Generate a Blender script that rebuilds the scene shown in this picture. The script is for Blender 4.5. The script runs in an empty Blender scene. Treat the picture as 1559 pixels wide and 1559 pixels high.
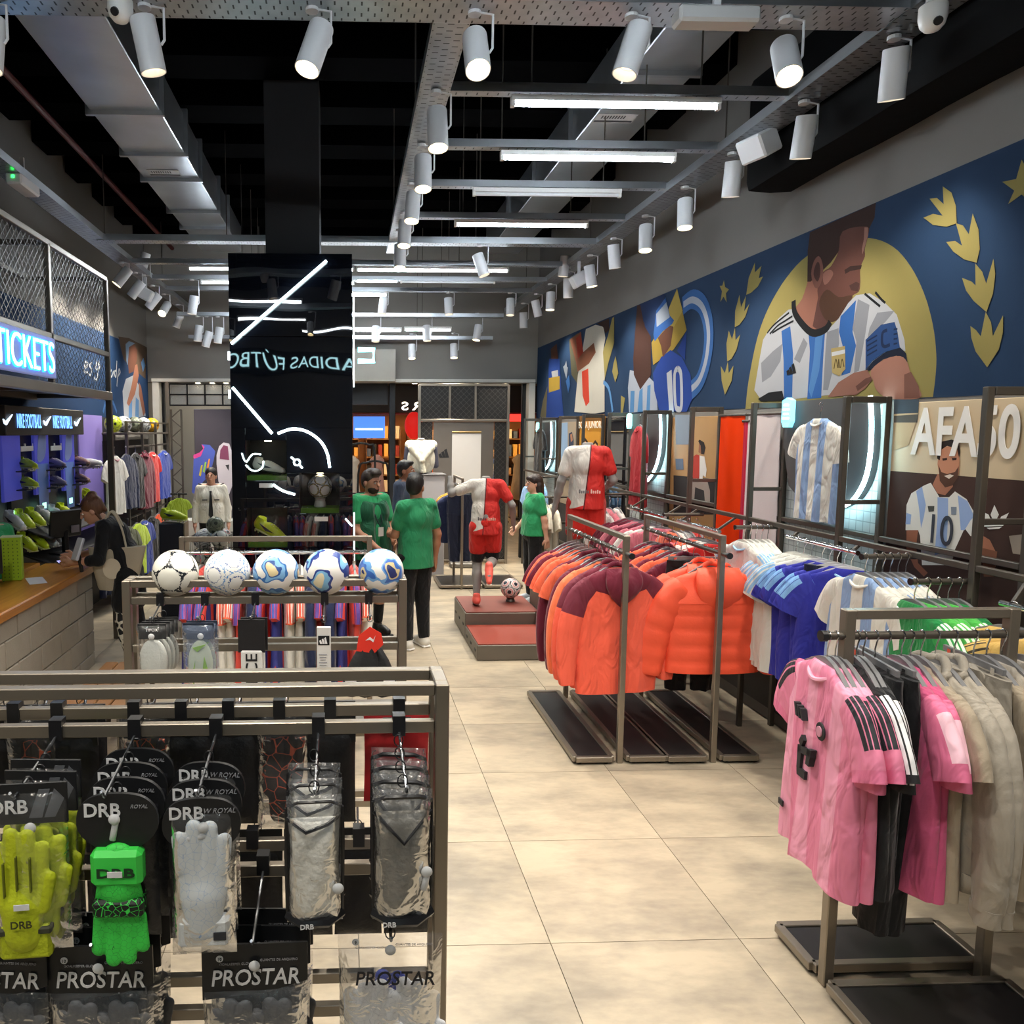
import bpy, bmesh, math, random
import numpy as np
from mathutils import Vector, Matrix
random.seed(7)
SC = bpy.context.scene
COL = SC.collection
R = math.radians
PI = math.pi
# ------------------------------------------------------------------ camera
F, CX, CY, YAW, PIT, EYE = 1167.06, 567.2, 772.8, .03541, .09979, 2.126
W = 1559.0
cam_d = bpy.data.cameras.new('camera')
cam = bpy.data.objects.new('camera', cam_d)
COL.objects.link(cam)
cam.location = (0, 0, EYE)
cam.rotation_euler = (PI/2 - PIT, 0, -YAW)
cam_d.sensor_fit = 'HORIZONTAL'
cam_d.sensor_width = 36
cam_d.lens = 36*F/W
cam_d.shift_x = (W/2 - CX)/W
cam_d.shift_y = (CY - W/2)/W
cam_d.clip_start = .05
cam_d.clip_end = 200
SC.camera = cam
# ------------------------------------------------------------------ world, exposure
wd = bpy.data.worlds.new('world')
SC.world = wd
wd.use_nodes = True
wd.node_tree.nodes['Background'].inputs[0].default_value = (.8, .85, 1, 1)
wd.node_tree.nodes['Background'].inputs[1].default_value = .05
SC.view_settings.view_transform = 'Standard'
SC.view_settings.look = 'None'
SC.view_settings.exposure = 0.2
SC.view_settings.gamma = 1
SC.view_settings.use_curve_mapping = False
try:
    SC.cycles.use_denoising = True
    SC.cycles.max_bounces = 5
    SC.cycles.adaptive_threshold = .06
    SC.cycles.adaptive_min_samples = 16
    SC.cycles.transparent_max_bounces = 24
    SC.cycles.sample_clamp_indirect = 6
    SC.cycles.caustics_reflective = False
    SC.cycles.caustics_refractive = False
except Exception:
    pass
SPOT_W = 100.0      # one ceiling spot
TUBE_E = 62.0       # fluorescent tube radiance
NEON_E = 9.0
# ------------------------------------------------------------------ picture ray -> room point
_c, _s = math.cos, math.sin
_fw = Vector((_s(YAW)*_c(PIT), _c(YAW)*_c(PIT), -_s(PIT)))
_rt = Vector((_c(YAW), -_s(YAW), 0))
_dn = _fw.cross(_rt)

def at(x, y, X=None, Y=None, Z=None):
    v = _fw + _rt*((x-CX)/F) + _dn*((y-CY)/F)
    t = X/v.x if X is not None else Y/v.y if Y is not None else (Z-EYE)/v.z
    return Vector((0, 0, EYE)) + v*t

# ------------------------------------------------------------------ colour and materials
def srgb(h):
    h = h.lstrip('#')
    o = []
    for i in (0, 2, 4):
        c = int(h[i:i+2], 16)/255
        o.append(c/12.92 if c <= .04045 else ((c+.055)/1.055)**2.4)
    return tuple(o)

MATS = {}

def nodes_of(name):
    m = bpy.data.materials.new(name)
    m.use_nodes = True
    nt = m.node_tree
    return m, nt, nt.nodes['Principled BSDF']

def nd(nt, t, **kw):
    n = nt.nodes.new(t)
    for k, v in kw.items():
        if k.startswith('i_'):
            k2 = k[2:]
            n.inputs[int(k2) if k2.isdigit() else k2.replace('_', ' ')].default_value = v
        else:
            setattr(n, k, v)
    return n

def math_n(nt, op, a, b=None, c=None):
    n = nt.nodes.new('ShaderNodeMath')
    n.operation = op
    for i, v in enumerate((a, b, c)):
        if v is None:
            continue
        if isinstance(v, (int, float)):
            n.inputs[i].default_value = v
        else:
            nt.links.new(v, n.inputs[i])
    return n.outputs[0]

def mixc(nt, fac, a, b):
    n = nt.nodes.new('ShaderNodeMix')
    n.data_type = 'RGBA'
    for i, v in ((0, fac), (6, a), (7, b)):
        if isinstance(v, (int, float)):
            n.inputs[i].default_value = v
        elif isinstance(v, tuple):
            n.inputs[i].default_value = (*v[:3], 1)
        else:
            nt.links.new(v, n.inputs[i])
    return n.outputs[2]

def mat(col, rough=.6, metal=0, var=.08, scale=6, bump=0, bscale=60, spec=.5, rnd=0, name=None, sheen=0, coat=0, stretch=None):
    """plain procedural surface: base colour with cloudy variation, optional fine relief"""
    key = (col, rough, metal, var, scale, bump, bscale, spec, rnd, sheen, coat, stretch)
    if key in MATS:
        return MATS[key]
    c = srgb(col) if isinstance(col, str) else col
    m, nt, p = nodes_of(name or 'surface_' + (col if isinstance(col, str) else 'x').strip('#'))
    p.inputs['Roughness'].default_value = rough
    p.inputs['Metallic'].default_value = metal
    p.inputs['Specular IOR Level'].default_value = spec
    if sheen:
        p.inputs['Sheen Weight'].default_value = sheen
    if coat:
        p.inputs['Coat Weight'].default_value = coat
        p.inputs['Coat Roughness'].default_value = .08
    tc = nt.nodes.new('ShaderNodeTexCoord')
    vec = tc.outputs['Object']
    if stretch:
        mp = nd(nt, 'ShaderNodeMapping')
        mp.inputs['Scale'].default_value = stretch
        nt.links.new(vec, mp.inputs[0])
        vec = mp.outputs[0]
    nz = nd(nt, 'ShaderNodeTexNoise', i_Scale=scale, i_Detail=4.0)
    nt.links.new(vec, nz.inputs['Vector'])
    k = math_n(nt, 'MULTIPLY_ADD', nz.outputs[0], 2*var, 1-var)
    if rnd:
        oi = nt.nodes.new('ShaderNodeObjectInfo')
        k2 = math_n(nt, 'MULTIPLY_ADD', oi.outputs['Random'], 2*rnd, 1-rnd)
        k = math_n(nt, 'MULTIPLY', k, k2)
    vm = nd(nt, 'ShaderNodeVectorMath', operation='SCALE')
    vm.inputs[0].default_value = c
    nt.links.new(k, vm.inputs['Scale'])
    nt.links.new(vm.outputs[0], p.inputs['Base Color'])
    if bump:
        n2 = nd(nt, 'ShaderNodeTexNoise', i_Scale=bscale, i_Detail=3.0)
        nt.links.new(vec, n2.inputs['Vector'])
        b = nd(nt, 'ShaderNodeBump', i_Strength=bump, i_Distance=.01)
        nt.links.new(n2.outputs[0], b.inputs['Height'])
        nt.links.new(b.outputs[0], p.inputs['Normal'])
    MATS[key] = m
    return m

def emit(col, e, name='glow'):
    key = ('emit', col, e)
    if key in MATS:
        return MATS[key]
    m, nt, p = nodes_of(name)
    c = srgb(col)
    p.inputs['Base Color'].default_value = (*c, 1)
    p.inputs['Emission Color'].default_value = (*c, 1)
    p.inputs['Emission Strength'].default_value = e
    MATS[key] = m
    return m

def clear(col='#ffffff', alpha=.12, rough=.12, name='clear_film', bump=0, bscale=25):
    """thin clear film / pane: mostly transparent with a gloss"""
    key = ('clear', col, alpha, rough, bump)
    if key in MATS:
        return MATS[key]
    m, nt, p = nodes_of(name)
    out = nt.nodes['Material Output']
    tr = nt.nodes.new('ShaderNodeBsdfTransparent')
    p.inputs['Base Color'].default_value = (*srgb(col), 1)
    p.inputs['Roughness'].default_value = rough
    p.inputs['Specular IOR Level'].default_value = 0
    fr = nd(nt, 'ShaderNodeFresnel', i_IOR=1.45)
    gl = nd(nt, 'ShaderNodeBsdfGlossy', i_Roughness=rough)
    mx0 = nt.nodes.new('ShaderNodeMixShader')
    mx0.inputs[0].default_value = alpha
    nt.links.new(tr.outputs[0], mx0.inputs[1])
    nt.links.new(p.outputs[0], mx0.inputs[2])
    mx = nt.nodes.new('ShaderNodeMixShader')
    nt.links.new(math_n(nt, 'MULTIPLY', fr.outputs[0], .75), mx.inputs[0])
    nt.links.new(mx0.outputs[0], mx.inputs[1])
    nt.links.new(gl.outputs[0], mx.inputs[2])
    nt.links.new(mx.outputs[0], out.inputs['Surface'])
    if bump:
        tc = nt.nodes.new('ShaderNodeTexCoord')
        n2 = nd(nt, 'ShaderNodeTexNoise', i_Scale=bscale, i_Detail=2.0, i_Distortion=1.5)
        nt.links.new(tc.outputs['Object'], n2.inputs['Vector'])
        b = nd(nt, 'ShaderNodeBump', i_Strength=bump, i_Distance=.03)
        nt.links.new(n2.outputs[0], b.inputs['Height'])
        nt.links.new(b.outputs[0], p.inputs['Normal'])
        nt.links.new(b.outputs[0], fr.inputs['Normal'])
        nt.links.new(b.outputs[0], gl.inputs['Normal'])
    MATS[key] = m
    return m

def stripe_mat(base, stripe, period=.1, duty=.5, off=0., axis=0, rough=.75, coord='Object', third=None):
    """cloth with woven vertical stripes (flat print)"""
    key = ('stripe', base, stripe, period, duty, off, axis, coord)
    if key in MATS:
        return MATS[key]
    m, nt, p = nodes_of('striped_cloth')
    p.inputs['Roughness'].default_value = rough
    tc = nt.nodes.new('ShaderNodeTexCoord')
    sx = nt.nodes.new('ShaderNodeSeparateXYZ')
    nt.links.new(tc.outputs[coord], sx.inputs[0])
    a = math_n(nt, 'FRACT', math_n(nt, 'MULTIPLY_ADD', sx.outputs[axis], 1/period, off+100))
    s = math_n(nt, 'LESS_THAN', a, duty)
    nt.links.new(mixc(nt, s, srgb(base), srgb(stripe)), p.inputs['Base Color'])
    add_wrinkle(nt)
    MATS[key] = m
    return m

# ------------------------------------------------------------------ mesh collector
class MB:
    def __init__(s):
        s.v, s.f, s.m, s.uv = [], [], [], {}
    def _add(s, vs, fs, mi=0):
        o = len(s.v)
        s.v += [tuple(q) for q in vs]
        for f in fs:
            s.f.append(tuple(i+o for i in f))
            s.m.append(mi)
        return s
    def box(s, c, d, mi=0, rot=None, taper=1.0, chamfer=0):
        hx, hy, hz = d[0]/2, d[1]/2, d[2]/2
        if chamfer:
            return s.cbox(c, d, chamfer, mi, rot)
        vs = [Vector((x*hx*(taper if z > 0 else 1), y*hy*(taper if z > 0 else 1), z*hz)) for z in (-1, 1) for y in (-1, 1) for x in (-1, 1)]
        if rot is not None:
            vs = [rot @ q for q in vs]
        c = Vector(c)
        return s._add([q+c for q in vs], [(0, 2, 3, 1), (4, 5, 7, 6), (0, 1, 5, 4), (2, 6, 7, 3), (0, 4, 6, 2), (1, 3, 7, 5)], mi)
    def cbox(s, c, d, ch, mi=0, rot=None):
        """box with chamfered edges"""
        h = [d[0]/2, d[1]/2, d[2]/2]
        ch = min(ch, *(q*.9 for q in h))
        vs, idx = [], {}
        for ax in range(3):
            for sx in (-1, 1):
                for sy in (-1, 1):
                    for sz in (-1, 1):
                        sg = (sx, sy, sz)
                        p = [sg[i]*(h[i] if i == ax else h[i]-ch) for i in range(3)]
                        idx[(ax, sg)] = len(vs)
                        vs.append(Vector(p))
        fs = []
        for ax in range(3):
            b, c2 = (ax+1) % 3, (ax+2) % 3
            for q in (-1, 1):
                def g(u, w):
                    t = [0, 0, 0]; t[ax] = q; t[b] = u; t[c2] = w
                    return idx[(ax, tuple(t))]
                f = [g(-1, -1), g(1, -1), g(1, 1), g(-1, 1)]
                fs.append(f if q > 0 else f[::-1])
        for ax in range(3):
            b, c2 = (ax+1) % 3, (ax+2) % 3
            for u in (-1, 1):
                for w in (-1, 1):
                    def g(a2, q):
                        t = [0, 0, 0]; t[ax] = q; t[b] = u; t[c2] = w
                        return idx[(a2, tuple(t))]
                    f = [g(b, -1), g(b, 1), g(c2, 1), g(c2, -1)]
                    fs.append(f if u*w < 0 else f[::-1])
        for sx in (-1, 1):
            for sy in (-1, 1):
                for sz in (-1, 1):
                    sg = (sx, sy, sz)
                    f = [idx[(0, sg)], idx[(1, sg)], idx[(2, sg)]]
                    fs.append(f if sx*sy*sz > 0 else f[::-1])
        if rot is not None:
            vs = [rot @ q for q in vs]
        c = Vector(c)
        return s._add([q+c for q in vs], fs, mi)
    def bar(s, a, b, w, h=None, mi=0):
        """square tube from a to b"""
        a, b = Vector(a), Vector(b)
        d = b-a
        L = d.length
        q = d.to_track_quat('X', 'Z').to_matrix()
        return s.cbox((a+b)/2, (L, w, h or w), min(w, h or w)*.09, mi, q)
    def tube(s, pts, r, n=8, mi=0, cap=True, closed=False):
        pts = [Vector(p) for p in pts]
        rs = r if isinstance(r, (list, tuple)) else [r]*len(pts)
        rings = []
        up = None
        N = len(pts)
        for i, p in enumerate(pts):
            if closed:
                d = pts[(i+1) % N]-pts[i-1]
            else:
                d = (pts[min(i+1, N-1)]-pts[max(i-1, 0)])
            if d.length < 1e-9:
                d = Vector((0, 0, 1))
            d.normalize()
            if up is None:
                up = Vector((0, 0, 1)) if abs(d.z) < .9 else Vector((1, 0, 0))
            x = up.cross(d)
            if x.length < 1e-6:
                x = Vector((1, 0, 0)).cross(d)
            x.normalize()
            y = d.cross(x)
            up = y
            rings.append([p + (x*math.cos(2*PI*k/n)+y*math.sin(2*PI*k/n))*rs[i] for k in range(n)])
        return s.loft(rings, mi, cap, closed)
    def loft(s, rings, mi=0, cap=True, closed=False, uv=False):
        n = len(rings[0])
        o = len(s.v)
        vs = [q for r in rings for q in r]
        fs = []
        N = len(rings)
        for i in range(N if closed else N-1):
            j = (i+1) % N
            for k in range(n):
                k2 = (k+1) % n
                fs.append((i*n+k, i*n+k2, j*n+k2, j*n+k))
        if uv:
            fo = len(s.f)
            q = 0
            for i in range(N-1):
                for k in range(n):
                    s.uv[fo+q] = [(k/n, i/(N-1)), ((k+1)/n, i/(N-1)), ((k+1)/n, (i+1)/(N-1)), (k/n, (i+1)/(N-1))]
                    q += 1
        if cap and not closed:
            fs.append(tuple(range(n-1, -1, -1)))
            fs.append(tuple((N-1)*n+k for k in range(n)))
        return s._add(vs, fs, mi)
    def cyl(s, a, b, r, r2=None, n=16, mi=0, cap=True):
        return s.tube([a, b], [r, r if r2 is None else r2], n, mi, cap)
    def lathe(s, prof, c=(0, 0, 0), n=24, mi=0, axis=None):
        """prof: (radius, height) list turned about z"""
        rings = [[Vector((r*math.cos(2*PI*k/n), r*math.sin(2*PI*k/n), z)) for k in range(n)] for r, z in prof]
        if axis is not None:
            q = Vector(axis).to_track_quat('Z', 'Y').to_matrix()
            rings = [[q @ p for p in r] for r in rings]
        c = Vector(c)
        return s.loft([[p+c for p in r] for r in rings], mi)
    def ball(s, c, r, n=20, m=12, mi=0, sc=(1, 1, 1)):
        rings = []
        for i in range(1, m):
            t = PI*i/m
            rings.append([Vector((c[0]+r*sc[0]*math.sin(t)*math.cos(2*PI*k/n), c[1]+r*sc[1]*math.sin(t)*math.sin(2*PI*k/n), c[2]-r*sc[2]*math.cos(t))) for k in range(n)])
        return s.loft(rings, mi)
    def grid(s, fn, nu, nv, mi=0):
        o = [fn(i/nu, j/nv) for j in range(nv+1) for i in range(nu+1)]
        fs = [(j*(nu+1)+i, j*(nu+1)+i+1, (j+1)*(nu+1)+i+1, (j+1)*(nu+1)+i) for j in range(nv) for i in range(nu)]
        return s._add(o, fs, mi)
    def poly(s, pts, mi=0):
        return s._add(pts, [tuple(range(len(pts)))], mi)
    def slab(s, pts, n, mi=0):
        """polygon pts pushed by vector n: front, back and sides"""
        k = len(pts)
        pts = [Vector(p) for p in pts]
        n = Vector(n)
        return s._add(pts+[p+n for p in pts], [tuple(range(k)), tuple(range(2*k-1, k-1, -1))] + [(i, (i+1) % k + 0, (i+1) % k+k, i+k)[::-1] for i in range(k)], mi)
    def mesh(s, name, mats, smooth=False):
        me = bpy.data.meshes.new(name)
        me.from_pydata([tuple(q) for q in s.v], [], s.f)
        for m in (mats if isinstance(mats, (list, tuple)) else [mats]):
            me.materials.append(m)
        me.polygons.foreach_set('material_index', s.m)
        if s.uv:
            ul = me.uv_layers.new(name='uv')
            for fi, u in s.uv.items():
                for li, q in zip(me.polygons[fi].loop_indices, u):
                    ul.data[li].uv = q
        if smooth:
            me.polygons.foreach_set('use_smooth', [True]*len(me.polygons))
            try:
                me.set_sharp_from_angle(angle=R(smooth if smooth is not True else 50))
            except Exception:
                pass
        me.update()
        return me
    def build(s, name, mats, parent=None, smooth=False):
        return link(name, s.mesh(name, mats, smooth), parent)

def link(name, me, parent=None, loc=None, rz=None):
    o = bpy.data.objects.new(name, me)
    COL.objects.link(o)
    if parent is not None:
        o.parent = parent
    if loc is not None:
        o.location = loc
    if rz is not None:
        o.rotation_euler = (0, 0, rz)
    return o

LONG = []
def tag(o, label, cat=None, group=None, kind=None):
    if label:
        if len(label.replace(',', '').split()) > 16:
            LONG.append(label)
        o['label'] = label
    if cat:
        o['category'] = cat
    if group:
        o['group'] = group
    if kind:
        o['kind'] = kind
    return o

def thing(name, label, cat, loc=(0, 0, 0), rz=0, group=None, kind=None):
    o = bpy.data.objects.new(name, None)
    o.empty_display_size = .05
    COL.objects.link(o)
    o.location = loc
    o.rotation_euler = (0, 0, rz)
    return tag(o, label, cat, group, kind)

def struct(o, label, cat=None):
    return tag(o, label, cat, None, 'structure')

ORD = ['first', 'second', 'third', 'fourth', 'fifth', 'sixth', 'seventh', 'eighth', 'ninth', 'tenth', 'eleventh', 'twelfth', 'thirteenth', 'fourteenth',
       'fifteenth', 'sixteenth', 'seventeenth', 'eighteenth', 'nineteenth', 'twentieth', 'twenty-first', 'twenty-second', 'twenty-third', 'twenty-fourth', 'twenty-fifth', 'twenty-sixth']

_fonts = {}
def text_mesh(txt, size, depth=.002, bold=0, squeeze=1.0, shear=0, spacing=1.0, align='CENTER'):
    """lettering as a mesh in the local XZ plane facing -Y, centred, cap height = size"""
    cu = bpy.data.curves.new('lettering', 'FONT')
    cu.body = txt
    cu.size = size/.70
    cu.extrude = depth/2
    cu.offset = bold*size
    cu.shear = shear
    cu.space_character = spacing
    cu.align_x = align
    cu.resolution_u = 8 if size > .1 else 3
    o = bpy.data.objects.new('lettering', cu)
    COL.objects.link(o)
    dg = bpy.context.evaluated_depsgraph_get()
    me = bpy.data.meshes.new_from_object(o.evaluated_get(dg))
    bpy.data.objects.remove(o)
    bpy.data.curves.remove(cu)
    me.transform(Matrix.Translation((0, 0, 0)) @ Matrix.Rotation(PI/2, 4, 'X') @ Matrix.Diagonal((squeeze, 1, 1, 1)) @ Matrix.Translation((0, -size/2, 0)))
    me.materials.clear()
    return me

def text(name, txt, size, m, parent=None, loc=(0, 0, 0), rot=(0, 0, 0), **kw):
    me = text_mesh(txt, size, **kw)
    me.materials.append(m)
    o = link(name, me, parent, loc)
    o.rotation_euler = rot
    return o

def smooth_closed(pts, n=4):
    """Catmull-Rom through a closed outline"""
    out = []
    N = len(pts)
    for i in range(N):
        p0, p1, p2, p3 = (Vector((*pts[(i+k) % N][:2],)) for k in (-1, 0, 1, 2))
        for j in range(n):
            t = j/n
            out.append(.5*((2*p1)+(p2-p0)*t+(2*p0-5*p1+4*p2-p3)*t*t+(3*p1-p0-3*p2+p3)*t**3))
    return [(q.x, q.y) for q in out]

def smooth_open(pts, n=6):
    out = []
    N = len(pts)
    V = [Vector(p) for p in pts]
    for i in range(N-1):
        p0, p1, p2, p3 = V[max(i-1, 0)], V[i], V[i+1], V[min(i+2, N-1)]
        for j in range(n):
            t = j/n
            out.append(.5*((2*p1)+(p2-p0)*t+(2*p0-5*p1+4*p2-p3)*t*t+(3*p1-p0-3*p2+p3)*t**3))
    out.append(V[-1])
    return out

# ------------------------------------------------------------------ common materials
M_STEEL = mat('#938a7e', .36, .75, .1, 3, name='raw_steel', stretch=(1, 1, 1))
M_STEEL_D = mat('#625c55', .42, .7, .1, 3, name='dark_steel')
M_BLACK = mat('#15161a', .55, 0, .1, name='black_matt')
M_BLACKPL = mat('#1b1b1e', .35, 0, .1, name='black_plastic')
M_GALV = mat('#c9cdd2', .3, .9, .16, 5, name='galvanised')
M_CHROME = mat('#d8d8d8', .12, 1, .03, name='chrome')
M_WHITE = mat('#f2f1ee', .45, 0, .03, name='white_paint')
M_HANGER = mat('#77777a', .4, 0, .05, name='hanger_grey')
# ================================================================== the room
XL, XR, YF, YB, ZT = -3.15, 3.12, 12.5, -3.2, 5.9
# ---- floor of large tiles
def tile_mat():
    m, nt, p = nodes_of('porcelain_tile')
    tc = nt.nodes.new('ShaderNodeTexCoord')
    oi = nt.nodes.new('ShaderNodeObjectInfo')
    ad = nd(nt, 'ShaderNodeVectorMath', operation='ADD')
    sc = nd(nt, 'ShaderNodeVectorMath', operation='SCALE')
    sc.inputs[0].default_value = (37, 61, 13)
    nt.links.new(oi.outputs['Random'], sc.inputs['Scale'])
    nt.links.new(tc.outputs['Object'], ad.inputs[0])
    nt.links.new(sc.outputs[0], ad.inputs[1])
    mp = nd(nt, 'ShaderNodeMapping')
    mp.inputs['Scale'].default_value = (1, 2.2, 1)
    nt.links.new(ad.outputs[0], mp.inputs[0])
    n1 = nd(nt, 'ShaderNodeTexNoise', i_Scale=1.8, i_Detail=7.0, i_Roughness=.62)
    n2 = nd(nt, 'ShaderNodeTexNoise', i_Scale=14.0, i_Detail=5.0)
    nt.links.new(mp.outputs[0], n1.inputs['Vector'])
    nt.links.new(mp.outputs[0], n2.inputs['Vector'])
    cr = nt.nodes.new('ShaderNodeValToRGB')
    e = cr.color_ramp.elements
    e[0].position, e[0].color = .3, (*srgb('#93897a'), 1)
    e[1].position, e[1].color = .62, (*srgb('#bcae97'), 1)
    k = math_n(nt, 'MULTIPLY_ADD', n2.outputs[0], .22, math_n(nt, 'SUBTRACT', n1.outputs[0], .11))
    nt.links.new(k, cr.inputs[0])
    tone = math_n(nt, 'MULTIPLY_ADD', oi.outputs['Random'], .1, .95)
    vm = nd(nt, 'ShaderNodeVectorMath', operation='SCALE')
    nt.links.new(cr.outputs[0], vm.inputs[0])
    nt.links.new(tone, vm.inputs['Scale'])
    nt.links.new(vm.outputs[0], p.inputs['Base Color'])
    p.inputs['Roughness'].default_value = .36
    b = nd(nt, 'ShaderNodeBump', i_Strength=.08, i_Distance=.01)
    nt.links.new(n2.outputs[0], b.inputs['Height'])
    nt.links.new(b.outputs[0], p.inputs['Normal'])
    return m
floor = MB().box(((XL+XR)/2, 9.5, -.06), (XR-XL+6.5, 27, .1)).build('floor', mat('#6d675d', .8, name='grout'))
struct(floor, 'pale beige stone-look tiled shop floor with thin grout joints')
tm = tile_mat()
tme = MB().box((0, 0, -.006), (.7965, .7965, .012)).mesh('tile', tm)
for i in range(-5, 4):
    for j in range(-6, 13):
        x0, x1 = max(.848+.8*i, XL), min(.848+.8*(i+1), XR)
        y0 = 2.971+.8*j
        if x1-x0 < .05:
            continue
        if x1-x0 > .79:
            link('tile', tme, floor, ((x0+x1)/2, y0+.4, 0))
        else:
            link('tile', MB().box((0, 0, -.006), (x1-x0-.0035, .7965, .012)).mesh('tile', tm), floor, ((x0+x1)/2, y0+.4, 0))
for i in range(-4, 4):
    for j in range(13, 22):
        link('tile', tme, floor, (.848+.8*i+.4, 2.971+.8*j+.4, 0))

# ---- walls
M_WALL = mat('#75726e', .85, 0, .05, 2, .05, 90, name='grey_wall_paint')
M_WALLL = mat('#8b8680', .85, 0, .04, 2, .05, 90, name='warm_grey_wall_paint')
w = MB().box((XR+.1, (YF+YB)/2, ZT/2), (.2, YF-YB, ZT)).build('wall_right', M_WALL)
struct(w, 'tall grey painted wall behind the shirts')
w = MB().box((XL-.1, (YF+YB)/2, ZT/2), (.2, YF-YB, ZT)).build('wall_left', M_WALL)
struct(w, 'tall grey painted wall behind the boot display')
w = MB().box((0, YB-.1, ZT/2), (XR-XL+.4, .2, ZT)).build('wall_rear', M_WALL)
struct(w, 'grey wall behind the viewer')
mb = MB().box((0, YF+.12, (2.9+ZT)/2), (XR-XL+.4, .24, ZT-2.9))
w = mb.build('wall_front', M_WALLL)
struct(w, 'grey bulkhead above the open shopfront')
w = MB().box((-.05, YF-.12, 3.16), (.82, .24, .5)).box((.55, YF-.1, 3.16), (.5, .2, .5)).build('trim_1', mat('#a9a49a', .8, name='pale_soffit'))
struct(w, 'pale boxed soffit on the bulkhead above the shopfront')
# white reveal round the opening
for n, x in ((2, -3.02), (3, 3.03)):
    struct(MB().box((x, YF+.1, 1.45), (.1, .3, 2.9)).build('trim_%d' % n, mat('#dcd8ce', .6, name='white_reveal')), 'white reveal at the side of the shopfront opening')
o = MB().box((0, YF+.1, 2.93), (6.15, .34, .05)).build('trim_4', mat('#dcd8ce', .6, name='white_reveal'))
struct(o, 'white reveal along the top of the shopfront opening')
for k, px in enumerate((300, 322, 343, 632, 728, 771)):
    q = at(px, 585, Y=YF+.02)
    t = thing('downlight', '%s small round downlight in the white shopfront reveal' % ORD[k], 'downlight', (q.x, YF+.1, 2.905), 0, 'downlights over the shopfront')
    MB().cyl((0, 0, -.012), (0, 0, .01), .05, n=16).build('rim', M_WHITE, t)
    MB().cyl((0, 0, -.016), (0, 0, -.011), .038, n=16).build('lens', emit('#fff1d0', 14), t)

# ---- black ribbed ceiling
M_VOID = mat('#060608', .9, 0, .2, 2, spec=.05, name='black_ceiling')
c = MB().box((0, (YF+YB)/2, ZT+.1), (XR-XL+.4, YF-YB+.4, .2)).build('ceiling', M_VOID)
struct(c, 'black painted open ceiling with deep ribs')
rib = MB().box((0, 0, .44), (XR-XL, .4, .88)).mesh('rib', mat('#020203', .9, 0, .25, 3, spec=.02, name='black_rib'))
for k in range(17):
    link('rib', rib, c, (0, -3.0+.92*k+.3, 5.02))

# ---- mirror-black pillar and the column above it
PY = 6.6
pl = thing('pillar', None, None, (-.455, PY, 0))
struct(pl, 'square pillar clad in mirror-black panels with neon lines')
def gloss_black():
    m, nt, p = nodes_of('black_mirror_glass')
    p.inputs['Base Color'].default_value = (.004, .005, .009, 1)
    p.inputs['Roughness'].default_value = .015
    p.inputs['Specular IOR Level'].default_value = .85
    tc = nt.nodes.new('ShaderNodeTexCoord')
    n = nd(nt, 'ShaderNodeTexNoise', i_Scale=1.6, i_Detail=1.0)
    nt.links.new(tc.outputs['Object'], n.inputs['Vector'])
    b = nd(nt, 'ShaderNodeBump', i_Strength=.035, i_Distance=.1)
    nt.links.new(n.outputs[0], b.inputs['Height'])
    nt.links.new(b.outputs[0], p.inputs['Normal'])
    return m
M_GLOSS = gloss_black()
zt = 3.6
HW = .517
# front built from slabs that leave the three display niches open; niche boxes in pillar-local coordinates (x0,x1,z0,z1)
NICHE = [(-.397, -.048, 1.70, 2.045), (.06, .403, 1.415, 1.765), (-.396, -.049, 1.12, 1.465)]
panels = [(-HW, HW, 2.15, 2.915), (-HW, HW, 2.92, zt), (-HW, HW, 0, 1.12), (-HW, -.397, 1.121, 2.149), (-.397, -.048, 2.045, 2.149),
          (-.048, HW, 1.765, 2.149), (-.397, -.048, 1.465, 1.70), (-.048, .06, 1.121, 1.764), (.403, HW, 1.121, 1.764), (.06, .403, 1.121, 1.415)]
for (x0, x1, z0, z1) in panels:
    MB().cbox(((x0+x1)/2, .012, (z0+z1)/2), (x1-x0-.001, .024, z1-z0-.001), .001).build('panel', M_GLOSS, pl)
for s in (-1, 1):
    MB().box((s*(HW-.012), .5, zt/2), (.024, .95, zt)).build('side_panel', M_GLOSS, pl)
MB().box((0, .985, zt/2), (2*HW, .024, zt)).build('back_panel', M_GLOSS, pl)
MB().box((0, .5, zt-.01), (2*HW, .99, .02)).build('cap', M_BLACK, pl)
MB().box((.01, .42, (zt+5.1)/2), (.46, .5, 1.55)).build('column', mat('#17171b', .7, 0, .1, name='black_column'), pl)
M_NEON = emit('#dffcff', NEON_E, 'neon')
def neon(pts, r=.011):
    P = [at(x, y, Y=PY-.03) - Vector((-.455, PY, 0)) for x, y in pts]
    if len(P) > 2:
        P = smooth_open(P, 5)
    MB().tube(P, r, 8).build('neon_tube', M_NEON, pl, True)
neon([(352, 523), (497, 397)])
neon([(354, 590), (414, 660)])
neon([(423, 660), (445, 653), (467, 657), (487, 671), (498, 690), (502, 712)])
neon([(416, 738), (430, 747), (449, 753)], .009)
neon([(375, 704), (384, 692), (397, 692)], .005)
neon([(401, 702), (399, 712), (390, 717), (381, 715), (374, 708)], .005)
neon([(368, 690), (371, 699), (374, 703)], .004)
neon([(526, 790), (536, 801)], .006)
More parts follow.
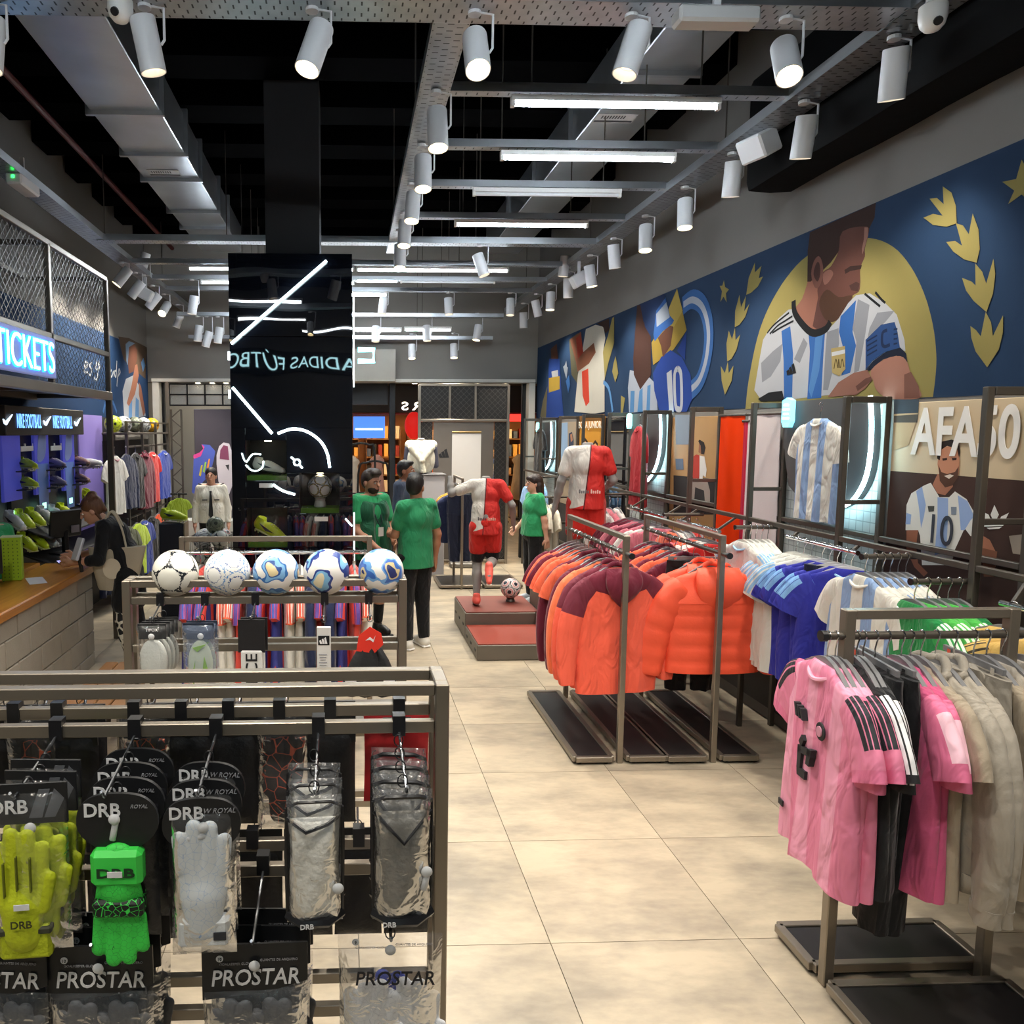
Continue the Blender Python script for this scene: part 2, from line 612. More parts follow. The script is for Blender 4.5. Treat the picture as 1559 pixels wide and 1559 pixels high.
# side neon seen edge on
MB().tube([(HW+.012, .02, 1.0), (HW+.012, .02, 1.42)], .005).build('neon_tube', M_NEON, pl, True)
MB().tube([(HW+.012, .02, 2.5), (HW+.012, .02, 3.25)], .005).build('neon_tube', M_NEON, pl, True)
for z in ((2.72, 2.79), (2.40, 2.47)):
    MB().tube([(-HW-.006, -.005, z[0]), (-HW-.006, -.005, z[1])], .009).build('neon_tube', M_NEON, pl, True)
q = at(452, 704, Y=PY-.04) - Vector((-.455, PY, 0))
mb = MB().tube([q+Vector((.026*math.cos(a*PI/9), 0, .026*math.sin(a*PI/9))) for a in range(18)], .007, 6, closed=True)
mb.tube([q+Vector((-.05, 0, .045)), q+Vector((-.02, 0, .02))], .008, 6).tube([q+Vector((.02, 0, -.02)), q+Vector((.046, 0, -.05))], .008, 6)
mb.build('neon_ring', M_NEON, pl, True)
for (x, y) in ((405, 739), (489, 790)):
    q = at(x, y, Y=PY) - Vector((-.455, PY, 0))
    MB().box((q.x, -.003, q.z), (.115, .006, .038)).build('name_plate', mat('#d7d3cf', .5, name='plate'), pl)
q = at(545, 541, Y=PY+.3) - Vector((-.455, PY, 0))
mb = MB()
mb.tube([q+Vector(p) for p in ((0, 0, .05), (.14, 0, .05), (.14, 0, -.05), (0, 0, -.05))], .022, 8)
mb.build('neon_tube', emit('#8ef0ff', 5), pl)
# niches: dark box, strip of turf
M_TURF = mat('#5f8a2a', .9, 0, .35, 60, .6, 150, name='turf')
for (x0, x1, z0, z1) in NICHE:
    mb = MB()
    d = .34
    xc, zc = (x0+x1)/2, (z0+z1)/2
    mb.box((xc, d, zc), (x1-x0, .01, z1-z0))
    mb.box((x0-.004, d/2+.02, zc), (.008, d, z1-z0)).box((x1+.004, d/2+.02, zc), (.008, d, z1-z0))
    mb.box((xc, d/2+.02, z1+.004), (x1-x0, d, .008)).box((xc, d/2+.02, z0-.004), (x1-x0, d, .008))
    mb.build('niche', mat('#1c1916', .6, 0, .3, 8, name='niche_lining'), pl)
    MB().box((xc, d/2+.02, z0+.02), (x1-x0-.01, d-.05, .04)).build('turf_strip', M_TURF, pl)
    MB().box((xc, .016, zc), (x1-x0, .004, z1-z0)).build('pane', clear('#0a0a0a', .0, .02, 'glass_pane'), pl)
    MB().cyl((xc, d/2, z1-.002), (xc, d/2, z1-.012), .03, n=12).build('niche_lamp', emit('#fff2cf', 9), pl)

# ---- lit sign on the rear wall; the pillar mirrors it
t = thing('neon_sign', 'glowing lettered shop sign on the wall behind the viewer', 'sign', (-1.24, YB+.1, 3.55))
o = text('lettering', 'ADIDAS FÚTBOL', .27, emit('#bff6ff', 9.0), t, (0, 0, 0), (0, 0, PI), squeeze=.98, bold=-.004)
MB().box((0, -.03, 0), (3.0, .02, .46)).build('backing', M_BLACK, t)

# ================================================================== services under the ceiling
def tray_mat():
    m, nt, p = nodes_of('perforated_tray')
    p.inputs['Metallic'].default_value = .85
    p.inputs['Roughness'].default_value = .32
    tc = nt.nodes.new('ShaderNodeTexCoord')
    sx = nt.nodes.new('ShaderNodeSeparateXYZ')
    nt.links.new(tc.outputs['Object'], sx.inputs[0])
    row = math_n(nt, 'MULTIPLY', sx.outputs[1], 1/.046)
    rf = math_n(nt, 'FRACT', math_n(nt, 'ADD', row, 100.5))
    odd = math_n(nt, 'MODULO', math_n(nt, 'FLOOR', math_n(nt, 'ADD', row, 100.5)), 2)
    u = math_n(nt, 'FRACT', math_n(nt, 'ADD', math_n(nt, 'MULTIPLY_ADD', sx.outputs[0], 1/.06, 100), math_n(nt, 'MULTIPLY', odd, .5)))
    a = math_n(nt, 'LESS_THAN', math_n(nt, 'ABSOLUTE', math_n(nt, 'SUBTRACT', u, .5)), .065)
    b = math_n(nt, 'LESS_THAN', math_n(nt, 'ABSOLUTE', math_n(nt, 'SUBTRACT', rf, .5)), .34)
    hole = math_n(nt, 'MULTIPLY', a, b)
    n = nd(nt, 'ShaderNodeTexNoise', i_Scale=9.0, i_Detail=3.0)
    nt.links.new(tc.outputs['Object'], n.inputs['Vector'])
    base = mixc(nt, n.outputs[0], srgb('#8f9399'), srgb('#c6c8cb'))
    nt.links.new(mixc(nt, hole, base, (.004, .004, .004)), p.inputs['Base Color'])
    nt.links.new(math_n(nt, 'MULTIPLY_ADD', hole, -.85, .85), p.inputs['Metallic'])
    return m
M_TRAY = tray_mat()
def tray(label, x0, y0, x1, y1, z=4.0, w=.18, h=.06, group='galvanised cable trays'):
    L = math.hypot(x1-x0, y1-y0)
    t = thing('cable_tray', label, 'cable tray', ((x0+x1)/2, (y0+y1)/2, z), math.atan2(y1-y0, x1-x0), group)
    MB().box((0, 0, .002), (L, w, .004)).build('tray_floor', M_TRAY, t)
    for s in (-1, 1):
        MB().box((0, s*w/2, h/2), (L, .004, h)).box((0, s*(w/2-.008), h), (L, .016, .003)).build('side_lip', M_GALV, t)
    nrod = max(2, int(L/2.6))
    for k in range(nrod):
        x = -L/2 + L*(k+.5)/nrod
        MB().cyl((x, w*.42, .0), (x, w*.42, 5.1-z), .005, n=6).build('threaded_rod', M_STEEL_D, t)
    return t
tray('wide perforated cable tray crossing the top of the view, lamps below', -2.6, 3.63, 2.52, 3.63, 4.0, .2)
tray('long perforated cable tray running beside the mural wall', 2.64, 1.0, 2.64, 12.4, 4.008, .2)
tray('long perforated cable tray down the middle of the shop', .5, 3.75, .53, 8.4, 4.012, .17)
tray('long perforated cable tray running above the ticket cage', -2.46, 2.0, -2.48, 12.4, 4.008, .18)
tray('perforated cable tray crossing the shop behind the pillar column', -2.45, 7.95, 2.6, 7.95, 4.0, .14)
TY = {}
for nme, y in (('nearest', 150), ('second', 232), ('third', 291), ('fourth', 338)):
    Y = at(640, y, Z=4.0).y
    TY[nme] = Y
    tray('%s narrow cable tray bridging the middle and mural-side trays' % nme, .58, Y, 2.55, Y, 4.03, .07, .05)
for nme, Y in (('nearer', 8.95), ('middle', 9.85), ('farther', 10.6)):
    tray('%s of three narrow cable trays spanning the shop past the pillar' % nme, -2.4, Y, 2.55, Y, 4.0, .09, .05)
for nme, y, Y in (('high', 483, 11.3), ('low', 517, 12.1)):
    z = at(640, y, Y=Y).z
    tray('%s cable tray near the far bulkhead' % nme, -2.4, Y, 2.3, Y, z, .1, .05)

def tube_light(label, c, L=1.2, on=True, rz=0):
    t = thing('tube_light', label, 'tube light', c, rz, 'fluorescent tube lights')
    MB().box((0, 0, .028), (L, .05, .03)).build('batten', M_WHITE, t)
    MB().cyl((-L/2+.01, 0, 0), (L/2-.01, 0, 0), .014, n=10).build('tube', emit('#eaf6ff', TUBE_E, 'tube_glow') if on else mat('#e9edf0', .3, name='tube_off'), t, True)
    for s in (-1, 1):
        MB().box((s*(L/2-.01), 0, .008), (.022, .034, .05)).build('lamp_holder', M_WHITE, t)
for (nme, xs, y, on) in (('nearest', (778, 1096), 158, 1), ('second', (762, 1028), 240, 1), ('third', (720, 945), 295, 0), ('fourth', (692, 895), 342, 1)):
    a, b = at(xs[0], y, Y=TY[nme]), at(xs[1], y+2, Y=TY[nme])
    tube_light('%s fluorescent tube under the narrow trays, %s' % (nme, 'lit white' if on else 'switched off'), ((a.x+b.x)/2, TY[nme], min(a.z, 3.99)), b.x-a.x, on)
for k, (x0, x1, y, Y, on) in enumerate(((286, 540, 409, 8.95, 1), (542, 775, 411, 8.95, 1), (305, 540, 430, 9.85, 1), (541, 607, 428, 9.85, 1), (609, 754, 429, 9.85, 0), (380, 590, 448, 10.6, 1),
                                        (537, 612, 503, 11.3, 1), (615, 688, 502, 11.3, 1), (537, 680, 515, 12.1, 1))):
    a, b = at(x0, y, Y=Y), at(x1, y, Y=Y)
    tube_light('%s fluorescent tube counting back from the pillar%s' % (ORD[k], '' if on else ', switched off'), ((a.x+b.x)/2, Y, a.z-.0), b.x-a.x-.01, on)

# ---- ducts
M_DUCT = mat('#d3d7dc', .3, .92, .3, 1.8, .25, 5, name='duct_sheet')
def duct(label, x0, x1, y0, y1, z, h, joints):
    t = thing('air_duct', label, 'duct', ((x0+x1)/2, y0, z), 0, 'sheet metal air ducts')
    ys = [y0]+joints+[y1]
    for a, b in zip(ys[:-1], ys[1:]):
        MB().cbox((0, (a+b)/2-y0, h/2), (x1-x0, b-a-.02, h), .006).build('duct_section', M_DUCT, t)
    for j in joints:
        MB().box((0, j-y0, h/2), (x1-x0+.07, .035, h+.07)).build('flange', M_GALV, t)
    return t
dl = duct('bare galvanised air duct above the ticket cage', -1.97, -1.43, 3.2, 11.0, 4.6, .34, [4.3, 6.3, 7.2, 7.9, 9.0, 9.7])
dr = duct('bare galvanised air duct above the mural side', 1.98, 2.44, 3.0, 11.0, 4.6, .36, [4.2, 5.5, 6.9, 8.2, 9.5])
for t, (x, y), w in ((dl, (250, 263), .3), (dr, (936, 180), .32)):
    q = at(x, y, Z=4.598)
    MB().box((q.x-t.location.x, q.y-t.location.y, -.004), (w, .17, .004)).build('sticker', mat('#c9c9c9', .6, name='sticker'), t)
    MB().box((q.x-t.location.x, q.y-t.location.y+.05, -.007), (w*.95, .03, .003)).build('sticker_band', mat('#3a3a3e', .6), t)
    mb = MB()
    for k in range(9):
        mb.box((q.x-t.location.x-.11+.022*k, q.y-t.location.y-.03, -.007), (.01, .05, .003))
    mb.build('bar_code', mat('#3a3a3e', .6), t)
MB().cyl((0, 0, 0), (0, 9.5, 0), .03, n=10).build('x', mat('#5d2522', .5, name='red_pipe')).name = 'sprinkler_pipe'
o = bpy.data.objects['sprinkler_pipe']
q = at(10, 112, X=-2.6)
o.location = (-2.6, 2.5, q.z)
tag(o, 'dark red sprinkler pipe running below the black ceiling', 'pipe')
# black lagged duct high on the mural wall
t = thing('lagged_duct', 'black fabric-wrapped duct high along the mural wall', 'duct', (2.945, 0, 3.78))
mb = MB()
rings = []
for k in range(24):
    y = -1.0+6.4*k/23
    s = 1+.012*math.sin(k*1.7)
    rings.append([Vector((.165*s*cx, y, .36+.36*s*cz)) for cx, cz in ((-1, -.85), (-.9, -1), (0, -1.03), (.9, -1), (1, -.85), (1, .9), (.9, 1), (-.9, 1), (-1, .9))])
mb.loft(rings)
mb.build('wrap', mat('#060607', .8, 0, .3, 5, .3, 6, .1, name='black_wrap'), t, 60)
# ================================================================== ceiling spots
M_LENS_ON = emit('#ffe6b0', 24, 'spot_lens')
M_LENS_DIM = emit('#ffeccb', 4, 'spot_lens_grazed')
M_SPOTW = mat('#e6e6e8', .4, 0, .02, name='spot_body_white')
def lamp_mesh(r, L):
    body = MB().lathe([(r*.6, L), (r*.97, L), (r, L-.006), (r, 0), (r*.93, 0), (r*.88, .05), (r*.3, .055)], n=24).mesh('lamp_body', M_SPOTW, 40)
    lens = MB().lathe([(r*.7, .05), (r*.66, .046), (r*.4, .042), (.001, .04)], n=20)
    return body, lens.mesh('lens', M_LENS_ON, 40), lens.mesh('lens', M_LENS_DIM, 40)
LB = lamp_mesh(.057, .225)
SPOT = {}
def spot_lamp(label, pos, tx=0., ty=0., zt=4.0, w=1.0, bright=True, group='ceiling spot lamps', cone=95):
    """pos: centre of the can; tx, ty: how far the beam leans to +x and towards the viewer (-y), in degrees"""
    t = thing('spot_lamp', label, 'spot lamp', pos, 0, group)
    d = Vector((math.sin(R(tx)), -math.sin(R(ty)), -math.cos(R(tx))*math.cos(R(ty)))).normalized()
    q = (-d).to_track_quat('Z', 'Y')
    for nme, me, off in (('lamp_body', LB[0], 0), ('lens', LB[1] if bright else LB[2], 0)):
        o = link(nme, me, t)
        o.rotation_mode = 'QUATERNION'
        o.rotation_quaternion = q
        o.location = d*.117
    h = zt-pos[2]
    side = Vector((.074, 0, 0))
    mb = MB()
    mb.tube([side*-.05+Vector((0, 0, h)), side+Vector((0, 0, h-.012)), side+Vector((0, 0, .02)), side*.8], .006, 6)
    mb.cyl(Vector((-.01, 0, h-.014)), Vector((-.01, 0, h+.004)), .03, n=12)
    mb.build('bracket', M_SPOTW, t)
    if w:
        if (cone, w) not in SPOT:
            ld = bpy.data.lights.new('spot_beam', 'SPOT')
            ld.energy = SPOT_W*w
            ld.color = (1, .92, .79)
            ld.spot_size = R(cone)
            ld.spot_blend = .75
            ld.shadow_soft_size = .05
            SPOT[(cone, w)] = ld
        lo = bpy.data.objects.new('spot_beam', SPOT[(cone, w)])
        COL.objects.link(lo)
        lo.parent = t
        lo.location = d*.135
        lo.rotation_mode = 'QUATERNION'
        lo.rotation_quaternion = q
    return t
# row under the wide cross tray
for k, (x, y, tx, ty, br, w) in enumerate(((-14, 66, -4, 5, 0, 1), (225, 68, 10, -6, 0, 1), (479, 72, -17, 14, 1, 1), (725, 80, 0, 30, 1, .8), (963, 76, -18, 3, 0, 1), (1197, 92, -8, 32, 1, .8))):
    p = at(x, y, Y=3.63)
    spot_lamp('%s white cylindrical spot lamp under the wide cross tray, from the ticket side' % ORD[k], p, tx, ty, 4.0, w, bool(br))
# mural side row
RT = ((1361, 112, 4, -8, 0), (1224, 208, -2, -8, 0), (1115, 272, -1, -6, 0), (1043, 325, -6, 16, 1), (983, 362, -6, 16, 1), (935, 390, 5, 0, 0), (899, 420, 6, 8, 1), (859, 405, -8, 0, 0),
      (865, 438, 0, 0, 0), (838, 458, -5, 10, 1), (817, 469, 12, 0, 0), (797, 487, 0, 0, 0))
for k, (x, y, tx, ty, br) in enumerate(RT):
    p = at(x, y, X=2.64) if k != 7 else at(x, y, Y=8.95)
    spot_lamp('%s white spot lamp along the mural-side tray, nearest first' % ORD[k], p, tx+3, ty-6, 4.0, .75, bool(br))
for k, (x, y, tx, ty) in enumerate(((666, 196, 1, 12), (644, 263, -1, 12), (628, 315, -5, 12), (616, 355, -4, 12), (609, 390, -2, 12))):
    p = at(x, y, X=.52)
    spot_lamp('%s white spot lamp along the middle tray, nearest first' % ORD[k], p, tx, ty, 4.0, 1, True)
ZHI = at(640, 483, Y=11.3).z
LT = ((219, 399, -4, 0, 0, -2.42), (187, 421, -24, 10, 1, -2.48), (208, 440, -26, 0, 0, -2.48), (234, 458, -28, 0, 0, -2.48), (251, 470, 0, 45, 1, -2.48), (272, 487, -10, 0, 0, -2.48), (289, 498, 4, 12, 1, -2.48),
      (302, 507, 5, 0, 0, -2.48), (294, 464, 2, 0, 0, -2.1), (316, 516, -4, 0, 0, -2.4), (333, 510, 3, 0, 0, -2.2))
for k, (x, y, tx, ty, br, X) in enumerate(LT):
    p = at(x, y, X=X)
    if k > 6:
        p = at(x, y, Y={7: 11.3, 8: 9.85, 9: 11.3, 10: 11.3}[k])
    spot_lamp('%s white spot lamp along the tray by the ticket cage, nearest first' % ORD[k], p, tx-12, ty, {7: ZHI, 9: ZHI, 10: ZHI}.get(k, 4.0), .8, bool(br))
for k, (x, y, tx, ty, Y, br) in enumerate(((732, 403, 18, 0, 7.95, 0), (583, 465, -8, 0, 10.6, 0), (683, 466, 2, 0, 10.6, 0), (777, 467, -3, 0, 10.6, 0), (572, 508, -2, 0, 11.3, 0), (650, 507, 2, 0, 11.3, 0),
                                          (627, 535, 0, 5, 12.1, 1), (691, 534, 0, 5, 12.1, 1), (727, 506, -10, 0, 11.3, 1))):
    p = at(x, y, Y=Y)
    spot_lamp('%s white spot lamp under the far cross trays, nearest first' % ORD[k], p, tx, ty+8, min(4.0, p.z+.27), 1.2, bool(br))
# unseen spot lamps added over and behind the viewer to light the nearer goods
for k, (x, y, tx, ty) in enumerate(((-1.7, 2.2, 0, -25), (-.5, 1.0, 0, -25), (.9, 1.6, 8, -22), (2.6, 1.9, 10, -15), (2.4, .4, 0, -30), (-1.9, .2, 0, -20), (.3, -.8, 0, 20))):
    spot_lamp('%s unseen white spot lamp added overhead behind the viewer' % ORD[k], (x, y, 3.72), tx, ty, 4.0, 1)
tray('wide perforated cable tray overhead behind the viewer', -2.6, 1.2, 2.75, 1.2, 4.0, .2)
# small fittings on the trays
def dome(label, p, zt=4.0):
    t = thing('dome_camera', label, 'security camera', p, 0)
    MB().lathe([(.001, -.055), (.03, -.05), (.047, -.03), (.055, 0), (.055, .05), (.04, .06)], n=20).build('housing', M_WHITE, t, True)
    MB().cyl((0, 0, .05), (0, 0, max(.07, zt-p[2])), .03, n=12).build('mount', M_WHITE, t)
    MB().cyl((-.01, -.045, -.03), (-.012, -.052, -.036), .018, n=12).build('camera_lens', M_BLACKPL, t)
dome('white dome security camera at the mural end of the wide tray', at(1420, 28, Y=3.45))
dome('white dome security camera above the ticket side of the wide tray', at(183, 14, Y=3.6))
def box_unit(label, p, d, rz, rx, mats, led=None):
    t = thing('emergency_light', label, 'emergency light', p, rz, 'emergency light units')
    rot = Matrix.Rotation(rx, 3, 'Y')
    MB().cbox((0, 0, 0), d, .012, 0, rot).build('housing', mats, t)
    MB().box((0, 0, .1), (.03, .02, .2)).build('bracket', M_SPOTW, t)
    if led:
        MB().box((0, -d[1]/2-.003, .01), (.02, .006, .02)).build('indicator', led, t)
box_unit('white box emergency light tilted under the mural-side tray', at(1155, 222, X=2.64), (.16, .2, .15), .3, -.5, M_SPOTW)
box_unit('white flat emergency light on the wide tray beside the duct', at(1090, 27, Y=3.5), (.36, .1, .07), 0, 0, mat('#bdbcba', .4))
box_unit('grey emergency light with green light on the ticket-side tray', at(35, 282, X=-2.42), (.12, .35, .08), .0, 0, M_SPOTW, emit('#30ff60', 4))
box_unit('white box emergency light amid the ticket-side spots', at(222, 448, X=-2.4), (.16, .14, .14), .0, .5, M_SPOTW)
box_unit('white box emergency light amid the far mural-side spots', at(881, 426, X=2.6), (.16, .14, .14), .0, -.5, M_SPOTW)

# ================================================================== murals: paint on the walls
class Paint:
    """flat painted areas on a plane of constant X; every later area lies a hair in front of the one before"""
    def __init__(s, X, sgn, step=.00007, dim=.62):
        s.X, s.sgn, s.step, s.mb, s.mats, s.k, s.dim = X, sgn, step, MB(), [], 0, dim
    def mi(s, col):
        m = mat(tuple(round(q*s.dim, 4) for q in srgb(col)), .85, 0, .1, 3, .04, 80, .2, name='mural_paint')
        if m not in s.mats:
            s.mats.append(m)
        return s.mats.index(m)
    def yz(s, pts, col, off=None):
        s.k += 1
        x = s.X + s.sgn*s.step*(off if off is not None else s.k)
        s.mb.poly([(x, y, z) for y, z in pts], s.mi(col))
    def px(s, pts, col, smooth=0):
        if smooth:
            pts = smooth_closed(pts, smooth)
        q = [at(x, y, X=s.X) for x, y in pts]
        s.yz([(p.y, p.z) for p in q], col)
    def band(s, pts, w, col):
        q = [at(x, y, X=s.X) for x, y in pts]
        q = smooth_open([(p.y, p.z, 0) for p in q], 5)
        L, Rr = [], []
        for i, p in enumerate(q):
            d = q[min(i+1, len(q)-1)]-q[max(i-1, 0)]
            n = Vector((-d.y, d.x, 0)).normalized()*w/2
            L.append((p.x+n.x, p.y+n.y)); Rr.append((p.x-n.x, p.y-n.y))
        s.yz(L+Rr[::-1], col)
m1 = lambda P: [(1100+.295*x, 240+.295*y) for x, y in P]
m2 = lambda P: [(800+.2437*x, 400+.2437*y) for x, y in P]
m3 = lambda P: [(.2309*x, 480+.2309*y) for x, y in P]
NAVY, GOLD, SKIN, SKIN_D, HAIR, SHW, BLU = '#233f62', '#a39658', '#a06c5b', '#63403a', '#3c2723', '#bcbfc6', '#3569b0'
pt = Paint(XR-.002, -1)
pt.yz([(YF, 2.3), (YF, 3.46), (-1.0, 3.46), (-1.0, 2.3)], NAVY)
# big footballer in the gold disc
disc_ = smooth_open([(x, y, 0) for x, y in [(118, 1300), (135, 1150), (180, 930), (240, 770), (330, 620), (440, 505), (600, 430), (760, 415), (880, 460), (970, 560), (1040, 700), (1085, 860), (1103, 1010), (1100, 1120), (1086, 1235)]], 4)
pt.px(m1([(q.x, q.y) for q in disc_]), GOLD)
pt.px(m1([(455, 600), (500, 690), (500, 800), (560, 850), (540, 890), (470, 915), (410, 870), (372, 790), (410, 730), (440, 640)]), SKIN, 3)
pt.px(m1([(500, 690), (560, 850), (500, 895), (465, 870), (490, 740)]), SKIN_D)
pt.px(m1([(438, 640), (440, 480), (452, 385), (640, 300), (792, 232), (785, 310), (750, 380), (720, 360), (650, 380), (610, 470), (560, 540), (540, 560), (500, 600), (455, 640)]), HAIR)
pt.px(m1([(620, 380), (745, 355), (752, 400), (735, 470), (735, 510), (712, 570), (712, 640), (705, 690), (672, 712), (660, 750), (640, 790), (600, 830), (560, 845), (510, 800), (490, 690), (500, 650), (520, 590), (560, 560), (600, 480)]), '#6b443b', 3)
pt.px(m1([(733, 360), (750, 360), (752, 400), (735, 460), (722, 500), (720, 470), (730, 420)]), '#a5786b')
pt.px(m1([(500, 740), (540, 680), (600, 720), (670, 710), (655, 755), (620, 820), (555, 850), (515, 810)]), '#523628', 3)
pt.px(m1([(458, 600), (472, 535), (497, 508), (515, 540), (520, 600), (500, 665), (475, 668)]), '#80544a', 3)
pt.px(m1([(470, 600), (485, 545), (500, 545), (505, 600), (490, 640)]), '#4d312c', 3)
pt.px(m1([(520, 600), (555, 578), (572, 600), (550, 640), (525, 655)]), '#96685c', 3)
pt.px(m1([(630, 580), (660, 560), (720, 555), (715, 575), (660, 585), (635, 600)]), HAIR)
pt.px(m1([(655, 660), (690, 640), (708, 650), (700, 690), (665, 685)]), '#4d312c')
pt.px(m1([(340, 785), (290, 830), (240, 890), (210, 940), (190, 1050), (165, 1200), (200, 1250), (330, 1250), (640, 1215), (710, 1150), (750, 1090), (830, 1010), (900, 975), (945, 1000), (940, 940), (900, 810), (840, 750), (760, 700), (690, 710), (650, 750), (600, 830), (540, 895), (460, 915), (400, 865), (372, 780)]), SHW)
for P in ([(305, 895), (350, 870), (365, 1010), (360, 1250), (318, 1250), (316, 1050)], [(445, 915), (530, 900), (522, 1010), (510, 1240), (438, 1245), (452, 1000)],
          [(610, 820), (690, 735), (672, 900), (690, 970), (660, 1110), (615, 1125), (628, 1000), (602, 900)]):
    pt.px(m1(P), BLU)
for P in ([(700, 730), (760, 760), (740, 900), (705, 1100), (680, 1110), (692, 950), (672, 880)], [(540, 900), (600, 880), (603, 960), (570, 1100), (545, 1200), (520, 1200), (532, 1000)], [(200, 1060), (260, 1000), (310, 960), (300, 1050), (250, 1130), (205, 1160)],
          [(760, 880), (800, 800), (890, 790), (840, 850), (750, 930)], [(370, 1040), (420, 930), (440, 960), (400, 1060)]):
    pt.px(m1(P), '#8f929a')
pt.px(m1([(480, 930), (520, 910), (500, 1100), (460, 1240), (445, 1200), (470, 1050)]), '#5487c4')
pt.band(m1([(368, 738), (374, 800), (420, 868), (470, 905), (530, 888), (558, 848)]), .05, '#15161b')
for P in ([(232, 905), (262, 868), (300, 835), (345, 800)], [(245, 910), (285, 868), (320, 845), (362, 818)], [(258, 905), (300, 878), (368, 842)], [(735, 702), (775, 735), (815, 768)], [(790, 694), (820, 730), (842, 750)]):
    pt.band(m1(P), .014, '#15161b')
pt.px(m1([(740, 940), (820, 862), (890, 848), (905, 900), (918, 985), (840, 1005), (775, 1050), (740, 1095)]), '#284a80')
pt.band(m1([(852, 890), (828, 905), (826, 960), (840, 975), (866, 965)]), .02, '#16294f')
for y in (925, 950, 975, 1000):
    pt.band(m1([(748, y+22), (800, y-8)]), .01, '#16294f')
    pt.band(m1([(885, y-38), (905, y-42)]), .01, '#16294f')
pt.px(m1([(738, 1100), (780, 1050), (850, 1000), (920, 980), (950, 1010), (957, 1055), (900, 1022), (830, 1042), (768, 1098)]), '#161e33')
pt.px(m1([(768, 1098), (840, 1040), (920, 1024), (957, 1058), (972, 1110), (1010, 1180), (1022, 1240), (870, 1245), (800, 1205), (780, 1150)]), '#b07c6b', 3)
pt.px(m1([(940, 1120), (975, 1105), (1015, 1180), (1022, 1240), (940, 1243)]), '#85594d')
pt.px(m1([(545, 1235), (600, 1160), (680, 1110), (750, 1095), (775, 1140), (740, 1190), (690, 1225)]), '#9c6d5e')
pt.px(m1([(690, 1180), (740, 1140), (768, 1130), (775, 1150), (700, 1205)]), '#6e483e')
pt.px(m1([(185, 1245), (240, 1212), (310, 1203), (322, 1255), (200, 1258)]), '#16181d')
for k in range(3):
    pt.px(m1([(335+k*16, 1122-k*4), (332+k*13, 1102-k*16), (344+k*13, 1092-k*16), (352+k*15, 1118-k*4)]), '#15161b')
pt.px(m1([(563, 985), (635, 972), (637, 1090), (605, 1128), (568, 1110)]), '#b3a06a')
pt.px(m1([(566, 1005), (635, 990), (635, 1010), (567, 1025)]), '#d5d8dd')
for P in ([(578, 1090), (588, 1040), (598, 1085)], [(600, 1085), (602, 1040), (608, 1085)], [(612, 1085), (620, 1040), (630, 1080)]):
    pt.band(m1(P), .008, '#5d4d2b')
for P in ([(1040, 310), (1090, 290), (1140, 300), (1072, 212), (1110, 208), (1145, 240), (1140, 148), (1185, 180), (1208, 250), (1212, 338), (1160, 357), (1090, 347)],
          [(1158, 435), (1205, 430), (1240, 455), (1208, 338), (1245, 350), (1275, 395), (1295, 288), (1325, 370), (1332, 470), (1315, 542), (1250, 525), (1195, 485)],
          [(1240, 620), (1290, 640), (1310, 660), (1308, 545), (1345, 590), (1365, 650), (1402, 522), (1412, 600), (1400, 700), (1366, 797), (1300, 740), (1260, 685)],
          [(1283, 868), (1312, 890), (1337, 922), (1362, 796), (1390, 850), (1400, 920), (1452, 813), (1452, 900), (1430, 990), (1370, 1082), (1310, 1000), (1288, 930)],
          [(1448, 125), (1520, 110), (1548, 10), (1595, 95), (1670, 120), (1610, 170), (1640, 270), (1548, 190), (1478, 240), (1510, 170)],
          [(125, 708), (138, 620), (170, 541), (170, 592), (204, 558), (190, 622), (212, 613), (185, 665), (150, 697)], [(66, 875), (68, 790), (90, 708), (98, 772), (124, 713), (115, 792), (142, 753), (120, 822), (90, 862)],
          [(27, 1052), (23, 960), (35, 893), (52, 937), (67, 878), (70, 942), (94, 913), (75, 992), (50, 1037)], [(15, 1224), (-2, 1150), (-6, 1076), (15, 1112), (30, 1053), (35, 1112), (59, 1073), (50, 1152)],
          [(-12, 662), (2, 660), (10, 633), (16, 668), (36, 680), (20, 700), (24, 747), (8, 717), (-8, 745), (0, 690)]):
    pt.px(m1(P), GOLD)
# supporters and players further along
pt.px(m2([(790, 500), (850, 400), (950, 160), (1010, 420), (930, 540), (800, 640)]), '#b0953f')
pt.px(m2([(880, 330), (950, 170), (985, 300), (920, 420)]), '#c4aa55')
pt.px(m2([(950, 550), (1010, 425), (1000, 610)]), '#1d3f8e')
pt.band(m2([(985, 270), (1045, 228), (1105, 262), (1140, 360), (1148, 480), (1130, 620), (1090, 740), (1035, 800)]), .17, '#3a6cae')
pt.band(m2([(990, 262), (1045, 232), (1103, 268), (1138, 365), (1146, 480), (1128, 620), (1088, 735), (1038, 790)]), .06, '#b7bfd0')
pt.px(m2([(655, 670), (690, 680), (720, 790), (760, 700), (820, 760), (828, 920), (650, 938), (643, 780)]), '#b3bccc')
for P in ([(660, 800), (685, 800), (680, 933), (655, 937)], [(715, 800), (735, 780), (735, 930), (702, 932)], [(765, 770), (785, 760), (780, 922), (758, 927)]):
    pt.px(m2(P), '#5b92c8')
pt.px(m2([(700, 268), (720, 262), (740, 370), (785, 400), (788, 700), (720, 792), (680, 700), (676, 600)]), '#4a2d26')
pt.px(m2([(720, 262), (880, 190), (820, 400), (785, 460), (750, 400)]), '#233a66')
pt.px(m2([(800, 690), (850, 590), (910, 545), (980, 590), (1035, 700), (1045, 850), (1010, 932), (890, 924), (840, 924), (808, 800)]), '#23469c')
pt.px(m2([(830, 470), (900, 390), (928, 400), (910, 520), (862, 592), (850, 520)]), '#6b4434')
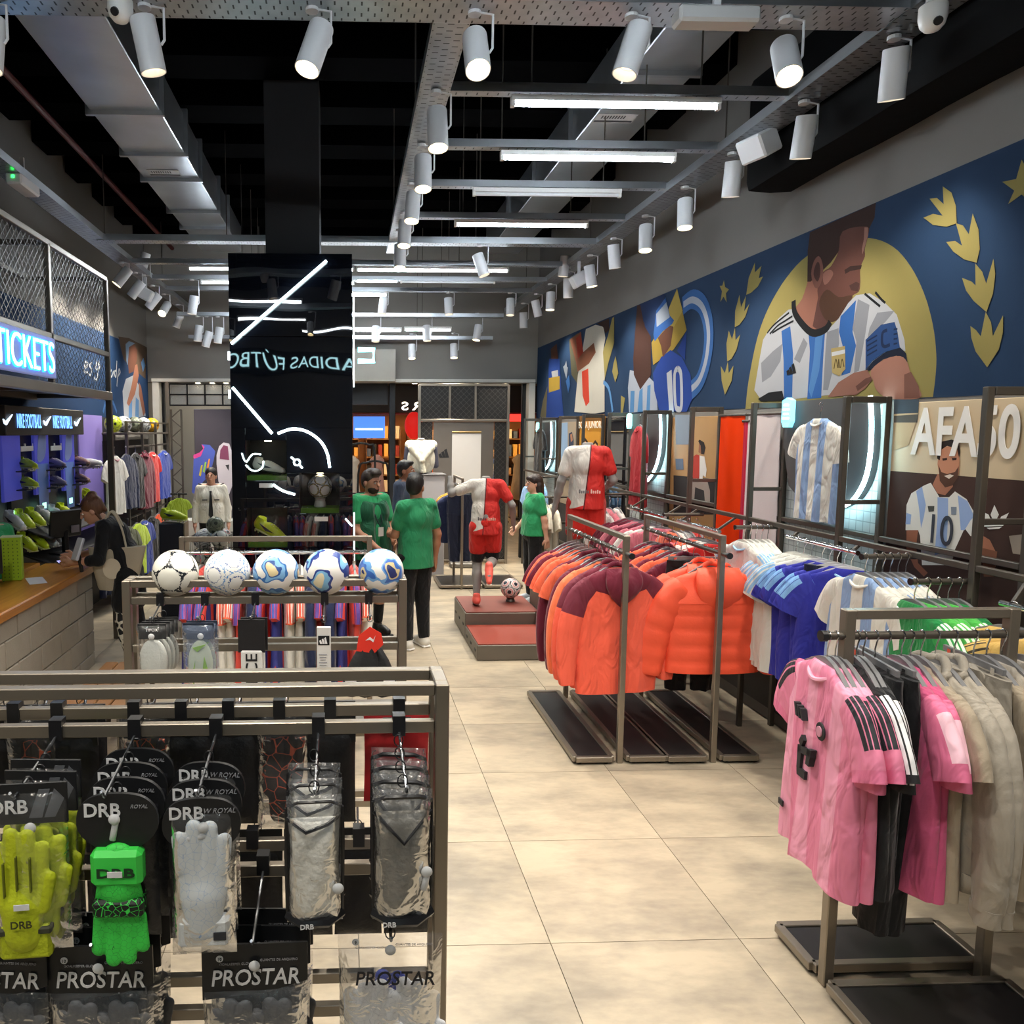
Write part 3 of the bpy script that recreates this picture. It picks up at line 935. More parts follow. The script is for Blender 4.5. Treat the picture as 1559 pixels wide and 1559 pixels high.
pt.px(m2([(820, 300), (880, 215), (905, 330), (932, 360), (920, 382), (860, 430), (810, 492), (803, 450)]), '#3566ae')
pt.px(m2([(820, 320), (885, 245), (905, 340), (823, 402)]), '#a5b0c0')
pt.px(m2([(885, 690), (916, 668), (930, 930), (902, 930)]), '#c3c8d2')
pt.band(m2([(955, 660), (935, 700), (940, 880), (958, 915), (978, 890), (975, 700), (955, 660)]), .055, '#c3c8d2')
pt.px(m2([(600, 830), (625, 845), (610, 940), (598, 940)]), GOLD)
pt.px(m2([(545, 345), (557, 338), (557, 500), (522, 620), (495, 740), (485, 560), (520, 450)]), GOLD)
pt.px(m2([(275, 480), (330, 440), (330, 760), (290, 700)]), '#5d5a45')
pt.px(m2([(380, 415), (440, 388), (490, 400), (502, 470), (487, 560), (497, 700), (497, 932), (440, 942), (410, 942), (308, 932), (330, 700), (350, 600)]), '#d0ccc0')
pt.px(m2([(280, 480), (350, 430), (362, 560), (430, 500), (442, 560), (400, 630), (328, 682), (318, 620)]), '#8a5640')
pt.px(m2([(318, 470), (345, 445), (365, 560), (330, 600)]), '#a8402e')
pt.px(m2([(355, 680), (395, 660), (402, 870), (380, 897), (360, 830)]), '#d2452f')
pt.px(m2([(450, 380), (525, 348), (526, 420), (502, 442), (488, 402)]), HAIR)
pt.band(m2([(490, 745), (525, 790), (548, 930)]), .05, '#5f95cf')
pt.px(m2([(545, 680), (553, 630), (566, 583), (576, 640), (583, 690), (564, 748)]), GOLD)
pt.px(m2([(238, 650), (248, 640), (258, 612), (262, 650), (268, 655), (258, 727)]), '#9fa8b4')
pt.px(m2([(255, 740), (275, 700), (282, 760), (270, 815)]), '#3f74b8')
pt.px(m2([(160, 540), (198, 505), (206, 600), (165, 612)]), '#5d3c30')
pt.px(m2([(150, 600), (215, 600), (225, 760), (242, 972), (130, 982), (143, 750)]), '#284a9a')
pt.px(m2([(148, 720), (217, 708), (217, 790), (148, 812)]), '#b8993c')
pt.px(m2([(165, 680), (205, 670), (207, 710), (170, 716)]), '#b9bcc2')
pt.px(m2([(95, 960), (112, 860), (140, 770), (130, 980)]), '#7c7358')
pt.mb.build('wall_painting', pt.mats).name = 'mural'
tag(bpy.data.objects['mural'], 'navy wall mural of footballers, gold leaves and a blue-white scarf', 'mural')
# mural on the other side
pt = Paint(XL+.002, 1)
pt.yz([(3.0, 2.3), (3.0, 3.4), (YF, 3.4), (YF, 2.3)], '#25456f')
pt.px(m3([(780, 140), (850, 150), (970, 212), (960, 420), (850, 330), (815, 290), (795, 210)]), '#6a5747')
pt.px(m3([(830, 420), (880, 395), (925, 480), (962, 665), (820, 690), (808, 500)]), '#c0c5ce')
for P in ([(850, 560), (872, 560), (870, 690), (848, 690)], [(895, 540), (915, 560), (915, 690), (890, 690)]):
    pt.px(m3(P), '#6f9fd6')
pt.px(m3([(840, 200), (880, 185), (905, 230), (902, 300), (880, 372), (850, 385), (842, 300)]), '#7d5140')
pt.px(m3([(828, 190), (850, 170), (890, 185), (850, 210), (842, 330), (832, 300)]), '#8ea6c0')
pt.px(m3([(868, 460), (890, 330), (905, 320), (915, 400), (890, 520), (850, 600), (835, 580), (858, 500)]), '#b57a62')
pt.px(m3([(915, 440), (930, 470), (958, 640), (945, 665), (915, 520)]), '#a76f59')
pt.band(m3([(0, 60), (40, 150), (110, 170), (160, 120), (170, 60)]), .09, '#5b8fce')
pt.band(m3([(680, 640), (700, 570), (740, 570), (770, 640)]), .05, '#4a79b8')
pt.px(m3([(930, 310), (945, 280), (958, 330), (942, 375)]), '#6f9fd6')
for P in ([(735, 360), (722, 385), (735, 405), (748, 370), (752, 405)], [(770, 300), (765, 400), (757, 395), (755, 370), (768, 365)], [(785, 360), (775, 400), (770, 470), (782, 360), (792, 375), (778, 400)],
          [(560, 350), (580, 320), (562, 310), (555, 370), (580, 375)], [(610, 310), (590, 330), (605, 360), (595, 395), (580, 380)], [(640, 300), (630, 350), (655, 350), (650, 300), (640, 420), (620, 410)]):
    pt.band(m3(P), .028, '#d8dade')
pt.mb.build('wall_painting', pt.mats).name = 'mural'
o = [q for q in bpy.data.objects if q.name.startswith('mural')][-1]
tag(o, 'navy wall mural of a footballer with raised hands beside white script', 'mural')
# ================================================================== garments on hangers
# local frame: origin on the rail the hook hangs from, garment in the XZ plane, front towards -Y
def hanger_meshes(col):
    m = col
    hk = [Vector((.018*math.cos(a), 0, -.0+.018*math.sin(a))) for a in np.linspace(-.6, PI+.35, 12)]
    hk = [Vector((p.x, 0, p.z)) for p in hk]
    hook = MB().tube([Vector((0, 0, -.085)), Vector((0, 0, -.05)), Vector((.008, 0, -.026)), *hk], .0028, 6)
    sh = MB()
    P = [(-.205, -.172), (-.17, -.148), (-.11, -.118), (-.05, -.095), (0, -.086), (.05, -.095), (.11, -.118), (.17, -.148), (.205, -.172)]
    rings = []
    for x, z in P:
        h = .019 if abs(x) < .15 else .013
        rings.append([Vector((x, .008*c2, z-.012+h*s2)) for c2, s2 in ((-1, -1), (1, -1), (1, 1), (-1, 1))])
    sh.loft(rings)
    return hook.mesh('hook', M_CHROME, True), sh.mesh('shoulders', m, 40)
HG = hanger_meshes(M_HANGER)
HGW = hanger_meshes(mat('#d9d6cf', .4, name='hanger_white'))
CL = MB()
CL.box((0, 0, -.095), (.33, .012, .022))
for s in (-1, 1):
    CL.box((s*.12, 0, -.115), (.02, .022, .05), 1)
CL = CL.mesh('clip_bar', [M_HANGER, M_CHROME])
HANGN = {}
def hanger(loc, rz, where, style='g', of=''):
    """where: phrase naming the rail; look-alike hangers on one rail share label and group"""
    t = thing('clothes_hanger', 'hanger of ' + of, 'hanger', loc, rz, 'hangers on %s' % where)
    h = HGW if style == 'w' else HG
    link('hook', h[0], t)
    if style == 'c':
        link('clip_bar', CL, t)
    else:
        link('shoulders', h[1], t)
    return t

def ring_ell(c, hw, ht, n, fold=0., ph=0., kf=5, sq=2.6):
    """flattened closed cross-section round c (in XY at height c.z) with cloth folds"""
    out = []
    for k in range(n):
        a = 2*PI*k/n
        ca, sa = math.cos(a), math.sin(a)
        x = hw*math.copysign(abs(ca)**(2/sq), ca)
        y = ht*math.copysign(abs(sa)**(2/sq), sa)
        u = x/max(hw, 1e-4)
        f = fold*(math.sin(kf*u*1.6+ph)+.6*math.sin(kf*2.3*u+2.1*ph+1))*(.35+.65*(1-abs(u)**3))
        out.append(Vector((c[0]+x, c[1]+y+f, c[2]+.25*f)))
    return out

def torso_mesh(name, mats, L=.70, w=.25, hem=None, fold=.012, seed=0, ht=.035, shoulder=.225, n=44, puff=0, neck=.075, band=None):
    rnd = random.Random(seed)
    ph = rnd.uniform(0, 6)
    hem = hem or w
    zs = [(-.098, neck, .022), (-.108, neck+.012, .028), (-.125, .13, .032), (-.142, .175, .033), (-.160, shoulder-.012, .032), (-.185, shoulder, .034), (-.23, shoulder+.003, ht), (-.30, w, ht*1.1)]
    nz = 15
    for i in range(1, nz+1):
        t = i/nz
        z = -.30-(L-.18)*t
        zs.append((z, w+(hem-w)*t+.006*math.sin(5*t+ph), ht*(1.1+.25*t)))
    mb = MB()
    rings = []
    zmax = -(L+.12)
    for i, (z, hw, h2) in enumerate(zs):
        t = min(1, max(0, (-z-.2)/(L-.1)))
        if puff:
            k = (-z-.2)/puff
            b = abs(math.sin(PI*k)) if z < -.36 else .8
            h2 = h2*(1+.2*b)+.006
            hw = hw*(1+.01*b)
        rings.append(ring_ell((0, 0, z), hw, h2, n, fold*t, ph+t*1.2, 5))
    if puff:  # finer rings where the quilting sits
        rings = rings[:8]
        z = -.30
        while z > zmax+.0:
            t = (-z-.2)/(L-.1)
            k = (-z-.36)/puff
            b = (abs(math.sin(PI*k))**.45) if z < -.36 else 1
            hw2, h2 = w+(hem-w)*t, ht*1.25
            rings.append(ring_ell((0, 0, z), hw2*(.985+.02*b), h2*(.9+.16*b), n, fold*.5*t, ph, 5))
            z -= puff/6
    mb.loft(rings, 0, True, False, True)
    return mb.mesh(name, mats, True)

def sleeve_mesh(name, mats, side, pts, hw, ht, seed=0, fold=.006, puff=0, n=20):
    """pts: centre line (x outwards, z); hw: half widths across the sleeve in the garment plane"""
    rnd = random.Random(seed+5)
    ph = rnd.uniform(0, 6)
    P = smooth_open([(x, 0, z) for x, z in pts], 6 if not puff else 8)
    N = len(P)
    rings = []
    for i, p in enumerate(P):
        t = i/(N-1)
        d = (P[min(i+1, N-1)]-P[max(i-1, 0)]).normalized()
        nrm = Vector((-d.z, 0, d.x))
        k = t*(len(hw)-1)
        a = hw[int(min(k, len(hw)-2))]
        b = hw[int(min(k, len(hw)-2))+1]
        fr = k-int(min(k, len(hw)-2))
        h = a+(b-a)*fr
        tk = ht
        if puff:
            bb = abs(math.sin(PI*t*puff))**.5
            h *= .975+.03*bb
            tk *= .9+.13*bb
        r = []
        for q in range(n):
            an = 2*PI*q/n
            ca, sa = math.cos(an), math.sin(an)
            u = math.copysign(abs(ca)**.8, ca)
            f = fold*math.sin(4*u+ph+3*t)*t
            v = p+nrm*(h*u)+Vector((0, tk*math.copysign(abs(sa)**.8, sa)+f, 0))
            r.append(Vector((v.x*side, v.y, v.z)))
        rings.append(r if side > 0 else r[::-1])
    mb = MB().loft(rings, 0, True, False, True)
    return mb.mesh(name, mats, True)

SL_SHORT = dict(pts=[(.165, -.205), (.225, -.245), (.285, -.32), (.315, -.385)], hw=[.075, .088, .085, .082], ht=.028)
SL_LONG = dict(pts=[(.165, -.21), (.245, -.28), (.30, -.42), (.32, -.58), (.322, -.72), (.32, -.80)], hw=[.075, .082, .075, .068, .058, .045], ht=.036)
SL_CLOSE = dict(pts=[(.15, -.205), (.205, -.25), (.235, -.33), (.24, -.40)], hw=[.07, .082, .08, .075], ht=.03)

def uv_stripes(base, stripe, ks=(.17, .25, .33), wd=.022, coord='UV', v0=-1, v1=2, rough=.75, ends=None):
    """sleeve cloth with thin lines running along it"""
    key = ('uvs', base, stripe, ks, wd, v0, v1, ends)
    if key in MATS:
        return MATS[key]
    m, nt, p = nodes_of('lined_cloth')
    p.inputs['Roughness'].default_value = rough
    tc = nt.nodes.new('ShaderNodeTexCoord')
    sx = nt.nodes.new('ShaderNodeSeparateXYZ')
    nt.links.new(tc.outputs['UV'], sx.inputs[0])
    acc = None
    top = math_n(nt, 'ABSOLUTE', math_n(nt, 'SUBTRACT', math_n(nt, 'FRACT', math_n(nt, 'ADD', sx.outputs[0], .5)), .5))   # 0 on the upper edge of the sleeve
    ks = {1: (.06,), 2: (.03, .11), 3: (.012, .075, .138)}.get(len(ks), (0, .1, .2, .3, .4, .5))
    for k in ks:
        a = math_n(nt, 'LESS_THAN', math_n(nt, 'ABSOLUTE', math_n(nt, 'SUBTRACT', top, k)), wd)
        acc = a if acc is None else math_n(nt, 'MAXIMUM', acc, a)
    rg = math_n(nt, 'MULTIPLY', math_n(nt, 'GREATER_THAN', sx.outputs[1], v0), math_n(nt, 'LESS_THAN', sx.outputs[1], v1))
    col = mixc(nt, math_n(nt, 'MULTIPLY', acc, rg), srgb(base), srgb(stripe))
    if ends:
        col = mixc(nt, math_n(nt, 'GREATER_THAN', sx.outputs[1], ends[1]), col, srgb(ends[0]))
    nt.links.new(col, p.inputs['Base Color'])
    add_wrinkle(nt)
    MATS[key] = m
    return m

def add_wrinkle(nt, s=.65):
    """soft creases running mostly down the cloth"""
    p = nt.nodes['Principled BSDF']
    tc = nt.nodes.new('ShaderNodeTexCoord')
    mp = nd(nt, 'ShaderNodeMapping')
    mp.inputs['Scale'].default_value = (1.6, 1.6, .75)
    mp.inputs['Rotation'].default_value = (.0, .5, 0)
    nt.links.new(tc.outputs['Object'], mp.inputs[0])
    n = nd(nt, 'ShaderNodeTexNoise', i_Scale=6.0, i_Detail=2.5, i_Distortion=1.1)
    nt.links.new(mp.outputs[0], n.inputs['Vector'])
    b = nd(nt, 'ShaderNodeBump', i_Strength=s, i_Distance=.05)
    nt.links.new(n.outputs[0], b.inputs['Height'])
    old = p.inputs['Normal'].links
    if old:
        nt.links.new(old[0].from_socket, b.inputs['Normal'])
    nt.links.new(b.outputs[0], p.inputs['Normal'])
def cloth(col, rnd=0):
    key = ('cloth', col)
    if key in MATS:
        return MATS[key]
    m = mat(col, .8, 0, .06, 9, .12, 160, .25, rnd, name='cloth', sheen=.15)
    nt = m.node_tree
    add_wrinkle(nt)
    MATS[key] = m
    return m

GARM = {}
def garment_kit(key):
    """builds each kind of garment once: list of (part name, mesh)"""
    if key in GARM:
        return GARM[key]
    kind, v = key
    sd = (hash(kind) % 97)*0 + len(kind)*7+v*13
    out = []
    def add(nme, me):
        out.append((nme, me))
    def tee(body, sl, L=.70, w=.255, sleeve=SL_SHORT, collar=None, fold=.013, ht=.035, shoulder=.225):
        add('body', torso_mesh('body', [body], L, w, w*1.02, fold, sd, ht, shoulder))
        for i, s in enumerate((-1, 1)):
            kw = dict(sleeve)
            if v % 2 and s > 0:
                kw['pts'] = [(x-.015*j, z-.012*j) for j, (x, z) in enumerate(kw['pts'])]
            add('sleeve', sleeve_mesh('sleeve', [sl], s, seed=sd+i, **kw))
        if collar:
            P = [Vector((.082*math.cos(a), -.005-.03*math.sin(a) if math.sin(a) < 0 else -.005-.036*math.sin(a), -.115-.03*(1-math.cos(a)**2)*(1 if math.sin(a) > 0 else 0)-.008)) for a in np.linspace(0, 2*PI, 20, False)]
            add('collar', MB().tube(P, .008, 6, closed=True).mesh('collar', collar, True))
    def hoodie(body, sl, hood, L=.72, w=.275, quilt=0, sleeve=SL_LONG, hood_s=1.0, ht=.045, cuffs=None):
        add('body', torso_mesh('body', [body], L, w, w*.98, .012, sd, ht, .235, puff=quilt))
        for i, s in enumerate((-1, 1)):
            add('sleeve', sleeve_mesh('sleeve', [sl], s, seed=sd+i, puff=6 if quilt else 0, **sleeve))
        if cuffs:
            for s in (-1, 1):
                q = sleeve['pts'][-1]
                add('cuff', sleeve_mesh('cuff', [cuffs], s, [(q[0], q[1]+.01), (q[0]-.002, q[1]-.05)], [.05, .044], .034, sd))
            add('waistband', torso_band(L, w, cuffs, ht))
        if hood:
            mb = MB()
            rings = []
            for i in range(9):
                t = i/8
                a = PI*(t)
                # hood sagging behind the neck (towards +Y), open to the front
                hw = (.105+.03*math.sin(PI*t)-.095*t**2.2)*hood_s
                z = -.10-.245*t*hood_s
                y = .035+.038*math.sin(PI*t**.8)*hood_s
                rings.append(ring_ell((0, y, z), hw, .014+.022*math.sin(PI*min(1, t*1.05)), 24, .007, t*3, 3, 2.2))
            mb.loft(rings)
            P = [Vector(((.095+.01*math.sin(3*a))*math.cos(a), -.02-.025*math.sin(a), -.115-.035*math.sin(a)+.008*math.sin(4*a))) for a in np.linspace(0, 2*PI, 22, False)]
            mb.tube(P, .015, 8, closed=True)
            add('hood', mb.mesh('hood', hood, True))
    def torso_band(L, w, m2, ht):
        mb = MB()
        mb.loft([ring_ell((0, 0, z), w*s, ht*1.3, 40, .012, 2.2, 5) for z, s in ((-(L+.10), 1.0), (-(L+.12), 1.02), (-(L+.165), .97), (-(L+.17), .93))])
        return mb.mesh('waistband', m2, True)
    def pants(m2, L=.95, w=.19, flare=1.0):
        mb = MB()
        n = 28
        rings = [ring_ell((0, 0, z), hw, h2, n, .01, v, 4) for z, hw, h2 in ((-.115, w*.9, .025), (-.15, w*.93, .03), (-.28, w, .04), (-.38, w*1.0, .045))]
        mb.loft(rings)
        for s in (-1, 1):
            rr = []
            for i in range(10):
                t = i/9
                rr.append(ring_ell((s*w*(.5-.05*t), 0, -.36-(L-.3)*t), w*(.51-.14*t*flare), .045-.008*t, 18, .01*t, v+s+t*2, 4))
            mb.loft(rr)
        add('trouser_legs', mb.mesh('trouser_legs', m2, True))
        add('waistband', MB().loft([ring_ell((0, 0, z), w*.92, .028, 24) for z in (-.11, -.15)]).mesh('waistband', m2, True))
    if kind == 'pink_jersey':
        tee(stripe_mat('#df7f9f', '#e79ab5', .17, .42, .29), uv_stripes('#df7f9f', '#20242b', (.12, .20, .28), .024, v1=.62, ends=('#dd7398', .8)), .71, .25, SL_SHORT, mat('#eba5bd', .8), .016)
    elif kind == 'pink_plain':
        tee(cloth('#c65680'), uv_stripes('#dc6f95', '#efc0d0', (.18,), .07, v0=.3, v1=.75), .71, .25, SL_SHORT, mat('#f39ab8', .8), .016)
    elif kind == 'black_jersey':
        tee(cloth('#17181c'), uv_stripes('#17181c', '#e9e9ec', (.12, .20, .28), .02, v1=.85), .70, .25, SL_SHORT, mat('#20242a', .8), .016)
    elif kind == 'black_pants':
        pants(cloth('#121317'))
    elif kind == 'black_shorts':
        pants(cloth('#14151a'), .42, .2, .2)
    elif kind == 'grey_shorts':
        pants(cloth('#8e877c'), .42, .2, .2)
    elif kind == 'beige_hoodie':
        c = cloth('#a39b8f')
        hoodie(c, c, c, .62, .285, 0, SL_LONG, .85, .05, c)
    elif kind == 'beige_tee':
        c = cloth('#a09380')
        tee(c, c, .70, .26, SL_SHORT, c)
    elif kind == 'beige_sweat':
        c = cloth('#9d958a')
        hoodie(c, c, None, .62, .28, 0, SL_LONG, .85, .05, c)
    elif kind == 'coral_jacket':
        c, d = cloth('#ee6048'), cloth('#6e1f33')
        hoodie(c, uv_stripes('#ee6048', '#6e1f33', (.0, .1, .2, .3, .4, .5, .9, 1), .07, v1=.34), d, .74, .262, 0, SL_LONG, .95, .042)
        add('yoke', yoke_mesh(d, .27))
    elif kind == 'coral_puffer':
        c = mat('#f2593b', .5, 0, .06, 9, .15, 60, .4, name='puffer_shell')
        sl = dict(pts=[(.18, -.22), (.27, -.31), (.335, -.45), (.37, -.60), (.39, -.72)], hw=[.085, .10, .10, .098, .088], ht=.06)
        hoodie(c, c, c, .60, .285, .095, sl, 1.15, .06)
    elif kind == 'coral_tee':
        tee(cloth('#ef6a4a'), cloth('#ef6a4a'), .70, .25, SL_SHORT, mat('#6e1f33', .8))
    elif kind == 'coral_long':
        c = cloth('#f07a52')
        hoodie(c, c, None, .68, .265, 0, SL_LONG)
    elif kind == 'maroon_tee':
        tee(cloth('#6a1d32'), cloth('#6a1d32'), .72, .25, SL_SHORT, mat('#8b2c44', .8))
    elif kind == 'maroon_long':
        c = cloth('#651b30')
        hoodie(c, c, c, .74, .265, 0, SL_LONG, .8)
    elif kind == 'blue_jersey':
        tee(cloth('#2b2f9a'), uv_stripes('#2b30a0', '#7fb0e6', (.14, .26), .035, v0=.25, v1=.7), .72, .26, SL_SHORT, mat('#9cc6ee', .8))
    elif kind == 'white_blue':
        tee(cloth('#dcdcd6'), uv_stripes('#dcdcd6', '#8dbbe2', (.14, .22, .3), .02, v1=.9), .72, .26, SL_SHORT, mat('#9ecbe8', .8))
    elif kind == 'arg_jersey':
        tee(stripe_mat('#dedbd2', '#8ba6cf', .17, .48, .5+.24), cloth('#ddd9d0'), .74, .265, SL_SHORT, mat('#e4e1d9', .8))
    elif kind == 'arg_blue':
        tee(stripe_mat('#8ba6cf', '#d7d6cf', .17, .45, .2), uv_stripes('#8ba6cf', '#dcdad3', (.14, .22, .3), .02), .70, .26, SL_SHORT, mat('#e4e1d9', .8))
    elif kind == 'green_jersey':
        tee(cloth('#17813f'), uv_stripes('#2d9a48', '#e6efe4', (.10, .17, .24), .018, v1=.8), .70, .26, SL_SHORT, mat('#edf1ea', .8))
    elif kind == 'lime_jersey':
        tee(cloth('#4fb54e'), uv_stripes('#4fb54e', '#eef4e6', (.10, .17, .24), .018, v1=.8), .70, .26, SL_SHORT, mat('#edf1ea', .8))
    elif kind == 'sand_tee':
        tee(cloth('#d2ad62'), uv_stripes('#d2ad62', '#3d3426', (.14, .22), .012, v1=.9), .70, .26, SL_SHORT, mat('#d8b872', .8))
    elif kind == 'black_tee':
        tee(cloth('#16171b'), cloth('#16171b'), .70, .25, SL_SHORT, mat('#202126', .8))
    elif kind == 'white_tee':
        tee(cloth('#dedbd6'), cloth('#dedbd6'), .68, .25, SL_SHORT, mat('#d59aa6', .8))
    elif kind == 'rose_tee':
        tee(cloth('#c9707f'), cloth('#c9707f'), .68, .25, SL_SHORT, mat('#e8b7bf', .8))
    elif kind == 'red_jersey':
        tee(cloth('#c52a27'), uv_stripes('#c52a27', '#eee6e0', (.14, .22, .3), .02), .70, .25, SL_SHORT, mat('#e3ded6', .8))
    elif kind == 'red_white':
        tee(stripe_mat('#a41f28', '#ddd7d2', .9, .28, .55), cloth('#b0222b'), .76, .24, SL_CLOSE, mat('#a41f28', .8))
    elif kind == 'sky_tee':
        tee(cloth('#7ba6d3'), cloth('#7ba6d3'), .70, .25, SL_SHORT, mat('#c3d5e8', .8))
    elif kind == 'cream_tee':
        tee(cloth('#d8d1c0'), cloth('#d8d1c0'), .70, .25, SL_SHORT, mat('#c9bfae', .8))
    elif kind == 'navy_jacket':
        c = cloth('#1e2747')
        hoodie(c, c, None, .66, .26, 0, SL_LONG)
    elif kind == 'navy_pants':
        pants(cloth('#1d2238'), .95)
    elif kind == 'mustard_tee':
        tee(cloth('#b8882b'), cloth('#b8882b'), .66, .24, SL_CLOSE)
    elif kind == 'royal_jersey':
        tee(cloth('#28409a'), cloth('#28409a'), .70, .25, SL_SHORT, mat('#d9dbe2', .8))
    elif kind == 'olive_tee':
        tee(cloth('#4a4f36'), cloth('#4a4f36'), .70, .25, SL_SHORT)
    elif kind == 'volt_tee':
        tee(cloth('#b5cf3c'), cloth('#b5cf3c'), .66, .24, SL_SHORT)
    elif kind == 'orange_tee':
        tee(cloth('#e2572c'), cloth('#e2572c'), .60, .22, SL_SHORT)
    elif kind == 'redblue_jersey':
        tee(stripe_mat('#3a3f8f', '#d8453d', .14, .5, .2), uv_stripes('#d8453d', '#4450a5', (.12, .22, .32), .025), .70, .25, SL_SHORT, mat('#e6e3de', .8))
    elif kind == 'whitered_jersey':
        tee(cloth('#e3e0d8'), uv_stripes('#e3e0d8', '#d8553d', (.14, .22, .3), .02, ends=('#e0603f', .93)), .70, .25, SL_SHORT, mat('#d8553d', .8))
    elif kind == 'coral_plain':
        tee(cloth('#e4544a'), uv_stripes('#e4544a', '#5a3f8f', (.12, .22), .03), .70, .25, SL_SHORT)
    GARM[key] = out
    return out

def yoke_mesh(m, w):
    mb = MB()
    rings = []
    for z, hw, h2 in ((-.10, .088, .035), (-.125, .142, .044), (-.16, .222, .045), (-.19, .238, .047), (-.225, .215, .048), (-.26, .14, .048), (-.29, .03, .047)):
        rings.append(ring_ell((0, 0, z), hw, h2, 40))
    mb.loft(rings)
    return mb.mesh('yoke', m, True)

GNAME = dict(pants='trousers', shorts='shorts', jacket='jacket', puffer='padded_jacket', hoodie='hooded_sweatshirt', sweat='sweatshirt', long='long_sleeved_top', tee='t_shirt', jersey='football_shirt')
def garment(kind, loc, rz, label, group=None, v=0, tilt=0, hang=None, style='g', name=None, sc=1.0):
    nm = name
    if nm is None:
        nm = 'football_shirt'
        for k, q in GNAME.items():
            if kind.endswith(k):
                nm = q
    t = thing(nm, label, {'trousers': 'trousers', 'shorts': 'shorts', 'jacket': 'jacket', 'padded_jacket': 'jacket', 'hooded_sweatshirt': 'hoodie', 'sweatshirt': 'sweatshirt'}.get(nm, 'shirt'), loc, rz, group)
    if tilt:
        t.rotation_euler = (0, tilt, rz)
    t.scale = (sc, sc, sc)
    for nme, me in garment_kit((kind, v)):
        link(nme, me, t)
    if hang:
        hanger(loc, rz, hang, style, label)
    return t

# ---- rails and floor racks
def base_panel(t, x0, x1, y0, y1):
    """low steel base with black board inside, world-aligned in t's frame"""
    f = .035
    for a, b in (((x0, y0), (x1, y0)), ((x0, y1), (x1, y1)), ((x0, y0), (x0, y1)), ((x1, y0), (x1, y1))):
        MB().bar((*a, .035), (*b, .035), f).build('base_rail', M_STEEL, t)
    MB().cbox(((x0+x1)/2, (y0+y1)/2, .036), (x1-x0-.03, y1-y0-.03, .018), .003).build('base_board', mat('#242223', .35, 0, .2, 12, name='base_board'), t)
    for x in (x0+.03, x1-.03):
        for y in (y0+.03, y1-.03):
            MB().cyl((x, y, 0), (x, y, .02), .02, n=10).build('foot', M_BLACKPL, t)
# ================================================================== display bays along the mural wall
FX, BX = 2.84, 3.075
BAYS = [2.32, 3.32, 4.28, 5.27, 6.22, 7.22, 8.2, 9.1, 10.1, 11.1, 12.1]
NAMES = ['beside the beige poster nearest the viewer', 'between the beige poster and the viewer', 'between the beige poster and the striped shirt niche', 'between the striped shirt niche and the white drape',
         'between the orange drape and the seated player poster', 'between the seated player poster and the red shirt niche', 'past the red shirt niche', 'at the mirrored black panel', 'by the yellow poster', 'by the blue poster', 'in the far corner']
frames = []
for k, y in enumerate(BAYS):
    t = thing('wall_display_frame', 'dark steel ladder frame %s' % NAMES[k], 'display frame', (FX, y, 0), 0, 'ladder frames along the mural wall')
    d = BX-FX
    zt_ = 2.32
    for x in (0, d):
        MB().bar((x, 0, 0), (x, 0, zt_), .033).build('post', M_STEEL_D, t)
    for z, w2 in ((zt_-.019, .038), (1.72, .026), (.9, .026)):
        MB().bar((.019, 0, z), (d-.019, 0, z), w2).build('cross_bar', M_STEEL_D, t)
    if k+1 < len(BAYS):
        L = BAYS[k+1]-y
        MB().bar((0, .019, 1.51), (0, L-.019, 1.51), .03).build('rail', M_STEEL_D, t)
        MB().bar((d, .019, 1.51), (d, L-.019, 1.51), .03).build('rail', M_STEEL_D, t)
        MB().bar((d, .019, .55), (d, L-.019, .55), .03).build('rail', M_STEEL_D, t)
    frames.append(t)
def wall_panel(name, label, y0, y1, z0, z1, m, x=3.105, th=.02, cat='panel'):
    t = thing(name, label, cat, (x, (y0+y1)/2, z0))
    MB().cbox((0, 0, (z1-z0)/2), (th, y1-y0, z1-z0), .003).build('board', m, t)
    return t
# lower wall boards behind the clothes
for k in range(len(BAYS)-1):
    o = MB().box((0, 0, .5), (.02, BAYS[k+1]-BAYS[k]-.02, 1.0)).build('back_board', mat('#2e2b2b', .6, name='dark_board'))
    o.location = (3.105, (BAYS[k]+BAYS[k+1])/2, .1)
    tag(o, 'dark lower wall board behind the clothes, %s bay from the viewer' % ORD[k], 'board', 'dark lower wall boards')
# --- beige poster with large lettering
m4 = lambda P: [(1100+.295*x, 580+.295*y) for x, y in P]
t = wall_panel('poster', 'beige and brown wall poster of a bearded player under large white lettering', 2.4, 4.25, 1.12, 2.28, mat('#cdb795', .55, 0, .05, name='poster_beige'), cat='poster')
PX0 = 3.093
class Print(Paint):
    def __init__(s, X, parent, name='print'):
        super().__init__(X, -1, .00007, 1.0)
        s.parent, s.name = parent, name
    def done(s):
        o = s.mb.build(s.name, s.mats, None)
        o.parent = s.parent
        o.matrix_parent_inverse = Matrix.Translation(-Vector(s.parent.location))
        return o
pr = Print(PX0, t, 'printed_picture')
a = at(1358, 717, X=PX0); b = at(1559, 731, X=PX0)
zb = a.z
pr.yz([(4.245, zb), (2.405, zb), (2.405, 1.125), (4.245, 1.125)], '#44302a')
pr.yz([(3.2, zb), (2.405, zb), (2.405, 1.3), (3.3, 1.4)], '#4d382f')
pr.px(m4([(885, 95), (1015, 95), (1000, 210), (960, 330), (880, 360)]), '#bca584')
pr.px(m4([(885, 95), (1015, 95), (1010, 165), (885, 170)]), '#3f4a55')
pr.px(m4([(885, 180), (1010, 172), (1005, 215), (885, 215)]), '#55524d')
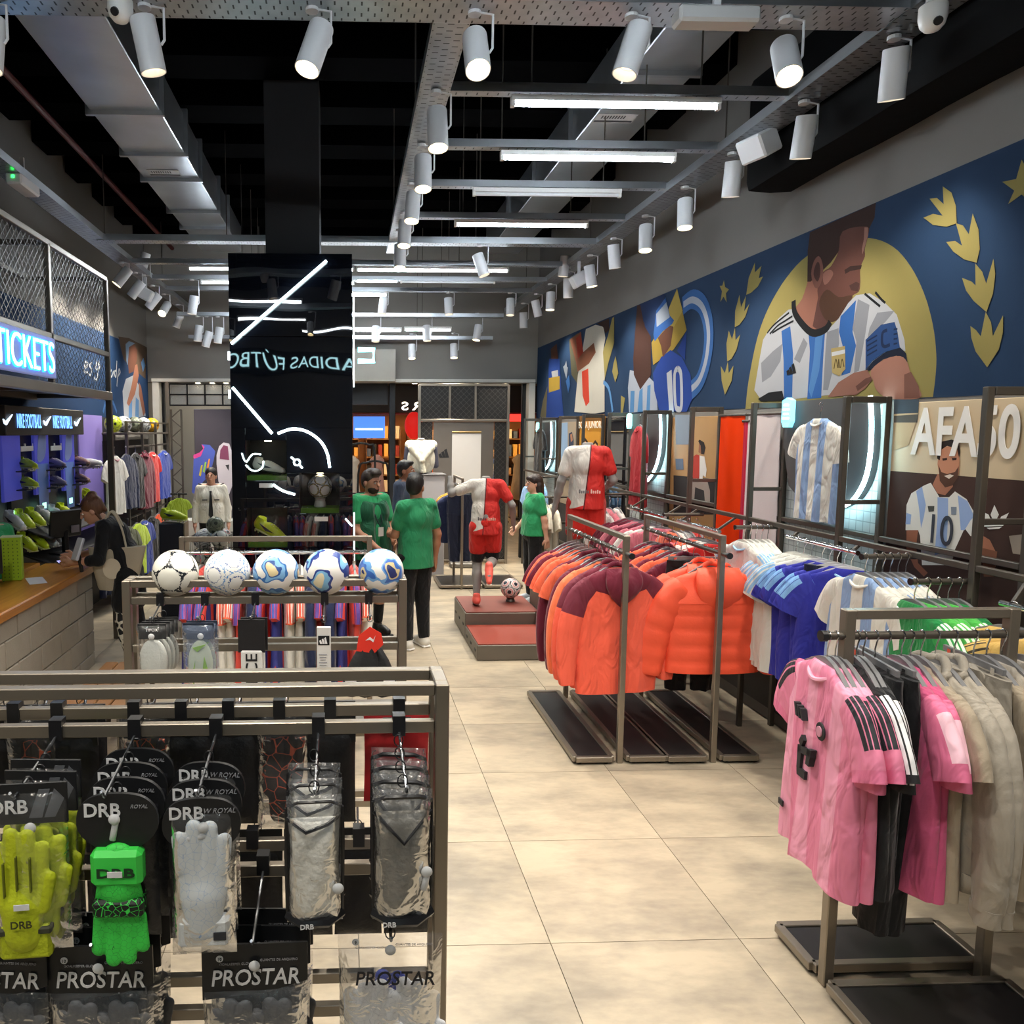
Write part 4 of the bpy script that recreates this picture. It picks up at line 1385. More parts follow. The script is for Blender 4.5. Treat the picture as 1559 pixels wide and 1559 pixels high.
# player
pr.px(m4([(945, 770), (950, 640), (975, 580), (1040, 540), (1075, 525), (1120, 600), (1170, 600), (1200, 570), (1260, 610), (1300, 680), (1340, 770), (1330, 810), (1280, 800), (1250, 760), (1200, 870), (1180, 950), (1030, 950), (1020, 800), (1010, 770)]), '#dcd9d2')
for P in ([(1000, 570), (1030, 545), (1050, 640), (1040, 700), (1025, 760), (1015, 660)], [(950, 680), (975, 690), (970, 740), (945, 740)], [(1110, 600), (1165, 605), (1165, 700), (1155, 880), (1095, 900), (1110, 700)], [(1215, 590), (1265, 620), (1300, 700), (1280, 720), (1250, 770), (1230, 770)]):
    pr.px(m4(P), '#93a9d2')
pr.px(m4([(950, 770), (1010, 770), (1000, 850), (1010, 940), (1060, 990), (1040, 1010), (990, 960), (950, 870)]), '#8e5a45')
pr.px(m4([(1330, 790), (1380, 820), (1415, 890), (1410, 960), (1360, 960), (1330, 870)]), '#a86e55')
pr.px(m4([(1085, 535), (1110, 480), (1180, 490), (1190, 545), (1150, 590), (1110, 580)]), '#a76f57')
pr.px(m4([(1110, 430), (1115, 380), (1130, 345), (1180, 335), (1220, 350), (1225, 420), (1220, 480), (1190, 530), (1150, 540), (1125, 510)]), '#bd8367')
pr.px(m4([(1115, 430), (1130, 470), (1160, 480), (1200, 470), (1220, 440), (1215, 500), (1185, 540), (1150, 550), (1122, 515)]), '#55382b')
pr.px(m4([(1108, 400), (1112, 350), (1135, 312), (1185, 302), (1222, 320), (1228, 370), (1222, 400), (1212, 350), (1160, 335), (1130, 355), (1122, 410)]), '#2b211d')
pr.px(m4([(1145, 490), (1175, 482), (1195, 488), (1170, 505)]), '#d9c7ba')
for P in ([(1135, 400), (1160, 396), (1160, 408), (1138, 412)], [(1185, 398), (1210, 396), (1208, 408), (1188, 410)]):
    pr.px(m4(P), '#3a2822')
pr.px(m4([(1060, 645), (1095, 645), (1092, 672), (1065, 675)]), '#4a4a46')
pr.px(m4([(1180, 650), (1210, 650), (1208, 690), (1182, 690)]), '#7d8694')
pr.px(m4([(1335, 860), (1420, 880), (1400, 1010), (1350, 1010)]), '#7d503d')
pr.px(m4([(1480, 800), (1560, 790), (1560, 900), (1500, 890)]), '#a8988a')
# white trefoil
for P in ([(1405, 640), (1428, 690), (1405, 735), (1385, 690)], [(1335, 670), (1375, 690), (1395, 740), (1355, 720)], [(1480, 680), (1440, 700), (1418, 742), (1460, 720)],
          [(1345, 745), (1455, 740), (1450, 748), (1350, 752)], [(1365, 758), (1445, 752), (1430, 762), (1380, 766)]):
    pr.px(m4(P), '#e6e3de')
pr.done()
q0, q1 = at(1388, 694, X=PX0), at(1553, 690, X=PX0)
ht_ = at(1400, 622, X=PX0).z-at(1400, 690, X=PX0).z
yc = (q0.y+q1.y)/2
o = text('lettering', 'AFA50', ht_, mat('#ece8e2', .6, name='white_print'), t, (PX0-.0035-3.105, yc-(2.4+4.25)/2, (at(1400, 656, X=PX0).z)-1.12), (0, 0, -PI/2), bold=.034, depth=.002)
o.scale.x = abs(q0.y-q1.y)/max(.01, o.dimensions.x)
q0, q1 = at(1427, 810, X=PX0), at(1443, 810, X=PX0)
o = text('lettering', '10', .155, mat('#2a2d3a', .6), t, (PX0-.005-3.105, q0.y-.02-(2.4+4.25)/2, at(1433, 806, X=PX0).z-1.12), (0, 0, -PI/2), squeeze=.85)

# --- shirt niches with neon crest
def hex_mat():
    m, nt, p = nodes_of('hex_panel')
    tc = nt.nodes.new('ShaderNodeTexCoord')
    vo = nd(nt, 'ShaderNodeTexVoronoi', i_Scale=16.0, i_Randomness=.0, feature='DISTANCE_TO_EDGE')
    nt.links.new(tc.outputs['Object'], vo.inputs['Vector'])
    e = math_n(nt, 'LESS_THAN', vo.outputs['Distance'], .05)
    nt.links.new(mixc(nt, e, srgb('#b3bbba'), srgb('#8a9291')), p.inputs['Base Color'])
    p.inputs['Roughness'].default_value = .5
    return m
M_HEX = hex_mat()
def niche(label, y0, y1, z0, arcpts, crestpx, crestcol='#7fe3ff'):
    t = wall_panel('display_niche', label, y0, y1, z0, 2.28, M_HEX, 3.1, .03, 'display niche')
    xo = 3.02
    A = [at(x, y, X=xo) for x, y in arcpts]
    A = smooth_open(A, 5)
    yr = A[0].y                              # neon edge (towards the viewer)
    yl = y1-.03
    # shield board: straight top, neon side, rounded foot
    low = A[-1]
    outl = [(q.y, q.z) for q in A] + [(yr+(yl-yr)*.62, low.z-.02), (yl-.1*(yl-yr), low.z+.12), (yl, low.z+.4), (yl, A[0].z)]
    mb = MB().slab([(xo+.012, y, z) for y, z in outl], (.05, 0, 0))
    o = mb.build('shield_board', mat('#4c4a4a', .5, 0, .12, 4, name='shield_board'))
    o.parent = t; o.matrix_parent_inverse = Matrix.Translation(-Vector(t.location))
    o = MB().tube([q+Vector((.0, -.012, 0)) for q in A], .012, 8).build('neon_tube', emit('#c4f5ff', NEON_E*2), None, True)
    o.parent = t; o.matrix_parent_inverse = Matrix.Translation(-Vector(t.location))
    q = at(*crestpx, X=2.99)
    s = .8 if y0 > 6 else 1
    P = [(-.055, .08), (0, .1), (.055, .08), (.055, -.06), (.03, -.1), (-.03, -.1), (-.055, -.06)]
    o = MB().slab([(q.x, q.y+a*s, q.z+b*s) for a, b in P], (.03, 0, 0)).build('lit_crest', emit(crestcol, 1.6), None)
    o.parent = t; o.matrix_parent_inverse = Matrix.Translation(-Vector(t.location))
    mb = MB()
    for k, c in enumerate((.05, .02, -.01, -.04)):
        mb.box((q.x-.003, q.y, q.z+c*s), (.003, (.07 if k % 2 else .05)*s, .012))
    o = mb.build('crest_mark', emit('#ffffff', 2.5), None)
    o.parent = t; o.matrix_parent_inverse = Matrix.Translation(-Vector(t.location))
    return t
niche('lit shield niche with neon edge behind the hanging striped shirt', 4.31, 5.25, 1.12, m4([(755, 78), (762, 200), (758, 340), (740, 470), (705, 560), (650, 628), (560, 668)]), (1197, 628))
n2_ = lambda P: [(900+.1668*x, 600+.1668*y) for x, y in P]
niche('lit shield niche with neon edge behind the red and white shirt', 7.24, 8.18, 1.12, n2_([(625, 165), (630, 300), (625, 480), (600, 620), (560, 720), (510, 790)]), (956, 641), '#9ff0e8')
n3_ = lambda P: [(800+.1668*x, 600+.1668*y) for x, y in P]
niche('lit shield niche with neon edge in the far corner by the shopfront', 11.12, 12.08, 1.12, n3_([(232, 255), (236, 400), (232, 540), (210, 640), (180, 685)]), (817, 651), '#8fe8e0')
garment('arg_jersey', at(1250, 617, X=2.9), -PI/2, 'striped football shirt hung open in the lit niche', v=3, hang='the pin in the striped shirt niche', sc=.82)
garment('red_white', at(975, 634, X=2.9), -PI/2-.12, 'dark red football shirt with white stripe hung in the neon niche', v=1, hang='the pin in the red shirt niche')
garment('black_tee', at(823, 643, X=2.92), -PI/2, 'black patterned shirt hung in the far corner niche', v=1, hang='the pin in the far corner niche')
# --- drapes
def drape(name, label, col, y0, y1, z0, z1, seed):
    rd = random.Random(seed)
    ph = rd.uniform(0, 6)
    t = thing(name, label, 'drape', (3.06, (y0+y1)/2, z0))
    L, H = y1-y0, z1-z0
    def f(u, v):
        return Vector((.006*math.sin(5*u+ph)*(1.2-v)+.0015*math.sin(13*u+2*ph)-.01, (u-.5)*L*(1+.02*math.sin(3*v+ph)), v*H))
    mb = MB().grid(f, 26, 12)
    mb.grid(lambda u, v: f(1-u, v)+Vector((.006, 0, 0)), 26, 12)
    mb.build('cloth', mat(col, .85, 0, .05, 5, .1, 120, .1, name='drape_cloth'), t, True)
    MB().cyl((-.005, -L/2-.02, H), (-.005, L/2+.02, H), .012, n=10).build('rod', M_STEEL_D, t)
    return t
drape('banner_drape', 'long plain white cloth drape hung by the striped shirt niche', '#cfc4c4', 5.30, 5.74, .75, 2.25, 3)
drape('banner_drape', 'long plain orange cloth drape hung beside the white one', '#dd3800', 5.79, 6.17, .75, 2.25, 8)
drape('banner_drape', 'sliver of dark pink drape between the orange and white drapes', '#b02a42', 5.735, 5.80, .75, 2.2, 9)
# --- seated player poster
t = wall_panel('poster', 'amber wall poster of a seated player in a red and white shirt', 6.25, 7.2, 1.15, 2.25, mat('#a8814f', .6, 0, .1, name='poster_amber'), cat='poster')
pr = Print(3.093, t, 'printed_picture')
m5 = lambda P: [(900+.1668*x, 600+.1668*y) for x, y in P]
pr.px(m5([(752, 740), (1180, 780), (1180, 1100), (752, 1100)]), '#2e2a2a')
pr.px(m5([(765, 190), (905, 190), (910, 460), (775, 460)]), '#7d8794')
pr.px(m5([(770, 590), (840, 590), (845, 690), (775, 690)]), '#5d6a7d')
pr.px(m5([(890, 800), (960, 770), (1060, 790), (1085, 880), (1085, 1010), (1040, 1010), (1030, 880), (950, 850), (940, 980), (900, 980)]), '#8d8078')
pr.px(m5([(905, 590), (960, 550), (990, 560), (990, 770), (930, 770)]), '#a83a30')
pr.px(m5([(990, 560), (1035, 570), (1055, 690), (1045, 760), (1020, 740), (1018, 775), (988, 778)]), '#cfccc8')
pr.px(m5([(980, 530), (985, 440), (1010, 430), (1030, 470), (1010, 550)]), '#8d6049')
pr.px(m5([(978, 430), (990, 415), (1030, 440), (1045, 490), (1030, 550), (1005, 545), (1000, 470)]), '#2c2321')
pr.done()
# --- black mirror panel, yellow and blue posters
wall_panel('mirror_panel', 'tall black mirrored panel beside the yellow poster', 8.22, 9.08, .2, 2.28, M_GLOSS)
t = wall_panel('poster', 'yellow wall poster of two players under white lettering', 9.12, 10.08, 1.1, 2.3, mat('#c78a27', .6, 0, .1, name='poster_yellow'), cat='poster')
pr = Print(3.093, t, 'printed_picture')
m6 = lambda P: [(800+.1668*x, 600+.1668*y) for x, y in P]
pr.px(m6([(486, 200), (722, 180), (722, 240), (486, 250)]), '#6d4a22')
for c in ((545, 470), (637, 490)):
    pr.px(m6([(c[0]-25, c[1]+60), (c[0]-28, c[1]-30), (c[0], c[1]-72), (c[0]+24, c[1]-40), (c[0]+22, c[1]+60)]), '#33241c')
    pr.px(m6([(c[0]-16, c[1]+30), (c[0]-16, c[1]-25), (c[0], c[1]-40), (c[0]+15, c[1]-25), (c[0]+12, c[1]+30), (c[0], c[1]+55)]), '#dca26c')
    pr.px(m6([(c[0]-50, c[1]+130), (c[0]-30, c[1]+70), (c[0]+30, c[1]+70), (c[0]+45, c[1]+130)]), '#d8a02e')
pr.done()
q0, q1 = at(880.5, 647, X=3.09), at(920, 646, X=3.09)
o = text('lettering', 'BOCA JUNIORS', .085, mat('#f0ead9', .6), t, (-.022, (q0.y+q1.y)/2-9.6, q0.z-1.1), (0, 0, -PI/2), bold=.02)
o.scale.x = abs(q0.y-q1.y)*.94/max(.01, o.dimensions.x)
t = wall_panel('poster', 'blue and amber wall poster of a player with crossed arms', 10.12, 11.08, 1.1, 2.25, mat('#97856f', .6, 0, .1, name='poster_blue'), cat='poster')
pr = Print(3.093, t, 'printed_picture')
pr.px(m6([(320, 265), (385, 258), (385, 620), (325, 650)]), '#8aa0bb')
pr.px(m6([(395, 360), (425, 345), (440, 420), (440, 470), (465, 520), (470, 600), (400, 615), (395, 500)]), '#2f3547')
pr.px(m6([(408, 370), (425, 360), (432, 420), (415, 440)]), '#a06f52')
pr.done()

# ================================================================== clothes on the wall rails
def arm(fr, y, z, x0, x1=FX):
    """short round arm towards the aisle, part of frame fr"""
    MB().cyl((x0-FX, y-fr.location.y, z), (x1-FX+.02, y-fr.location.y, z), .014, n=10).build('arm', M_STEEL_D, fr, True)
    MB().cyl((x0-FX-.006, y-fr.location.y, z), (x0-FX, y-fr.location.y, z), .017, n=10).build('arm_cap', M_BLACKPL, fr)
def ubar(fr, x, y0, y1, z):
    MB().cyl((x-FX, y0-fr.location.y, z), (x-FX, y1-fr.location.y, z), .014, n=10).build('hang_bar', M_CHROME, fr, True)
    for y in (y0+.05, y1-.05):
        MB().bar((x-FX, y-fr.location.y, z), (0, y-fr.location.y, 1.5), .016).build('bar_bracket', M_STEEL_D, fr)
def rowx(kinds, y, z, xs, where, what, rz=-PI/2, style='g', grp=None):
    for k, (kd, x) in enumerate(zip(kinds, xs)):
        desc, kk, vv = kd
        garment(kk, (x, y, z), rz+random.uniform(-.07, .07), '%s, %s from aisle, %s' % (desc, ORD[k], what), grp or 'shirts on %s' % what, vv, 0, where, style)
def rowy(kinds, x, z, ys, where, what, rz=0, style='g'):
    for k, (kd, y) in enumerate(zip(kinds, ys)):
        desc, kk, vv = kd
        garment(kk, (x, y, z), rz+random.uniform(-.09, .09), '%s, %s from viewer, %s' % (desc, ORD[k], what), 'clothes on %s' % what, vv, 0, where, style)
AJ = ('blue and white striped football shirt', 'arg_jersey')
# bay beside the beige poster
arm(frames[1], 3.70, 1.50, 2.58)
rowx([(*AJ, 0), (*AJ, 1), ('pale blue shirt with white stripes', 'arg_blue', 0), (*AJ, 0), ('pale blue shirt with white stripes', 'arg_blue', 1), (*AJ, 1)], 3.70, 1.50, [2.60, 2.65, 2.69, 2.73, 2.77, 2.81], 'the arm beside the beige poster', 'arm beside beige poster')
GJ = ('green football shirt with white collar', 'green_jersey')
LJ = ('light green football shirt with white collar', 'lime_jersey')
arm(frames[1], 3.36, 1.44, 2.58)
rowx([(*GJ, 0), (*LJ, 0), (*LJ, 1), (*LJ, 0), (*GJ, 1)], 3.36, 1.44, [2.60, 2.66, 2.71, 2.76, 2.81], 'the arm before the beige poster', 'arm before beige poster')
ubar(frames[0], 2.78, 2.4, 3.1, 1.40)
ST = ('sand yellow shirt with dark lines', 'sand_tee')
rowy([('black shirt', 'black_tee', 0), ('black shirt', 'black_tee', 1), (*ST, 0), (*ST, 1), (*ST, 0), (*ST, 1)], 2.78, 1.40, [2.5, 2.62, 2.86, 2.92, 2.98, 3.04], 'the bar nearest the viewer', 'nearest wall bar', -1.0)
# striped niche bay
WB = ('white shirt with pale blue lines', 'white_blue')
BJ = ('royal blue shirt with pale trim', 'blue_jersey')
arm(frames[2], 4.95, 1.49, 2.58)
rowx([(*WB, 0), (*WB, 1), (*WB, 0), (*WB, 1), (*WB, 0)], 4.95, 1.49, [2.64, 2.68, 2.72, 2.76, 2.80], 'the arm below the striped shirt niche', 'arm below striped niche', style='w')
ubar(frames[2], 2.80, 4.05, 4.72, 1.46)
rowy([(*BJ, 0), (*BJ, 1), ('royal blue training trousers', 'navy_pants', 0), (*BJ, 0), (*BJ, 1), (*WB, 1), (*WB, 0), (*WB, 1)], 2.80, 1.46, [4.1, 4.16, 4.22, 4.29, 4.36, 4.46, 4.54, 4.62], 'the bar below the striped shirt niche', 'bar below striped niche', -.85, 'w')
# drape bay
arm(frames[3], 6.0, 1.46, 2.54)
rowx([('orange red football shirt', 'coral_tee', 0), ('grey white shirt', 'white_tee', 0), ('grey white shirt', 'white_tee', 1), ('bright red football shirt', 'red_jersey', 0)], 5.95, 1.42, [2.60, 2.66, 2.72, 2.79], 'the arm below the orange drape', 'arm below orange drape')
ubar(frames[3], 2.7, 5.4, 6.1, 1.40)
rowy([('bright red football shirt', 'red_jersey', 1), ('grey white shirt', 'white_tee', 1), ('grey white shirt', 'white_tee', 0), ('orange red football shirt', 'coral_tee', 1), ('pale pink shirt', 'rose_tee', 0)], 2.70, 1.40, [5.45, 5.52, 5.58, 5.64, 5.72], 'the bar below the drapes', 'bar below the drapes', -.7)
# amber poster bay
ubar(frames[4], 2.68, 6.3, 7.15, 1.40)
rowy([('pale pink shirt', 'rose_tee', 0), ('white shirt with pink collar', 'white_tee', 0), ('pale pink shirt', 'rose_tee', 1), ('maroon shirt', 'maroon_tee', 0), ('pale pink shirt', 'rose_tee', 0), ('maroon shirt', 'maroon_tee', 1), ('maroon shirt', 'maroon_tee', 0)], 2.68, 1.40, [6.36, 6.48, 6.6, 6.72, 6.84, 6.96, 7.06], 'the bar below the amber poster', 'bar below amber poster', -.6)
arm(frames[5], 7.5, 1.5, 2.5)
rowx([('white shirt with pink collar', 'white_tee', 1), ('white shirt with pink collar', 'white_tee', 0), ('pale pink shirt', 'rose_tee', 1), ('white shirt with pink collar', 'white_tee', 1)], 7.6, 1.44, [2.5, 2.58, 2.66, 2.74], 'the arm below the red shirt niche', 'arm below red niche')
# far bays
arm(frames[8], 10.4, 1.5, 2.5)
rowx([('cream shirt', 'cream_tee', 0), ('cream shirt', 'cream_tee', 1), ('cream shirt', 'cream_tee', 0)], 9.5, 1.30, [2.45, 2.52, 2.6], 'the arm below the yellow poster', 'arm below yellow poster')
arm(frames[7], 9.5, 1.30, 2.43)
rowx([('sky blue shirt', 'sky_tee', 0), ('sky blue shirt', 'sky_tee', 1), ('sky blue shirt', 'sky_tee', 0), ('sky blue shirt', 'sky_tee', 1)], 10.4, 1.5, [2.52, 2.58, 2.64, 2.7], 'the arm below the blue poster', 'arm below blue poster')

# ================================================================== floor racks
def floor_rack_y(label, xc, x0, x1, y0, y1):
    t = thing('clothes_rack', label, 'clothes rack', (xc, y0, 0), 0, 'low steel clothes racks')
    L = y1-y0
    for y in (0.02, L-.02):
        MB().bar((0, y, .0), (0, y, 1.475), .036).build('post', M_STEEL, t)
    MB().bar((0, .0, 1.46), (0, L, 1.46), .032).build('top_bar', M_STEEL, t)
    MB().cyl((0, -.07, 1.36), (0, L+.05, 1.36), .015, n=12).build('hang_bar', M_STEEL_D, t, True)
    MB().cyl((0, -.085, 1.36), (0, -.065, 1.36), .02, n=12).build('bar_cap', M_BLACKPL, t)
    base_panel(t, x0-xc, -.055, 0, L)
    base_panel(t, .055, x1-xc, 0, L)
    return t
floor_rack_y('low steel rack of coral and maroon tops beside the mannequin step', 1.755, 1.465, 2.045, 4.67, 5.92)
floor_rack_y('low steel rack with the coral padded jackets', 2.36, 2.06, 2.64, 4.66, 5.91)
K = [('coral hooded jacket with maroon hood', 'coral_jacket', 0, PI), ('coral hooded jacket with maroon hood', 'coral_jacket', 1, PI), ('coral long-sleeved top', 'coral_long', 0, 0), ('maroon hooded top', 'maroon_long', 0, PI), ('coral t-shirt', 'coral_tee', 0, 0),
     ('maroon hooded top', 'maroon_long', 1, 0), ('coral t-shirt', 'coral_tee', 1, 0), ('coral t-shirt', 'coral_tee', 0, 0), ('maroon t-shirt', 'maroon_tee', 0, 0), ('coral t-shirt', 'coral_tee', 1, 0), ('maroon t-shirt', 'maroon_tee', 1, 0)]
ys = [4.80, 4.92, 5.03, 5.13, 5.23, 5.33, 5.43, 5.53, 5.63, 5.72, 5.81]
for k, ((d, kd, v, rz), y) in enumerate(zip(K, ys)):
    garment(kd, (1.755, y, 1.36), rz+random.uniform(-.12, .12)+.1, '%s, %s from viewer, coral and maroon rack' % (d, ORD[k]), 'clothes on the coral and maroon rack', v, 0, 'the coral and maroon rack', sc=1.07)
K = [('coral padded jacket with hood', 'coral_puffer', 0, PI), ('coral padded jacket with hood', 'coral_puffer', 1, PI), ('black shorts with red stripes', 'black_pants', 0, 0), ('maroon hooded top', 'maroon_long', 1, PI), ('coral t-shirt', 'coral_tee', 0, 0), ('maroon t-shirt', 'maroon_tee', 0, 0),
     ('coral t-shirt', 'coral_tee', 1, 0), ('maroon hooded top', 'maroon_long', 0, 0), ('coral t-shirt', 'coral_tee', 0, 0), ('maroon t-shirt', 'maroon_tee', 1, 0)]
ys = [4.82, 4.97, 5.07, 5.16, 5.26, 5.36, 5.46, 5.56, 5.67, 5.78]
for k, ((d, kd, v, rz), y) in enumerate(zip(K, ys)):
    garment(kd, (2.36+(.03 if kd == 'coral_puffer' else 0), y, 1.36), rz+random.uniform(-.1, .1), '%s, %s from viewer, padded jacket rack' % (d if kd != 'black_pants' else 'black training trousers', ORD[k]), 'clothes on the padded jacket rack', v, 0, 'the padded jacket rack', 'c' if kd == 'black_pants' else 'g', sc=1.12 if kd == 'coral_puffer' else 1)
# pink and beige rack, rail across the view
t = thing('clothes_rack', 'low steel rack of pink, black and beige tops nearest the viewer', 'clothes rack', (1.845, 2.70, 0), 0, 'low steel clothes racks')
for x in (0, .62):
    MB().bar((x, 0, 0), (x, 0, 1.475), .04).build('post', M_STEEL, t)
MB().bar((0.02, 0, 1.457), (.60, 0, 1.457), .036).build('top_bar', M_STEEL, t)
MB().cyl((-.085, 0, 1.375), (1.1, 0, 1.375), .0155, n=12).build('hang_bar', M_STEEL_D, t, True)
MB().cyl((-.1, 0, 1.375), (-.08, 0, 1.375), .021, n=12).build('bar_cap', M_BLACKPL, t)
base_panel(t, -.02, .66, .05, .29)
base_panel(t, -.02, .66, -.32, -.06)
PK = [('pink striped football shirt with black number', 'pink_jersey', 0), ('pink striped football shirt', 'pink_jersey', 1), ('pink striped football shirt', 'pink_jersey', 0), ('black football shirt with white stripes', 'black_jersey', 0), ('black football shirt with white stripes', 'black_jersey', 1),
      ('black training trousers', 'black_pants', 0), ('black training trousers', 'black_pants', 1), ('plain deep pink shirt', 'pink_plain', 0), ('plain deep pink shirt', 'pink_plain', 1), ('beige t-shirt', 'beige_tee', 0), ('beige hooded sweatshirt', 'beige_hoodie', 0), ('beige hooded sweatshirt', 'beige_hoodie', 1),
      ('beige shorts', 'grey_shorts', 0), ('beige t-shirt', 'beige_tee', 1), ('beige sweatshirt', 'beige_sweat', 0), ('beige sweatshirt', 'beige_sweat', 1), ('black t-shirt', 'black_tee', 0), ('black t-shirt', 'black_tee', 1), ('black t-shirt', 'black_tee', 0)]
xs = [1.775, 1.805, 1.83, 1.885, 1.91, 1.955, 2.0, 2.055, 2.09, 2.13, 2.185, 2.255, 2.33, 2.38, 2.44, 2.53, 2.62, 2.70, 2.78]
for k, ((d, kd, v), x) in enumerate(zip(PK, xs)):
    g = garment(kd, (x, 2.70, 1.375), -PI/2-.13+(-.02 if k == 0 else random.uniform(-.05, .05)), '%s, %s from aisle, pink and beige rack' % (d, ORD[k]), 'clothes on the pink and beige rack', v, 0, 'the pink and beige rack', 'c' if kd in ('black_pants', 'grey_shorts') else 'g', sc=1.06)
    if k == 0:
        ink = mat('#1c1d22', .7, name='shirt_print')
        y = -.061
        for j in range(3):
            MB().slab([(-.095+j*.022, y, -.27-.004*j), (-.08+j*.022, y, -.27-.004*j), (-.062+j*.022, y, -.315), (-.077+j*.022+.002*j, y, -.315)], (0, .02, 0)).build('chest_mark', ink, g)
        MB().lathe([(.001, 0), (.03, 0), (.032, .003), (.03, .006)], (.09, -.045, -.31), 20, axis=(0, -1, 0)).build('crest', ink, g)
        MB().lathe([(.001, 0), (.018, 0), (.018, .008)], (.09, -.047, -.31), 16, axis=(0, -1, 0)).build('crest_centre', mat('#c98aa0', .7), g)
        mb = MB()
        for P in ([(-.05, -.40), (-.03, -.37), (-.012, -.385), (-.03, -.415)], [(-.055, -.415), (.045, -.40), (.045, -.425), (-.055, -.44)], [(-.055, -.415), (-.025, -.418), (-.03, -.50), (-.055, -.5)], [(-.055, -.495), (.01, -.49), (.01, -.52), (-.05, -.525)], [(.02, -.40), (.05, -.395), (.035, -.46), (.01, -.46)]):
            mb.slab([(a, y+.004, b) for a, b in P], (0, .02, 0))
        mb.build('number_print', ink, g)
        MB().box((-.19, -.047, -.70), (.035, .006, .022)).build('care_tag', ink, g)
# ================================================================== implicit surfaces (bodies, gloves, shoes)
def nets(f, org, h):
    ins = f < 0
    nx, ny, nz = f.shape
    cs = (nx-1, ny-1, nz-1)
    acc = np.zeros(cs+(3,)); cnt = np.zeros(cs)
    edges = []
    for ax in range(3):
        sl0 = [slice(None)]*3; sl1 = [slice(None)]*3
        sl0[ax] = slice(0, -1); sl1[ax] = slice(1, None)
        a, b = f[tuple(sl0)], f[tuple(sl1)]
        ia = ins[tuple(sl0)]
        I = np.argwhere(ia != ins[tuple(sl1)])
        if len(I) == 0:
            continue
        va, vb = a[tuple(I.T)], b[tuple(I.T)]
        P = I.astype(float)
        P[:, ax] += va/(va-vb)
        o1, o2 = (ax+1) % 3, (ax+2) % 3
        for d1 in (0, 1):
            for d2 in (0, 1):
                J = I.copy()
                J[:, o1] -= d1; J[:, o2] -= d2
                ok = (J[:, o1] >= 0) & (J[:, o2] >= 0) & (J[:, o1] < cs[o1]) & (J[:, o2] < cs[o2])
                np.add.at(acc, tuple(J[ok].T), P[ok]); np.add.at(cnt, tuple(J[ok].T), 1)
        edges.append((ax, I, ia[tuple(I.T)]))
    act = cnt > 0
    idx = np.full(cs, -1); idx[act] = np.arange(act.sum())
    V = acc[act]/cnt[act][:, None]*h+np.array(org)
    Q = []
    for ax, I, sg in edges:
        o1, o2 = (ax+1) % 3, (ax+2) % 3
        ok = (I[:, o1] > 0) & (I[:, o2] > 0) & (I[:, o1] < cs[o1]) & (I[:, o2] < cs[o2])
        I, s2 = I[ok], sg[ok]
        def cell(d1, d2):
            J = I.copy(); J[:, o1] -= d1; J[:, o2] -= d2
            return idx[tuple(J.T)]
        q = np.stack([cell(1, 1), cell(0, 1), cell(0, 0), cell(1, 0)], 1)
        q[~s2] = q[~s2][:, ::-1]
        Q.append(q)
    return V, np.concatenate(Q)

